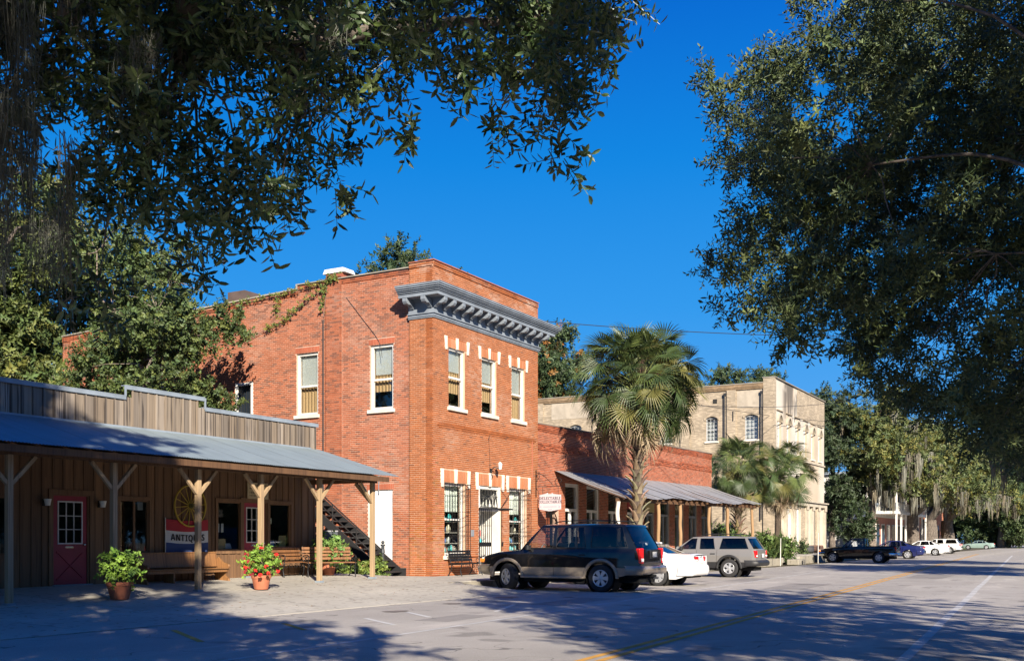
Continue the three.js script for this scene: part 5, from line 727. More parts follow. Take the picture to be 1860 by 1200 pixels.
const OAK_A = [[3.79,4.01,-5.64,0.16],[4.14,4.08,-3.77,0.12],[4.04,4.24,-3.24,0.09],[4.12,3.51,-5.33,0.1],[4.9,4.59,-3.72,0.08],[5.39,4.46,-2.9,0.1],[4.01,4.23,-4.14,0.09],[3.25,3.84,-4.65,0.11],[3.77,3.68,-5.77,0.11],[4.49,3.81,-2.72,0.11],[3.69,4.65,-5.61,0.1],[5.45,4.43,-2.57,0.14],[4.68,4.33,-2.56,0.14],[4.39,3.69,-2.2,0.13],[4.57,4.16,-3.8,0.11],[4.56,4.44,-4.47,0.13],[5.0,4.49,-3.03,0.11],[4.28,3.51,-5.59,0.11],[3.89,4.13,-3.82,0.1],[4.66,4.22,-4.09,0.09],[3.91,3.33,-4.46,0.14],[4.23,3.53,-4.36,0.1],[3.88,3.46,-4.07,0.13],[4.57,3.84,-2.62,0.13],[4.4,3.53,-3.97,0.14],[4.92,4.4,-3.23,0.14],[5.31,4.89,-3.53,0.1],[3.96,4.62,-4.93,0.12],[4.17,3.63,-4.21,0.12],[4.39,4.26,-4.31,0.11],[3.7,3.7,-5.46,0.09],[4.01,3.14,-4.19,0.08],[3.95,3.91,-3.83,0.14],[4.59,4.27,-4.07,0.12],[3.42,3.68,-5.17,0.1],[3.46,3.97,-3.97,0.13],[3.58,3.65,-4.18,0.14],[4.89,3.88,-2.47,0.1],[5.25,4.42,-2.9,0.11],[5.17,4.61,-2.95,0.15],[4.33,3.72,-3.9,0.12],[4.45,4.6,-4.75,0.13],[4.68,4.33,-2.74,0.09],[4.38,3.83,-3.35,0.09],[4.91,4.73,-3.71,0.09],[4.38,4.62,-4.43,0.09],[3.66,3.86,-4.87,0.1],[4.4,3.97,-5.07,0.11],[3.4,3.67,-4.04,0.12],[3.86,3.49,-4.88,0.13],[5.38,4.85,-3.22,0.15],[3.99,4.66,-5.77,0.17],[4.29,4.0,-3.0,0.08],[4.47,4.2,-4.68,0.1],[4.3,3.27,-4.09,0.12],[4.71,4.79,-4.67,0.09],[4.14,3.3,-3.71,0.07],[4.37,3.29,-4.39,0.09],[4.11,4.26,-4.78,0.09],[4.56,4.6,-5.12,0.13],[4.46,4.01,-3.17,0.12],[3.44,4.14,-5.14,0.08],[3.62,3.6,-3.96,0.09],[4.44,4.67,-4.33,0.13],[3.23,4.11,-4.48,0.13],[4.32,4.8,-5.09,0.12],[3.25,3.91,-4.68,0.1],[3.69,4.24,-4.06,0.07],[5.85,4.66,-2.69,0.13],[4.05,4.41,-4.41,0.12],[4.16,4.78,-5.06,0.13],[3.73,4.28,-4.49,0.1],[4.19,4.0,-3.34,0.08],[4.55,4.4,-3.1,0.09],[4.55,4.34,-5.11,0.1],[4.49,3.77,-2.63,0.08],[4.35,4.19,-5.2,0.12],[4.52,4.9,-4.83,0.14],[4.65,4.46,-3.94,0.14],[4.87,4.33,-2.21,0.11],[4.13,4.32,-5.03,0.1],[5.0,4.32,-4.06,0.15],[5.21,4.35,-2.68,0.14],[3.53,3.78,-4.44,0.09],[3.67,4.18,-5.46,0.11],[5.36,4.86,-3.58,0.15],[5.19,4.28,-2.69,0.16],[4.02,3.72,-3.34,0.07],[3.84,4.07,-3.83,0.12],[4.12,3.69,-4.73,0.15],[3.4,4.1,-4.1,0.11],[4.37,3.74,-2.23,0.09],[3.44,4.3,-5.1,0.12],[4.25,4.1,-3.28,0.09],[4.33,4.42,-3.91,0.09],[4.22,4.09,-2.72,0.1],[4.62,4.04,-3.6,0.13],[4.22,4.55,-4.69,0.12],[3.96,3.99,-3.99,0.11],[4.12,4.12,-4.57,0.15],[4.44,4.53,-3.81,0.11],[4.3,4.67,-4.92,0.12],[5.24,4.5,-2.56,0.11],[5.11,4.7,-3.0,0.14],[4.21,4.61,-4.35,0.1],[4.67,4.06,-4.38,0.09],[3.17,4.2,-4.68,0.12],[3.77,3.03,-3.66,0.13],[4.39,4.1,-5.02,0.11],[5.1,4.67,-3.64,0.1],[3.71,4.05,-3.42,0.09],[5.05,4.69,-3.93,0.11],[4.77,4.08,-3.5,0.11],[4.32,3.92,-5.11,0.11],[4.63,4.7,-4.06,0.11],[3.89,4.22,-4.3,0.15],[3.25,3.62,-4.59,0.12],[4.83,4.47,-3.91,0.12],[3.83,4.62,-5.51,0.11],[4.66,4.41,-3.25,0.08],[4.65,4.21,-2.6,0.13],[4.15,4.23,-3.8,0.09],[5.72,4.71,-2.89,0.11],[4.8,4.03,-2.98,0.09],[4.65,3.6,-2.41,0.08],[5.1,4.5,-4.14,0.1],[4.82,4.63,-4.61,0.13],[3.64,3.24,-4.1,0.09],[3.42,4.03,-4.55,0.12],[5.36,4.56,-2.85,0.12],[3.8,3.23,-4.5,0.12],[3.96,4.54,-4.51,0.13],[4.5,3.62,-4.22,0.09],[3.38,4.36,-4.88,0.13],[3.79,3.93,-5.19,0.12],[3.94,3.23,-3.65,0.12],[3.54,3.87,-4.42,0.09],[3.69,4.39,-5.2,0.08],[3.54,3.6,-5.1,0.13],[4.23,4.19,-5.4,0.12],[3.64,3.32,-3.99,0.08],[4.91,4.13,-4.25,0.13],[4.78,3.95,-2.34,0.08],[3.92,4.13,-4.14,0.13],[3.78,4.06,-3.62,0.1],[4.78,3.97,-2.54,0.1],[4.86,3.71,-4.55,0.09],[3.85,3.48,-4.33,0.08],[4.18,4.07,-5.29,0.11],[5.94,4.77,-2.62,0.15],[4.91,4.35,-3.54,0.12],[3.27,3.6,-4.78,0.09],[4.22,4.47,-3.9,0.09],[3.45,3.91,-4.41,0.08],[3.39,4.0,-4.78,0.1],[3.59,4.43,-4.7,0.12],[3.54,4.0,-4.24,0.12],[5.04,4.17,-3.25,0.12],[4.08,4.16,-4.45,0.12],[4.79,4.28,-2.43,0.1],[3.98,3.99,-3.74,0.11],[3.91,4.06,-3.5,0.12],[4.22,3.92,-2.86,0.11],[3.84,3.77,-4.6,0.12],[4.55,4.09,-2.14,0.12],[5.03,4.37,-2.75,0.12],[4.07,3.65,-3.6,0.12],[4.83,4.74,-3.93,0.16],[3.76,3.19,-4.17,0.09],[5.66,4.29,-2.73,0.11],[3.95,4.52,-6.05,0.17],[3.94,4.42,-6.01,0.13],[4.08,3.82,-3.49,0.08],[4.39,4.41,-5.23,0.13],[3.84,3.24,-4.7,0.11],[5.17,4.83,-3.7,0.12],[4.07,4.02,-4.27,0.09],[4.02,3.97,-4.61,0.15],[3.59,3.3,-4.46,0.13],[3.97,4.75,-5.4,0.16],[4.53,3.97,-3.14,0.09],[5.49,4.42,-3.12,0.14],[4.63,4.07,-4.08,0.12],[4.07,3.36,-4.15,0.12],[3.92,4.02,-3.13,0.08],[3.6,2.87,-4.46,0.07],[3.77,2.81,-4.65,0.07],[3.72,2.68,-4.59,0.06],[4.24,2.98,-4.36,0.07],[4.39,3.25,-2.21,0.05],[5.03,3.66,-2.58,0.07],[5.6,4.13,-2.95,0.08],[5.76,4.17,-2.86,0.07],[5.34,4.18,-2.75,0.08],[5.18,3.85,-3.03,0.06],[4.64,3.42,-3.71,0.06],[5.11,3.79,-4.17,0.08],[4.89,3.77,-3.87,0.05],[4.37,3.39,-3.72,0.07],[5.2,4.13,-2.38,0.07],[5.85,4.63,-2.66,0.08],[4.28,3.14,-4.19,0.07],[4.23,3.13,-4.43,0.07],[4.45,3.58,-3.09,0.04]] ;
const OAK_B = [[17.15,6.22,-2.0,0.39],[13.16,4.57,-0.88,0.18],[11.74,6.58,-3.67,0.16],[12.12,4.27,-3.48,0.16],[12.2,3.8,-0.79,0.26],[13.29,3.54,-1.29,0.19],[14.87,6.59,-2.91,0.24],[16.66,6.31,-0.69,0.33],[12.8,7.61,-1.63,0.17],[14.75,3.39,-2.13,0.21],[14.58,6.66,-3.74,0.26],[15.09,7.08,-3.72,0.28],[14.57,6.63,-4.22,0.18],[16.15,6.83,-2.22,0.29],[12.14,6.79,-1.84,0.22],[12.26,6.77,-2.09,0.21],[15.0,4.81,-3.91,0.29],[13.61,5.6,-3.26,0.23],[15.71,5.33,-2.47,0.31],[15.69,6.24,-2.71,0.22],[17.33,5.14,-0.29,0.36],[16.06,8.75,-1.88,0.26],[14.46,7.82,-1.5,0.17],[18.12,2.54,-0.34,0.33],[16.13,4.08,-1.29,0.26],[14.21,7.39,-2.59,0.3],[16.25,6.87,-2.81,0.28],[14.24,6.29,-0.98,0.31],[14.53,8.18,-0.48,0.26],[14.64,5.89,-3.08,0.27],[18.23,5.12,-1.03,0.39],[12.11,3.81,-3.04,0.24],[13.83,5.9,-1.11,0.29],[11.7,6.86,-2.8,0.19],[15.05,7.74,-2.98,0.34],[15.13,7.3,-0.9,0.21],[14.27,8.11,-2.43,0.2],[13.34,7.88,-2.73,0.18],[13.88,6.65,-1.88,0.31],[16.04,4.33,-0.43,0.22],[12.99,5.95,-1.13,0.28],[14.1,4.06,-2.75,0.3],[12.8,3.33,-1.34,0.19],[13.6,6.47,-3.99,0.34],[14.94,5.82,-1.45,0.28],[13.92,6.32,-2.3,0.23],[13.36,3.5,-2.23,0.28],[15.59,6.9,-3.7,0.33],[12.42,5.42,-2.99,0.31],[15.8,7.41,-0.27,0.2],[16.9,9.08,-3.22,0.4],[12.98,6.48,-3.48,0.32],[14.01,8.67,-2.25,0.27],[16.76,4.79,-0.3,0.27],[14.28,4.53,-2.63,0.27],[15.19,6.01,-4.19,0.23],[17.53,3.29,-1.23,0.27],[13.34,6.01,-1.36,0.24],[15.12,5.03,-1.21,0.27],[14.7,4.99,-1.62,0.29],[14.75,4.99,-1.34,0.26],[15.87,7.3,-1.37,0.31],[11.8,4.69,-3.62,0.2],[13.07,6.53,-2.34,0.16],[12.56,7.54,-2.86,0.15],[15.17,8.55,-0.36,0.32],[13.35,8.19,-2.23,0.24],[14.03,7.32,-0.86,0.22],[18.28,7.79,-0.57,0.21],[15.57,5.61,-1.69,0.33],[12.82,7.14,-3.2,0.22],[12.05,7.7,-2.11,0.19],[16.38,5.62,-0.45,0.24],[14.88,4.14,-2.74,0.26],[14.57,4.99,-2.94,0.22],[12.15,5.21,-1.34,0.24],[14.62,4.6,-3.24,0.2],[16.08,6.02,-2.81,0.18],[15.96,7.87,-0.41,0.19],[14.61,7.82,-3.97,0.29],[14.03,8.43,-1.46,0.25],[13.31,8.48,-3.03,0.24],[13.57,2.9,-1.23,0.27],[16.45,7.26,-1.76,0.33],[16.19,8.13,-2.01,0.35],[14.57,5.32,-2.6,0.2],[15.28,5.69,-1.0,0.3],[13.99,5.02,-0.87,0.25],[18.37,10.29,-0.71,0.2],[11.69,7.25,-2.1,0.2],[14.48,4.71,-3.04,0.31],[13.07,7.28,-2.66,0.27],[16.66,4.77,-1.82,0.38],[17.36,6.38,-2.43,0.39],[14.47,8.25,-3.28,0.19],[15.11,5.53,-3.67,0.24],[12.85,6.43,-1.9,0.21],[18.61,7.08,-0.47,0.21],[13.74,6.36,-3.08,0.17],[15.6,7.75,-4.49,0.23],[12.23,7.26,-1.0,0.2],[14.3,4.98,-0.75,0.17],[16.12,9.2,-1.61,0.33],[13.03,4.99,-1.21,0.18],[11.67,4.51,-1.8,0.23],[13.04,4.42,-2.93,0.18],[15.6,7.85,-2.53,0.33],[15.69,6.91,-4.22,0.36],[12.25,4.97,-2.77,0.15],[14.41,5.16,-3.48,0.2],[17.6,7.62,-0.9,0.24],[16.11,8.3,-2.36,0.32],[16.24,7.57,-0.71,0.29],[14.52,8.73,-2.14,0.26],[13.23,3.02,-1.47,0.22],[12.5,4.81,-3.31,0.23],[15.48,6.24,-1.25,0.19],[14.32,7.54,-0.39,0.16],[16.14,8.07,-1.62,0.17],[13.27,6.29,-1.64,0.17],[14.97,6.45,-2.83,0.31],[12.04,6.04,-3.4,0.18],[16.1,9.33,-1.51,0.36],[16.53,4.04,-2.98,0.21],[16.95,3.48,-2.3,0.25],[14.93,6.85,-0.6,0.17],[17.93,3.43,-0.97,0.28],[12.94,4.77,-1.01,0.2],[13.79,4.3,-2.33,0.3],[13.9,6.38,-0.93,0.25],[14.65,4.84,-0.78,0.23],[12.44,5.11,-0.95,0.15],[14.62,3.96,-0.5,0.22],[15.92,7.97,-0.83,0.26],[15.19,6.03,-3.85,0.3],[13.24,7.41,-3.89,0.19],[17.42,8.41,-1.84,0.22],[15.5,6.63,-2.45,0.32],[15.13,6.25,-3.85,0.18],[17.7,6.26,-0.39,0.37],[14.02,3.26,-1.51,0.17],[17.2,7.19,-0.45,0.35],[15.48,8.31,-0.32,0.17],[12.37,5.09,-3.67,0.23],[15.68,4.65,-2.07,0.36],[16.58,3.98,-0.89,0.3],[12.27,2.94,-1.18,0.26],[14.92,4.97,-3.91,0.27],[17.28,9.79,-2.44,0.23],[11.79,6.12,-1.85,0.18],[18.3,2.89,-0.52,0.21],[14.31,4.63,-1.78,0.26],[18.06,9.15,-0.78,0.38],[13.96,4.68,-2.03,0.28],[14.16,8.28,-2.37,0.3],[14.77,8.92,-3.54,0.22],[13.54,4.94,-1.75,0.29],[13.21,4.54,-1.58,0.24],[15.83,8.19,-1.66,0.35],[14.05,7.82,-1.25,0.2],[11.39,6.26,-2.47,0.15],[13.03,4.36,-2.54,0.24],[18.0,3.36,-0.5,0.39],[16.22,6.72,-1.87,0.32],[12.85,2.62,-1.11,0.22],[15.43,6.25,-0.73,0.27],[15.07,8.32,-2.38,0.36],[13.37,3.86,-0.63,0.24],[16.65,9.92,-2.07,0.25],[17.2,6.48,-2.79,0.28],[15.01,9.48,-3.14,0.3],[15.22,8.5,-4.22,0.21],[13.83,4.9,-2.39,0.2],[13.67,6.66,-0.93,0.28],[14.84,5.1,-3.64,0.28],[17.4,8.31,-1.32,0.35],[15.77,7.21,-2.65,0.31],[12.04,4.58,-2.73,0.22],[17.54,4.86,-2.46,0.22],[16.57,6.39,-3.15,0.3],[15.44,5.13,-2.74,0.36],[12.25,4.04,-3.06,0.16],[13.11,7.25,-1.07,0.28],[12.01,5.37,-2.4,0.25],[16.41,7.15,-2.05,0.23],[15.42,3.34,-1.19,0.29],[16.32,7.39,-4.52,0.31],[12.55,4.2,-2.08,0.14],[13.82,7.03,-1.91,0.31],[14.06,4.83,-0.59,0.25],[17.43,3.87,-0.99,0.23],[15.89,6.54,-2.79,0.36],[15.57,9.48,-2.92,0.36],[14.98,7.3,-1.37,0.3],[13.35,6.71,-1.73,0.18],[13.03,4.86,-3.73,0.22],[12.08,5.84,-2.25,0.23],[16.91,9.78,-0.37,0.31],[14.67,5.61,-3.15,0.31],[14.67,4.22,-2.42,0.29],[17.59,6.58,-0.95,0.25],[13.16,7.39,-0.53,0.26],[16.11,2.99,-0.86,0.23],[11.53,4.04,-3.15,0.15],[13.16,3.62,-1.91,0.17],[15.93,8.18,-1.45,0.24],[15.27,8.05,-1.05,0.2],[16.35,4.26,-3.17,0.18],[13.37,3.79,-1.19,0.27],[14.53,3.47,-0.64,0.31],[14.79,2.85,-0.39,0.23],[13.61,7.92,-1.57,0.2],[15.52,3.49,-2.42,0.25],[14.35,5.24,-0.7,0.32],[14.36,6.85,-1.41,0.16],[16.89,2.88,-1.23,0.33],[12.74,4.21,-0.66,0.2],[15.53,8.55,-2.17,0.31],[15.08,8.88,-1.19,0.3],[14.18,3.31,-1.85,0.21],[13.62,5.99,-3.17,0.27],[13.51,3.51,-0.34,0.29],[11.86,7.84,-2.81,0.16],[16.98,3.55,-0.32,0.27],[14.53,5.11,-0.25,0.16],[12.69,5.69,-2.68,0.29],[12.7,7.15,-2.13,0.27],[14.87,5.26,-3.07,0.31],[15.57,7.33,-2.59,0.31],[15.87,3.45,-1.04,0.25],[12.41,6.39,-0.65,0.25],[14.57,6.12,-1.49,0.19],[14.83,2.56,-0.73,0.25],[13.6,3.36,-0.23,0.18],[16.08,9.56,-2.21,0.19],[13.17,7.36,-3.55,0.3],[17.32,8.5,-1.12,0.38],[13.55,5.91,-3.89,0.24],[13.49,5.28,-1.17,0.22],[17.25,4.03,-1.5,0.23],[11.42,5.93,-2.79,0.27],[14.69,3.88,-0.25,0.18],[13.98,7.03,-1.66,0.15],[13.02,5.01,-0.52,0.25],[15.37,6.02,-2.27,0.37],[13.95,6.62,-1.02,0.21],[17.75,10.49,-1.47,0.23],[16.46,7.21,-3.41,0.21],[11.95,4.47,-1.66,0.17],[13.72,5.91,-0.25,0.29],[14.12,8.03,-4.81,0.07],[14.39,7.97,-4.78,0.09],[11.92,6.63,-3.84,0.1],[12.54,6.71,-3.92,0.12],[15.96,7.78,-5.12,0.14],[15.78,7.33,-4.89,0.17],[12.61,6.12,-4.11,0.1],[14.31,5.35,-4.89,0.06],[15.8,5.81,-5.24,0.1],[14.24,5.47,-4.49,0.12],[12.93,4.34,-4.15,0.07],[15.81,5.04,-4.81,0.12],[14.03,4.64,-4.04,0.12],[14.4,5.96,-4.42,0.12],[15.75,7.94,-4.58,0.15],[11.18,5.87,-3.16,0.12]] ;
const MOSS_A = [[[3.11,4.09,-4.46],5,0.14,1.5],[[3.08,3.64,-4.31],3,0.1,1.0],[[3.0,3.24,-4.26],5,0.1,1.0],[[3.12,3.08,-4.25],2,0.08,0.6],[[3.3,4.02,-4.32],2,0.1,0.7],[[3.42,4.02,-4.12],2,0.12,0.7],[[3.47,3.67,-4.02],2,0.08,0.4],[[3.5,3.59,-3.98],1,0.06,0.3],[[3.92,3.73,-3.23],1,0.04,0.35],[[3.1,2.75,-4.27],2,0.08,0.35]];
const HUB_A = [[3.91,4.38,-5.09],[4.15,4.18,-4.44],[4.42,4.13,-3.76],[4.78,4.28,-3.14],[4.98,4.17,-2.57]];
// ---------- vegetation ----------
const LV = { leaf: mat([1, 1, 1], .42, { vertexColors: false }), matte: mat([1, 1, 1], .6), moss: mat([1, 1, 1], .95), dry: mat([1, 1, 1], .8) };
function leafTris(p, base, dir, up, L, Wl, droop = 0) {   // a folded lens-shaped leaf, 4 faces
  const side = V().crossVectors(dir, up).normalize(), n = V().crossVectors(side, dir).normalize(), at = (t, s, l) => base.clone().addScaledVector(dir, t * L).addScaledVector(side, s * Wl / 2).addScaledVector(n, l * Wl - droop * t * t * L);
  const a = at(0, 0, 0), m = at(.5, 0, -.12), e = at(1, 0, 0), l = at(.34, .86, .06), l2 = at(.70, .84, .06), r = at(.34, -.86, .06), r2 = at(.70, -.84, .06);
  for (const t of [[a, l, m], [l, l2, m], [m, l2, e], [a, m, r], [m, r2, r], [m, e, r2]]) for (const q of t) p.push(q.x, q.y, q.z);
}
const geoFrom = (p) => { const g = new THREE.BufferGeometry(); g.setAttribute('position', new THREE.Float32BufferAttribute(p, 3)); g.computeVertexNormals(); return muv(g); };
const rdir = () => { const z = rr(-1, 1), a = rr(0, 6.283), s = Math.sqrt(1 - z * z); return V(s * Math.cos(a), z, s * Math.sin(a)); };
function sprig(nL, len, L, Wl) {   // twig along +y with whorled leaves
  const p = []; for (let i = 0; i < nL; i++) { const t = .15 + .85 * i / (nL - 1), a = i * 2.4 + rr(-.4, .4), el = rr(.1, .9), d = V(Math.cos(a) * Math.cos(el), Math.sin(el), Math.sin(a) * Math.cos(el)); leafTris(p, V(rr(-.01, .01), t * len, rr(-.01, .01)), d.normalize(), V(rr(-.4, .4), 1, rr(-.4, .4)).normalize(), L * rr(.7, 1.15), Wl * rr(.8, 1.15), rr(0, .15)); }
  const tw = new THREE.CylinderGeometry(.002, .004, len, 3, 1).toNonIndexed(); tw.translate(0, len / 2, 0); return geoFrom(p.concat([...tw.attributes.position.array]));
}
reseed(71);
const SPR = { oak: [sprig(11, .26, .092, .034), sprig(9, .20, .085, .03), sprig(12, .30, .098, .036)], fine: [sprig(12, .26, .085, .026), sprig(14, .32, .08, .026)], big: [sprig(12, .6, .24, .11), sprig(14, .7, .26, .12)], shrub: [sprig(9, .22, .09, .06), sprig(11, .25, .1, .065)] };
const green = (r, g, b, v = .3) => { const k = 1 + rr(-v, v), h = rr(-.12, .12); return col(r * k * (1 + h), g * k, b * k * (1 - h)); };
function fill(list, c, r, n, tone, keep, sc = [.8, 1.25], outBias = .45) {   // sprigs scattered through an ellipsoid
  for (let i = 0; i < n; i++) { const d = rdir(), t = Math.pow(rnd(), outBias), x = c[0] + d.x * r[0] * t, y = c[1] + d.y * r[1] * t, z = c[2] + d.z * r[2] * t; if (keep && !keep(x, y, z)) continue; const q = new THREE.Quaternion().setFromUnitVectors(V(0, 1, 0), d.multiplyScalar(.7).add(rdir()).normalize()).multiply(QE(0, rr(0, 6.28), 0)); list.push([TRS(x, y, z, q, rr(...sc)), tone()]); }
}
const crown = (parent, list, sprigs, m, name = 'crown') => { sprigs.forEach((g, k) => { const l = list.filter((_, i) => i % sprigs.length === k); if (l.length) inst(name, g, m, l, parent); }); };
function limbGeo(a, b, r0, r1, wob = .12, n = 5) { const A = V(...a), B = V(...b), L = A.distanceTo(B), pts = []; for (let i = 0; i <= n; i++) { const t = i / n, p = A.clone().lerp(B, t); if (i && i < n) p.add(rdir().multiplyScalar(wob * L * .35)); p.y += Math.sin(t * Math.PI) * L * .06; pts.push(p); } const cv = new THREE.CatmullRomCurve3(pts), g = new THREE.TubeGeometry(cv, n * 3, 1, 7, false), P = g.attributes.position, N = n * 3 + 1; for (let i = 0; i < P.count; i++) { const k = Math.floor(i / 8), t = k / (N - 1), c = cv.getPointAt(t), r = lerp(r0, r1, t); P.setXYZ(i, c.x + (P.getX(i) - c.x) * r, c.y + (P.getY(i) - c.y) * r, c.z + (P.getZ(i) - c.z) * r); } g.computeVertexNormals(); return muv(g); }
// Spanish moss: bundles of hanging threads, one metre long before scaling
function mossGeo(n, spread, w) { const p = []; for (let i = 0; i < n; i++) { let x = rr(-1, 1) * spread, z = rr(-1, 1) * spread, L = rr(.35, 1), y = rr(-.05, .05), a = rr(0, 3.14), dx = Math.cos(a) * w, dz = Math.sin(a) * w; const seg = 5; for (let k = 0; k < seg; k++) { const nx = x + rr(-.02, .02) - x * .10, nz = z + rr(-.02, .02) - z * .10, ny = y - L / seg, w0 = 1 - k / seg * .6, w1 = k === seg - 1 ? .15 : 1 - (k + 1) / seg * .6; p.push(x - dx * w0, y, z - dz * w0, x + dx * w0, y, z + dz * w0, nx + dx * w1, ny, nz + dz * w1, x - dx * w0, y, z - dz * w0, nx + dx * w1, ny, nz + dz * w1, nx - dx * w1, ny, nz - dz * w1); if (rnd() < .7) { const c = rr(.02, .05), s = rr(-1, 1); p.push(x, y, z, x + dx * .8, y - .01, z + dz * .8, x + s * c, y - c * .8, z + rr(-1, 1) * c); } x = nx; y = ny; z = nz; } } return geoFrom(p); }
const MOSS = { near: [mossGeo(46, .06, .0019), mossGeo(34, .045, .0018)], far: [mossGeo(26, .16, .02), mossGeo(20, .12, .018)] };
const mossTone = () => green(.10, .10, .078, .3);
// where this crown's shade may fall on the ground (the sunny gaps in the canopy)
const SX = -SUN.x / SUN.y, SZ = -SUN.z / SUN.y;
const inPoly = (P, x, z) => { let c = false; for (let i = 0, j = P.length - 1; i < P.length; j = i++) if ((P[i][1] > z) !== (P[j][1] > z) && x < (P[j][0] - P[i][0]) * (z - P[i][1]) / (P[j][1] - P[i][1]) + P[i][0]) c = !c; return c; };
const shadeIn = (P, amp = 1.1) => (x, y, z) => { const gx = x + SX * y, gz = z + SZ * y; return inPoly(P, gx + (free(gx * .9, gz * .9, 3) - .5) * amp * 2, gz + (free(gx * .9 + 40, gz * .9, 4) - .5) * amp * 2); };
const LEFT_SHADE = [[22.5, -28.5], [23, -25], [17.3, -17.3], [14.4, -15.2], [13.7, -13.2], [13.2, -9.8], [12.4, -7.4], [10.4, -7.8], [8, -7.2], [0, -3.5], [-12, -3.5], [-12, -30]];
const DAPPLE = [[16.5, -19.4, 1.35], [14.9, -18.6, .9], [13.2, -17.0, .8], [12.4, -15.4, .7], [11.4, -13.8, .8], [15.6, -16.3, .5], [21.0, -24.4, .7], [19.2, -23.4, .6], [17.4, -22.0, .5]];
const MID_SHADE = [[21.3, -13.2], [18.2, -9.9], [14.6, -7.5], [13.7, -6.4], [11.5, -5.0], [9, -3], [8, 2], [30, 2], [29, -1.7], [30.2, -4.6], [30.6, -9.2], [26.2, -11.8], [24.4, -12.6]];
const coneOut = (x, y, z) => { const d = .8713 * x - .4907 * z, u = y - EYE, l = .4907 * x + .8713 * z; return d < .3 || u > d * .53 + .7 || Math.abs(l) > d * .51 + .8; };   // the pruned space over the photographer
{
  // oak behind the photographer, its limbs hanging into the top left
  const A = thing('live_oak', 'dark live oak limbs with hanging moss filling the top left', 'tree', [0, 0, 0], 0, 'big oaks shading the street');
  const list = [], wood = [], tone = () => green(.048, .075, .022, .4);
  const base = [-3.4, 0, 4.2], fork = [-2.6, 3.6, 3.0];
  part('trunk', [limbGeo([base[0], -.1, base[2]], fork, .62, .45, .05), cyl(.95, .6, .6, base[0], .2, base[2], 12)], M.bark, A);
  for (const b of OAK_A) { const [x, y, z, r] = b; fill(list, [x, y, z], [r, r * .85, r], Math.round(clamp(r * r * 950, 7, 23)), tone, null, [.55, .85], .5); }
  const hubs = HUB_A;
  wood.push(limbGeo(fork, hubs[0], .30, .07, .12, 6), limbGeo(fork, hubs[1], .28, .08, .1, 6), limbGeo(hubs[1], hubs[2], .08, .05, .1), limbGeo(hubs[2], hubs[3], .05, .03, .08), limbGeo(hubs[3], hubs[4], .03, .015, .08), limbGeo(fork, [-6, 9, -1], .36, .15, .2), limbGeo(fork, [-1, 10, 4], .34, .14, .2), limbGeo(fork, [-8, 8, 5], .34, .14, .2), limbGeo(fork, [-1, 12, -4], .34, .12, .2));
  OAK_A.forEach((b, i) => { if (i % 2) return; const h = hubs.reduce((p, q) => V(...q).distanceTo(V(b[0], b[1], b[2])) < V(...p).distanceTo(V(b[0], b[1], b[2])) ? q : p); wood.push(limbGeo(h, [b[0], b[1], b[2]], .010, .003, .2, 4)); });
  part('limbs', wood, M.bark, A);
  crown(A, list, SPR.oak, LV.leaf);
  const up = [], inL = shadeIn(LEFT_SHADE), far = (x, y, z) => inL(x, y, z) && (z + SZ * y < -13.2 || rnd() < .55) && !DAPPLE.some((q) => Math.hypot(x + SX * y - q[0], z + SZ * y - q[1]) < q[2]);
  fill(up, [-5, 9.5, -2], [9, 4.5, 8], 9000, tone, (x, y, z) => coneOut(x, y, z) && far(x, y, z) && free(x * .8, z * .8 + y * .6, 9) > .42, [.8, 1.2], .8);
  fill(up, [1, 6.6, -4], [5, 2.2, 4.5], 2600, tone, (x, y, z) => coneOut(x, y, z) && far(x, y, z) && free(x * .8, z * .8 + y * .6, 9) > .42, [.7, 1.0], .8);
  fill(up, [-1, 12, -6], [7, 3.5, 6], 6000, tone, (x, y, z) => coneOut(x, y, z) && far(x, y, z) && free(x * .8, z * .8 + y * .6, 9) > .41, [.8, 1.2], .8);
  crown(A, up, SPR.big, LV.leaf, 'upper_crown');
  const ms = [], mt = (x, y, z, L, k) => ms.push([TRS(x, y, z, QE(0, rr(0, 6), 0), k, L, k), mossTone()]);
  const mossAt = (c, n, sx, L) => { for (let i = 0; i < n; i++) mt(c[0] + rr(-sx, sx) * .49 + rr(-.25, .25), c[1] + rr(-.2, .3), c[2] + rr(-sx, sx) * .87 + rr(-.25, .25), L * rr(.6, 1.15), rr(.8, 1.5)); };
  for (const [c, n, sx, L] of MOSS_A) mossAt(c, n, sx, L);
  crown(A, ms, MOSS.near, LV.moss, 'spanish_moss');
}
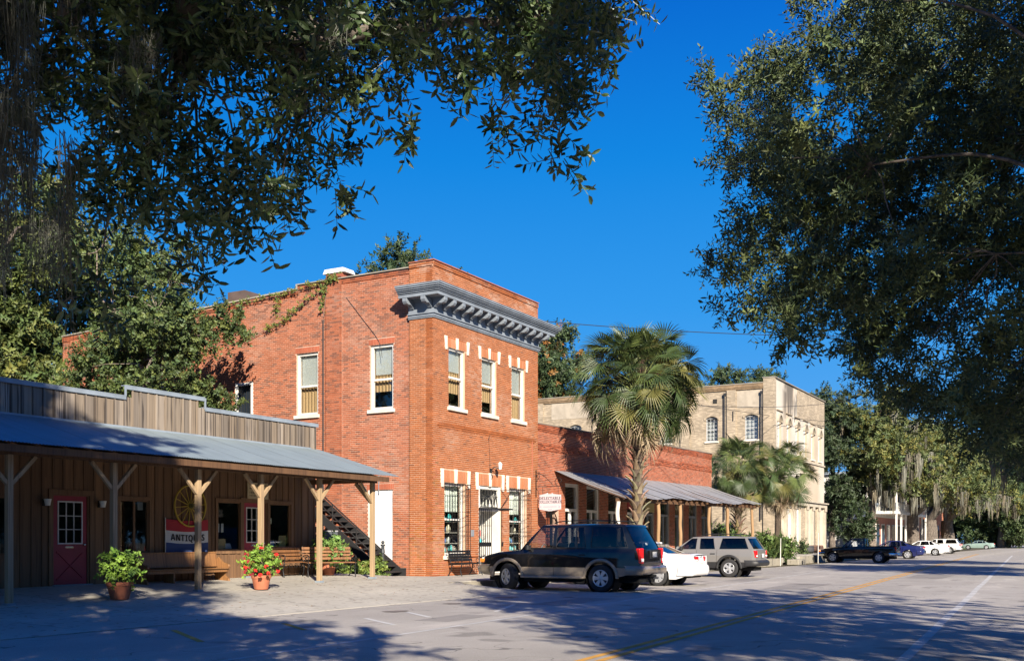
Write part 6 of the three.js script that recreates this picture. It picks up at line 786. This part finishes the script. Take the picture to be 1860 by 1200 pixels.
{
  // oak on the right verge
  const B = thing('live_oak', 'tall leafy oak crown filling the top right against the sky', 'tree', [0, 0, 0], 0, 'big oaks shading the street'), list = [], wood = [], tone = () => rnd() < .5 ? green(.078, .102, .028, .35) : green(.045, .068, .022, .3);
  part('trunk', [limbGeo([12.6, -.1, 4.2], [13.2, 3.4, 3.2], .6, .42, .05), cyl(.9, .6, .6, 12.6, .2, 4.2, 12)], M.bark, B);
  for (const [x, y, z, r] of OAK_B) fill(list, [x, y, z], [r * 1.1, r * .85, r * 1.1], Math.round(clamp(r * r * 720, 12, 60)), tone, null, [.8, 1.2], .5);
  const hubs = [[13.0, 6.0, -.6], [12.6, 4.6, -1.0], [13.6, 8.0, -.6], [12.6, 3.6, -.2], [11.8, 7.2, -1.6], [12.0, 5.6, -2.2]];
  for (const h of hubs) wood.push(limbGeo([13.2, 3.3, 3.2], h, .05, .012, .12, 6));
  OAK_B.forEach((b, i) => { if (i % 4) return; const q = V(b[0], b[1], b[2]), h = hubs.reduce((p, c) => V(...c).distanceTo(q) < V(...p).distanceTo(q) ? c : p); wood.push(limbGeo(h, [b[0], b[1], b[2]], .010, .003, .10, 4)); });
  part('limbs', wood, M.bark, B);
  crown(B, list, SPR.fine, LV.matte);
  const up = [], keep = shadeIn(MID_SHADE, .9), out = (x, y, z) => { const d = .8713 * x - .4907 * z, u = y - EYE, l = .4907 * x + .8713 * z; return l > d * .5 + 1 || u > d * .53 + 1 || d < .5; };
  fill(up, [11, 8.5, 3.5], [9, 5.5, 6], 2200, tone, (x, y, z) => out(x, y, z) && keep(x, y, z) && free(x * .8, z * .8 + y * .5, 19) > .33, [.7, 1.1], .8);
  fill(up, [4, 7.5, 6], [6, 4, 5], 1600, tone, (x, y, z) => out(x, y, z) && keep(x, y, z) && free(x * .8, z * .8 + y * .5, 19) > .33, [.7, 1.1], .8);
  crown(B, up, SPR.big, LV.leaf, 'upper_crown');
}
function tree(name, label, group, x, z, h, blobs, o = {}) {   // blobs: [dx, y, dz, rx, ry, rz, n]
  const t = thing(name, label, 'tree', [x, 0, z], 0, group), list = [], wood = [], r = o.r ?? h * .028, tone = o.tone ?? (() => green(.055, .085, .022, .35));
  const fk = [rr(-.3, .3), h * (o.fork ?? .35), rr(-.3, .3)]; part('trunk', [limbGeo([0, -.1, 0], fk, r * 1.35, r, .04)], o.bark ?? M.bark, t);
  for (const b of blobs) { wood.push(limbGeo(fk, [b[0], b[1], b[2]], r * .6, r * .12, .12)); for (let i = 0; i < 5; i++) { const d = rdir(); wood.push(limbGeo([b[0], b[1], b[2]], [b[0] + d.x * b[3] * .8, b[1] + d.y * b[4] * .8, b[2] + d.z * b[5] * .8], r * .12, r * .03, .15, 3)); } const sub = []; for (let i = 0; i < 9; i++) { const d = rdir(); sub.push([b[0] + d.x * b[3] * .75, b[1] + d.y * b[4] * .75, b[2] + d.z * b[5] * .75]); } for (const c of sub) fill(list, c, [b[3] * .42, b[4] * .36, b[5] * .42], Math.round(b[6] / 9), tone, null, o.sc ?? [.9, 1.5], .6); }
  part('limbs', wood, o.bark ?? M.bark, t); crown(t, list, o.sprigs ?? SPR.big, o.lm ?? LV.matte);
  if (o.moss) { const ms = []; for (let i = 0; i < o.moss; i++) { const b = pick(blobs), d = rdir(); ms.push([TRS(b[0] + d.x * b[3] * .95, b[1] + d.y * b[4] * .5 - b[4] * .35, b[2] + d.z * b[5] * .95, QE(0, rr(0, 6), 0), rr(.7, 2.2), rr(.7, 2.8), rr(.7, 2.2)), o.mossTone ? o.mossTone() : green(.17, .158, .118, .3)]); } crown(t, ms, MOSS.far, LV.moss, 'spanish_moss'); }
  return t;
}
reseed(81);
{
  const bright = () => rnd() < .25 ? green(.085, .11, .024, .3) : green(.052, .080, .020, .35), mid = () => green(.05, .078, .022, .35), dusk = () => green(.042, .068, .022, .35), yellowish = () => rnd() < .35 ? green(.13, .13, .028, .3) : green(.072, .095, .026, .3);
  const bright2 = () => rnd() < .35 ? green(.11, .125, .028, .3) : green(.065, .095, .024, .35);
  const pale = mat([1.5, 1.45, 1.4], .9, { map: T.bark });
  tree('shade_tree', 'bright green loose tree standing in front of the brick side wall', null, 25.7, -29.6, 12.5, [[-.6, 9.6, -.6, 2.2, 2.2, 2.3, 900], [.9, 8.6, 1.6, 1.9, 1.7, 1.9, 700], [-1.2, 7.4, 1.4, 1.9, 1.5, 2.0, 700], [.8, 7.0, -2.0, 2.0, 1.7, 2.0, 700], [-.8, 11.6, -1.2, 1.8, 1.4, 1.8, 550], [.6, 10.6, 1.0, 1.6, 1.4, 1.6, 480], [1.3, 6.2, 1.2, 1.4, 1.0, 1.5, 380], [-1.5, 9.0, 2.6, 1.2, 1.4, 1.4, 380], [.6, 6.2, -4.0, 1.5, 1.4, 1.8, 420]], { tone: bright, sprigs: SPR.shrub, sc: [.9, 1.7], r: .16, bark: pale, fork: .3, lm: LV.matte });
  tree('shade_tree', 'tall dense tree at the far left behind the timber shop', null, 28, -44, 19, [[0, 12, 0, 3.6, 3.4, 3.6, 900], [-2.5, 9, 2, 3, 3, 3, 700], [2.5, 10, -1, 3, 3, 3, 700], [-1, 16, -1, 3, 2.6, 3, 700], [-4, 13, 1, 3, 3, 3, 700], [-5, 8, 4, 3, 2.6, 3, 600], [2, 6.4, 2, 2.6, 2, 2.6, 500], [4, 12.5, 2, 3.2, 3, 3.2, 850], [4, 8.5, 3, 3, 2.6, 3, 750], [1, 15, 3, 2.8, 2.6, 2.8, 650], [5, 15.5, -1, 2.6, 2.2, 2.6, 500]], { tone: bright2, sc: [.8, 1.3] });
  tree('shade_tree', 'second tall tree at the left edge behind the hanging moss', null, 22, -40, 16, [[0, 10, 0, 3, 3, 3, 800], [-2, 7, 2, 2.6, 2.4, 2.6, 600], [1.5, 13.5, -1, 2.6, 2.4, 2.6, 600], [-3, 11.5, 1, 2.6, 2.6, 2.6, 600], [2, 7, 1, 2.4, 2.2, 2.4, 500]], { tone: bright2, sc: [.8, 1.2], moss: 40 });
  tree('shade_tree', 'treetop showing just above the brick parapet', null, 49, -34, 18.5, [[0, 15.8, 0, 2.8, 2.4, 2.8, 800], [-1.2, 14.2, 1, 2.6, 2, 2.6, 600], [1.5, 14.4, -1, 2.4, 2, 2.4, 600]], { tone: () => green(.035, .06, .02, .3), sc: [.7, 1.1] });
  tree('shade_tree', 'broad tree right of the grey cornice above the tan wall', null, 84, -46, 22, [[0, 17, 0, 4, 3.4, 4, 900], [-3, 14.5, 0, 3.6, 3, 3.6, 700], [2.5, 18.5, 2, 3, 2.6, 3, 650], [3, 14.5, 2, 3.4, 3, 3.4, 650], [-5, 17, -2, 3, 3, 3, 600]], { tone: () => rnd() < .06 ? green(.22, .10, .02) : dusk(), sc: [.9, 1.5] });
  tree('shade_tree', 'dark tree behind the tan building left of its corner', null, 98, -38, 21, [[0, 17, 0, 3.6, 3, 3.6, 800], [-3, 15, 2, 3.2, 2.6, 3.2, 650], [3, 15, 2, 3.2, 2.6, 3.2, 650], [1, 19, -1, 2.6, 2, 2.6, 500]], { tone: dusk, sc: [.9, 1.4] });
  tree('shade_tree', 'dark tree behind the tan building right of its corner', null, 108, -33, 21, [[0, 17, 0, 4, 3.2, 4, 900], [-3, 14.5, 2, 3.4, 2.8, 3.4, 700], [3.5, 15.5, 1, 3.4, 2.8, 3.4, 700], [6, 12.5, 3, 3.2, 2.8, 3.2, 600]], { tone: dusk, sc: [.9, 1.4] });
  const oaks = 'mossy oaks along the far pavement';
  tree('mossy_oak', 'mossy oak with straight pale trunk between the tan building and pickup', oaks, 95.5, -17.6, 16, [[0, 12.5, 0, 4, 3, 4, 900], [-2.5, 9, 1.5, 3.2, 2.4, 3.2, 650], [3, 9.5, 2, 3.6, 2.6, 3.6, 700], [1, 7, 3, 3, 1.8, 3, 450], [5, 12, 1, 3.4, 2.4, 3.4, 600], [-1.5, 6.6, .5, 2.2, 1.6, 2.2, 350]], { tone: yellowish, moss: 130, sc: [.8, 1.3], r: .42, bark: pale, fork: .3 });
  tree('mossy_oak', 'yellow green mossy oak over the navy and white cars', oaks, 122, -18.2, 15, [[0, 11.5, 0, 4.4, 3, 4.4, 900], [-4, 9.5, 2, 4, 2.6, 4, 800], [4, 9, 2, 4, 2.6, 4, 800], [0, 7, 4, 4, 1.8, 4, 600], [6, 12, 0, 4, 2.6, 4, 700], [-6, 7.5, 3, 3.4, 1.8, 3.4, 500]], { tone: yellowish, moss: 190, sc: [1, 1.6], r: .7, fork: .28 });
  tree('mossy_oak', 'mossy oak with leaning dark trunk beside the far white SUV', oaks, 138, -18.5, 16, [[0, 12, 0, 5, 3.4, 5, 900], [-4, 9, 3, 4.4, 2.6, 4.4, 800], [5, 9, 3, 4.6, 2.8, 4.6, 800], [1, 7, 5, 4.4, 1.8, 4.4, 600], [8, 12, 2, 4.4, 3, 4.4, 700]], { tone: yellowish, moss: 150, sc: [1, 1.7], r: .85, fork: .25 });
  tree('mossy_oak', 'mossy oak over the far end of the street near the green car', oaks, 163, -19.2, 17, [[0, 12, 0, 6, 4, 6, 1000], [-5, 9, 3, 5, 3, 5, 800], [6, 10, 3, 5, 3, 5, 800], [2, 7.5, 6, 5, 2.2, 5, 600]], { tone: yellowish, moss: 80, sc: [1.2, 2], r: .8, fork: .25 });
  tree('shade_tree', 'dark leafy tree pressed against the right edge of the tan building', null, 92.6, -20.2, 15, [[0, 11, 0, 2.6, 2.4, 2.6, 600], [-.5, 7.5, .6, 2.4, 2.4, 2.4, 600], [.5, 4.2, .6, 2.4, 2, 2.4, 600], [.8, 13.4, 0, 2, 1.6, 2, 350], [1.5, 2.6, 1.6, 1.6, 1.2, 1.6, 300]], { tone: () => green(.03, .05, .018, .3), sc: [.8, 1.2], r: .22 });
  const woods = 'tall trees closing the end of the street';
  const spots = [[205, -34], [215, -22], [222, -10], [228, 2], [235, 14], [206, -48], [198, -62], [245, -30], [250, -5], [180, -50], [150, -50], [130, -46], [228, -16], [236, -20], [243, -13], [212, -16]];
  const words = ['left of the street end', 'behind the green car', 'right of the green car', 'second right of the green car', 'at the right frame edge', 'second left of the street end', 'third left of the street end', 'far behind on the left', 'far behind on the right', 'behind the orange building', 'behind the pink brick shop', 'behind the white upper porch', 'just right of the far lawn', 'in the middle of the far lawn edge', 'deepest at the road bend', 'nearest beyond the green car'];
  spots.forEach(([x, z], i) => tree('woodland_tree', 'tall dark woodland tree ' + words[i], woods, x, z, 19, [[0, 13, 0, 5.5, 4.6, 5.5, 700], [-3, 8, 3, 5, 4, 5, 600], [3, 8, -3, 5, 4, 5, 600], [0, 4, 2, 5, 3, 5, 500], [1, 17, 0, 4, 3, 4, 450]], { tone: i % 3 ? dusk : mid, sc: [1.4, 2.4], r: .5 }));
  tree('verge_oak', 'oak shading the far right of the road', null, 44, 7, 14, [[0, 9.5, -1, 4.6, 3, 4.6, 900], [-3, 7.5, -3, 3.4, 2.2, 3.4, 600], [4, 8, -2, 3.6, 2.4, 3.6, 600]], { tone: mid, sc: [1, 1.5], r: .5 });
  tree('verge_oak', 'oak whose limbs hang low at the right edge of the frame', null, 64, 3.5, 14, [[0, 9.5, -3, 4.6, 3, 4.6, 900], [-3, 7.5, -6, 3.4, 2.2, 3.4, 600], [4, 7, -5, 4, 2.4, 4, 600], [2, 5.4, -4, 3.4, 1.6, 3.4, 420]], { tone: mid, sc: [.9, 1.4], r: .5, moss: 60 });
}
// garden trees across the road, mirrored in the shop windows
reseed(87);
[[-14, 15, 'first'], [-5, 17, 'second'], [4, 16, 'third'], [13, 17.5, 'fourth'], [22, 16.5, 'fifth'], [31, 18, 'sixth'], [-24, 13, 'outermost'], [42, 13, 'seventh'], [52, 10, 'eighth'], [62, 11, 'ninth'], [72, 9, 'tenth'], [82, 10, 'eleventh'], [93, 9, 'twelfth'], [104, 9, 'thirteenth'], [116, 8, 'fourteenth'], [130, 8, 'fifteenth']].forEach(([x, z, w]) => tree('garden_tree', 'round garden tree across the road, ' + w + ' in its row', 'garden trees across the road', x, z, 7, [[0, 4.6, 0, 3.6, 2.2, 3, 420], [-2.6, 3.4, 0, 3, 2.4, 2.6, 380], [2.6, 3.2, 0, 3, 2.4, 2.6, 380], [0, 2, -.5, 3.4, 1.8, 2.4, 340]], { tone: () => green(.045, .07, .022, .3), sc: [1.3, 2.2], r: .25 }));
// sabal palms
function fanGeo(n, R, droop, fold, torn) { const p = [], w = R * .027; for (let i = 0; i < n; i++) { if (torn && rnd() < torn) continue; const a = lerp(-2.1, 2.1, i / (n - 1)) + rr(-.02, .02), L = R * (1 - .25 * Math.abs(a) / 2.35) * rr(.9, 1.06), dx = Math.sin(a), dy = Math.cos(a), pt = (t, s) => { const r = t * L, f = fold * Math.abs(dx) * r; return [dx * r + dy * s, dy * r - dx * s + .0, f - droop * Math.pow(t, 2.6) * L * (1 + rr(0, .06))]; }; const A = pt(.02, 0), B1 = pt(.5, w), B2 = pt(.5, -w), C1 = pt(.78, w * .55), C2 = pt(.78, -w * .55), D = pt(1, 0), m = pt(.5, 0), m2 = pt(.78, 0); m[2] -= w * .5; m2[2] -= w * .3; for (const t of [[A, B1, m], [A, m, B2], [B1, C1, m2], [B1, m2, m], [m, m2, C2], [m, C2, B2], [C1, D, m2], [m2, D, C2]]) for (const q of t) p.push(...q); } return geoFrom(p); }
reseed(91);
const FAN = [fanGeo(32, 1.0, .22, .30, 0), fanGeo(30, .95, .34, .42, .03), fanGeo(32, 1.05, .48, .38, .06), fanGeo(30, .95, .28, .55, .05)], DEAD = [fanGeo(30, .95, .75, 1.1, .25), fanGeo(26, .9, .6, 1.4, .3), fanGeo(28, 1.0, .9, .9, .3)];
const fanM = [[.060, .088, .022], [.042, .068, .018], [.080, .106, .026], [.030, .050, .014], [.115, .11, .028]].map((c) => mat(c, .5)), deadM = [[.30, .235, .15], [.21, .155, .095], [.38, .31, .205], [.15, .10, .06]].map((c) => mat(c, .9)), stemM = mat([.16, .19, .06], .6), bootM = mat([1, 1, 1], .9, { map: T.post });
const stemG = rod([0, 0, 0], [0, 1, 0], .022, .012, 5), bootG = (() => { const g = new THREE.BoxGeometry(.14, .46, .03, 2, 4, 1), P = g.attributes.position; for (let i = 0; i < P.count; i++) { const t = P.getY(i) / .46 + .5; P.setX(i, P.getX(i) * lerp(1.5, .5, t)); P.setZ(i, P.getZ(i) * lerp(1.3, .7, t) + .16 * t * t + (Math.abs(P.getX(i)) > .02 ? -.03 : .015)); P.setY(i, P.getY(i) + .23); } g.computeVertexNormals(); return muv(g); })();
function palm(label, x, y0, z, h, R, nG, nD, o = {}) {
  const t = thing('sabal_palm', label, 'palm', [x, y0, z], 0, o.group), trunkH = h;
  part('trunk', [muv(new THREE.LatheGeometry([[.27, -.1], [.25, .4], [.21, 1.2], [.20, trunkH * .6], [.24, trunkH - .3], [.16, trunkH + .4], [0, trunkH + .5]].map((q) => new THREE.Vector2(...q)), 14))], mat([.7, .62, .55], .95, { map: T.bark }), t);
  const boots = []; for (let i = 0, y = o.boot ?? .9; y < trunkH; i++, y += .062) boots.push([TRS(Math.cos(i * 2.4) * .19, y, Math.sin(i * 2.4) * .19, QE(rr(.15, .55), Math.PI / 2 - i * 2.4, rr(-.12, .12), 'YXZ'), rr(.8, 1.15)), col(...[[.26, .185, .115], [.18, .125, .078], [.32, .235, .15]][i % 3].map((k) => k * rr(.8, 1.1)))]);
  inst('leaf_bases', bootG, mat([1, 1, 1], .9, { map: T.grime }), boots, t);
  const frond = (el, az, len, dead, k) => {   // el: angle of the stalk above level
    const d = V(Math.cos(el) * Math.cos(az), Math.sin(el), Math.cos(el) * Math.sin(az)), o0 = V(Math.cos(az) * .12, trunkH + (dead ? rr(-.5, .1) : rr(-.1, .45)), Math.sin(az) * .12), f = part(dead ? 'dead_frond' : 'frond', dead ? DEAD[k % 3] : FAN[k % 4], dead ? pick(deadM) : el > .9 ? fanM[k % 3] : el < -.1 ? pick([fanM[1], fanM[3], fanM[4]]) : pick(fanM), t);
    const sagEl = el - (dead ? .25 : rr(.1, .35) + rr(.25, 1.0) * Math.max(0, Math.cos(el))), tipd = V(Math.cos(sagEl) * Math.cos(az), Math.sin(sagEl), Math.cos(sagEl) * Math.sin(az)), nrm = V(-Math.sin(sagEl) * Math.cos(az), Math.cos(sagEl), -Math.sin(sagEl) * Math.sin(az)), m = new THREE.Matrix4().makeBasis(V().crossVectors(tipd, nrm), tipd, nrm), q = new THREE.Quaternion().setFromRotationMatrix(m).multiply(QE(0, rr(-.8, .8), 0));
    f.position.copy(o0).addScaledVector(d, len); f.quaternion.copy(q); const s = R * rr(.72, 1.0); f.scale.set(s * (dead ? .5 : 1), s * (dead ? 1.2 : 1), s);
    const st = part('stalk', stemG, dead ? deadM[1] : stemM, f); st.scale.set(1 / s / (dead ? .5 : 1), len / s / (dead ? 1.2 : 1), 1 / s); const inv = q.clone().invert(); st.position.copy(d.clone().multiplyScalar(-len).applyQuaternion(inv).divide(f.scale)); st.quaternion.setFromUnitVectors(V(0, 1, 0), d.clone().applyQuaternion(inv));
  };
  for (let i = 0; i < nG; i++) { const k = (i + .5) / nG, el = lerp(1.45, -1.0, Math.pow(k, .9)); frond(el + rr(-.1, .1), i * 2.4 + rr(-.2, .2), R * rr(1.0, 1.75) * (el < -.2 ? .9 : 1), false, i); }
  for (let i = 0; i < nD; i++) frond(rr(-1.4, -.6), i * 2.4 + rr(-.3, .3), R * rr(.7, 1.4), true, i);
  if (o.fruit) { const g = []; for (const [az, el] of o.fruit) { const d = V(Math.cos(el) * Math.cos(az), Math.sin(el), Math.cos(el) * Math.sin(az)); for (let i = 0; i < 90; i++) { const a = d.clone().multiplyScalar(rr(.9, 1.5)).add(V(0, trunkH + .2, 0)), b = a.clone().add(rdir().multiplyScalar(.3)).add(d.clone().multiplyScalar(.25)).add(V(0, -.15, 0)); g.push(rod([a.x, a.y, a.z], [b.x, b.y, b.z], .006, .003, 3)); } } part('flower_stalks', g, mat([.16, .10, .07], .9), t); }
  return t;
}
palm('tall cabbage palm with shaggy dead skirt in front of the brick store', 39.9, .2, -16.55, 7.25, 1.25, 150, 64, { fruit: [[1.2, .75], [2.6, .7], [.2, .6], [-2.4, .6]], boot: 1.0 });
palm('shorter palm at the end of the tin porch left of its twin', 62.4, .35, -19.3, 5.0, 1.08, 90, 26, { group: 'two palms beside the tan building' });
palm('shorter palm with dead skirt directly before the tan corner', 65.2, .35, -17.6, 4.9, 1.08, 90, 46, { group: 'two palms beside the tan building', boot: 99 });
// shrubs, potted plants, vine
function bush(name, label, category, x, y, z, r, n, tone, o = {}) { const t = thing(name, label, category, [x, y, z], 0, o.group), list = []; const c = o.lift ?? r[1]; fill(list, [0, c, 0], r, n, tone, null, o.sc ?? [.7, 1.2], .55); crown(t, list, o.sprigs ?? SPR.shrub, LV.matte, 'foliage'); const g = []; for (let i = 0; i < 7; i++) { const d = rdir(); g.push(rod([d.x * .05, 0, d.z * .05], [d.x * r[0] * .6, c + d.y * r[1] * .4, d.z * r[2] * .6], .008, .004, 5)); } part('stems', g, M.bark, t); return t; }
reseed(101);
{
  const lush = () => green(.14, .24, .03, .3), pot = (label, x, y, z, w, h, hex) => { const t = thing('terracotta_pot', label, 'pot', [x, y, z], .3); part('body', [muv(place(new THREE.CylinderGeometry(w * .72, w * .52, h - .07, hex ? 8 : 4), 0, (h - .07) / 2, 0, 0, Math.PI / 4, 0))], M.terracotta, t); part('rim', [muv(place(new THREE.CylinderGeometry(w * .80, w * .77, .075, hex ? 8 : 4), 0, h - .035, 0, 0, Math.PI / 4, 0))], M.terracotta, t); part('soil', [muv(place(new THREE.CylinderGeometry(w * .66, w * .66, .02, hex ? 8 : 4), 0, h - .01 + .014, 0, 0, Math.PI / 4, 0))], mat([.03, .02, .015], 1), t); };
  pot('square terracotta pot at the left porch post', 15.1, .22, -17.97, .36, .36, false); bush('leafy_plant', 'bushy bright green plant in the left terracotta pot', 'plant', 15.1, .58, -17.97, [.36, .31, .36], 105, lush, { sc: [.65, 1.15] });
  pot('eight-sided terracotta pot before the second red door', 19.2, .27, -17.83, .33, .34, true); const gp = bush('flowering_plant', 'green geranium with red flowers in the right terracotta pot', 'plant', 19.2, .61, -17.83, [.38, .29, .38], 110, lush, { sc: [.6, 1.05] });
  for (const [a, b, c] of [[-.42, .12, .2], [-.36, .02, .3], [-.2, .06, .42], [.1, .1, .44], [.2, .5, .3], [-.1, .66, .1], [-.44, .2, -.1], [.36, .28, .25], [-.26, .22, .4]]) { const g = []; for (let i = 0; i < 9; i++) { const d = rdir(); g.push(sph(.022, a + d.x * .04, b + d.y * .03, c + d.z * .04, 5, 4)); } part('flower', g, mat([.60, .015, .012], .7), gp); }
  pot('round clay pot between the two slatted benches', 24.75, .37, -20.3, .34, .42, true); bush('leafy_plant', 'broad green plant in the clay pot by the last benches', 'plant', 24.75, .79, -20.3, [.44, .34, .44], 150, () => green(.13, .22, .045, .25), { sc: [1, 1.6] });
  for (const [x, z, r, lab] of [[28.3, -21.2, .38, 'low green shrub at the foot of the stair newel'], [27.5, -21.5, .34, 'small yellow green shrub behind the last porch post'], [26.4, -22.2, .42, 'weedy green clump under the stair behind the bench'], [25.5, -22.6, .36, 'weedy clump between the timber wall and the stair']]) bush('low_shrub', lab, 'shrub', x, .19, z, [r, r * .8, r], 110, () => green(.12, .17, .03, .35), { group: 'low shrubs around the stair foot', sc: [.7, 1.1] });
  for (const [x, z, r, lab] of [[61.2, -17.6, .8, 'green shrub at the end of the tin porch'], [63.6, -16.9, .7, 'dark shrub under the palms'], [66.4, -18.4, .8, 'shrub against the tan building corner'], [60.4, -19.2, 1.0, 'tall weeds beyond the store corner'], [62.6, -20.4, 1.2, 'bushy growth between the store and tan building'], [69.5, -19.6, .7, 'low plant right of the palm trunk']]) bush('low_shrub', lab, 'shrub', x, .3, z, [r, r * .9, r], 170, () => green(.07, .115, .025, .35), { group: 'shrubs around the palms', sc: [1.2, 2.2] });
  bush('potted_fern', 'small dark potted fern by the whitewashed doors', 'plant', 74.6, .5, -18.5, [.45, .4, .45], 60, () => green(.06, .09, .03, .3), { sc: [1.2, 2] });
  for (const [x, z] of [[61.0, -18.4], [62.0, -17.4], [61.6, -16.9]]) { const t = thing('palmetto', ['young palmetto nearest the porch end', 'young palmetto in the middle of the shrubs', 'young palmetto nearest the kerb'][used.palmetto + 1 || 0], 'palm plant', [x, .3, z], 0, 'young palmettos under the palms'); for (let i = 0; i < 9; i++) { const az = i * 2.4, el = rr(.5, 1.3), f = part('frond', FAN[i % 4], fanM[(i + 1) % 3], t), d = V(Math.cos(el) * Math.cos(az), Math.sin(el), Math.cos(el) * Math.sin(az)), L = rr(.7, 1.5); f.position.copy(d.clone().multiplyScalar(L)); f.quaternion.setFromUnitVectors(V(0, 1, 0), d); f.scale.setScalar(rr(.55, .8)); const s = part('stalk', stemG, stemM, f); s.position.y = -L / f.scale.y; s.scale.y = L / f.scale.y; } }
  // vine along the bank's side parapet
  const vn = thing('climbing_vine', 'climbing vine trailing down the side parapet of the brick building', 'vine'), list = [], S = 29.84; const run = (pts, n, w) => { for (let i = 0; i < n; i++) { const t = rnd() * (pts.length - 1), k = Math.floor(t), a = pts[k], b = pts[k + 1], f = t - k; list.push([TRS(S - rr(0, .10), lerp(a[1], b[1], f) + rr(-w, w), lerp(a[0], b[0], f) + rr(-w, w), QE(rr(-.6, .6), rr(0, 6), 1.4 + rr(-.6, .6)), rr(.4, .75)), rnd() < .3 ? green(.19, .17, .03, .3) : green(.10, .14, .025, .35)]); } };
  run([[-24.0, 11.0], [-24.5, 10.85], [-24.7, 10.3], [-24.7, 9.75]], 80, .12); run([[-24.6, 10.7], [-25.3, 10.4], [-26.1, 9.9], [-26.8, 9.55], [-27.4, 9.4]], 85, .09); run([[-24.4, 10.9], [-25.6, 10.75], [-27, 10.65], [-28.6, 10.55], [-30, 10.5]], 110, .08); run([[-26.8, 10.6], [-27.0, 9.9]], 22, .08);
  crown(vn, list, SPR.shrub, LV.matte, 'foliage'); part('stems', [tube([[S, 10.9, -24.2], [S, 10.4, -25.2], [S, 9.6, -26.8], [S, 9.3, -27.8], [S, 9.0, -28.6]], .012, 30, 4), tube([[S, 10.8, -24.4], [S, 10.6, -27], [S, 10.5, -30]], .012, 20, 4), tube([[S, 10.9, -24.5], [S, 9.6, -24.7]], .012, 8, 4)], M.bark, vn);
}
scene.traverse((o) => { if (o.isMesh) { o.castShadow = true; o.receiveShadow = true; } });
renderer.render(scene, camera);
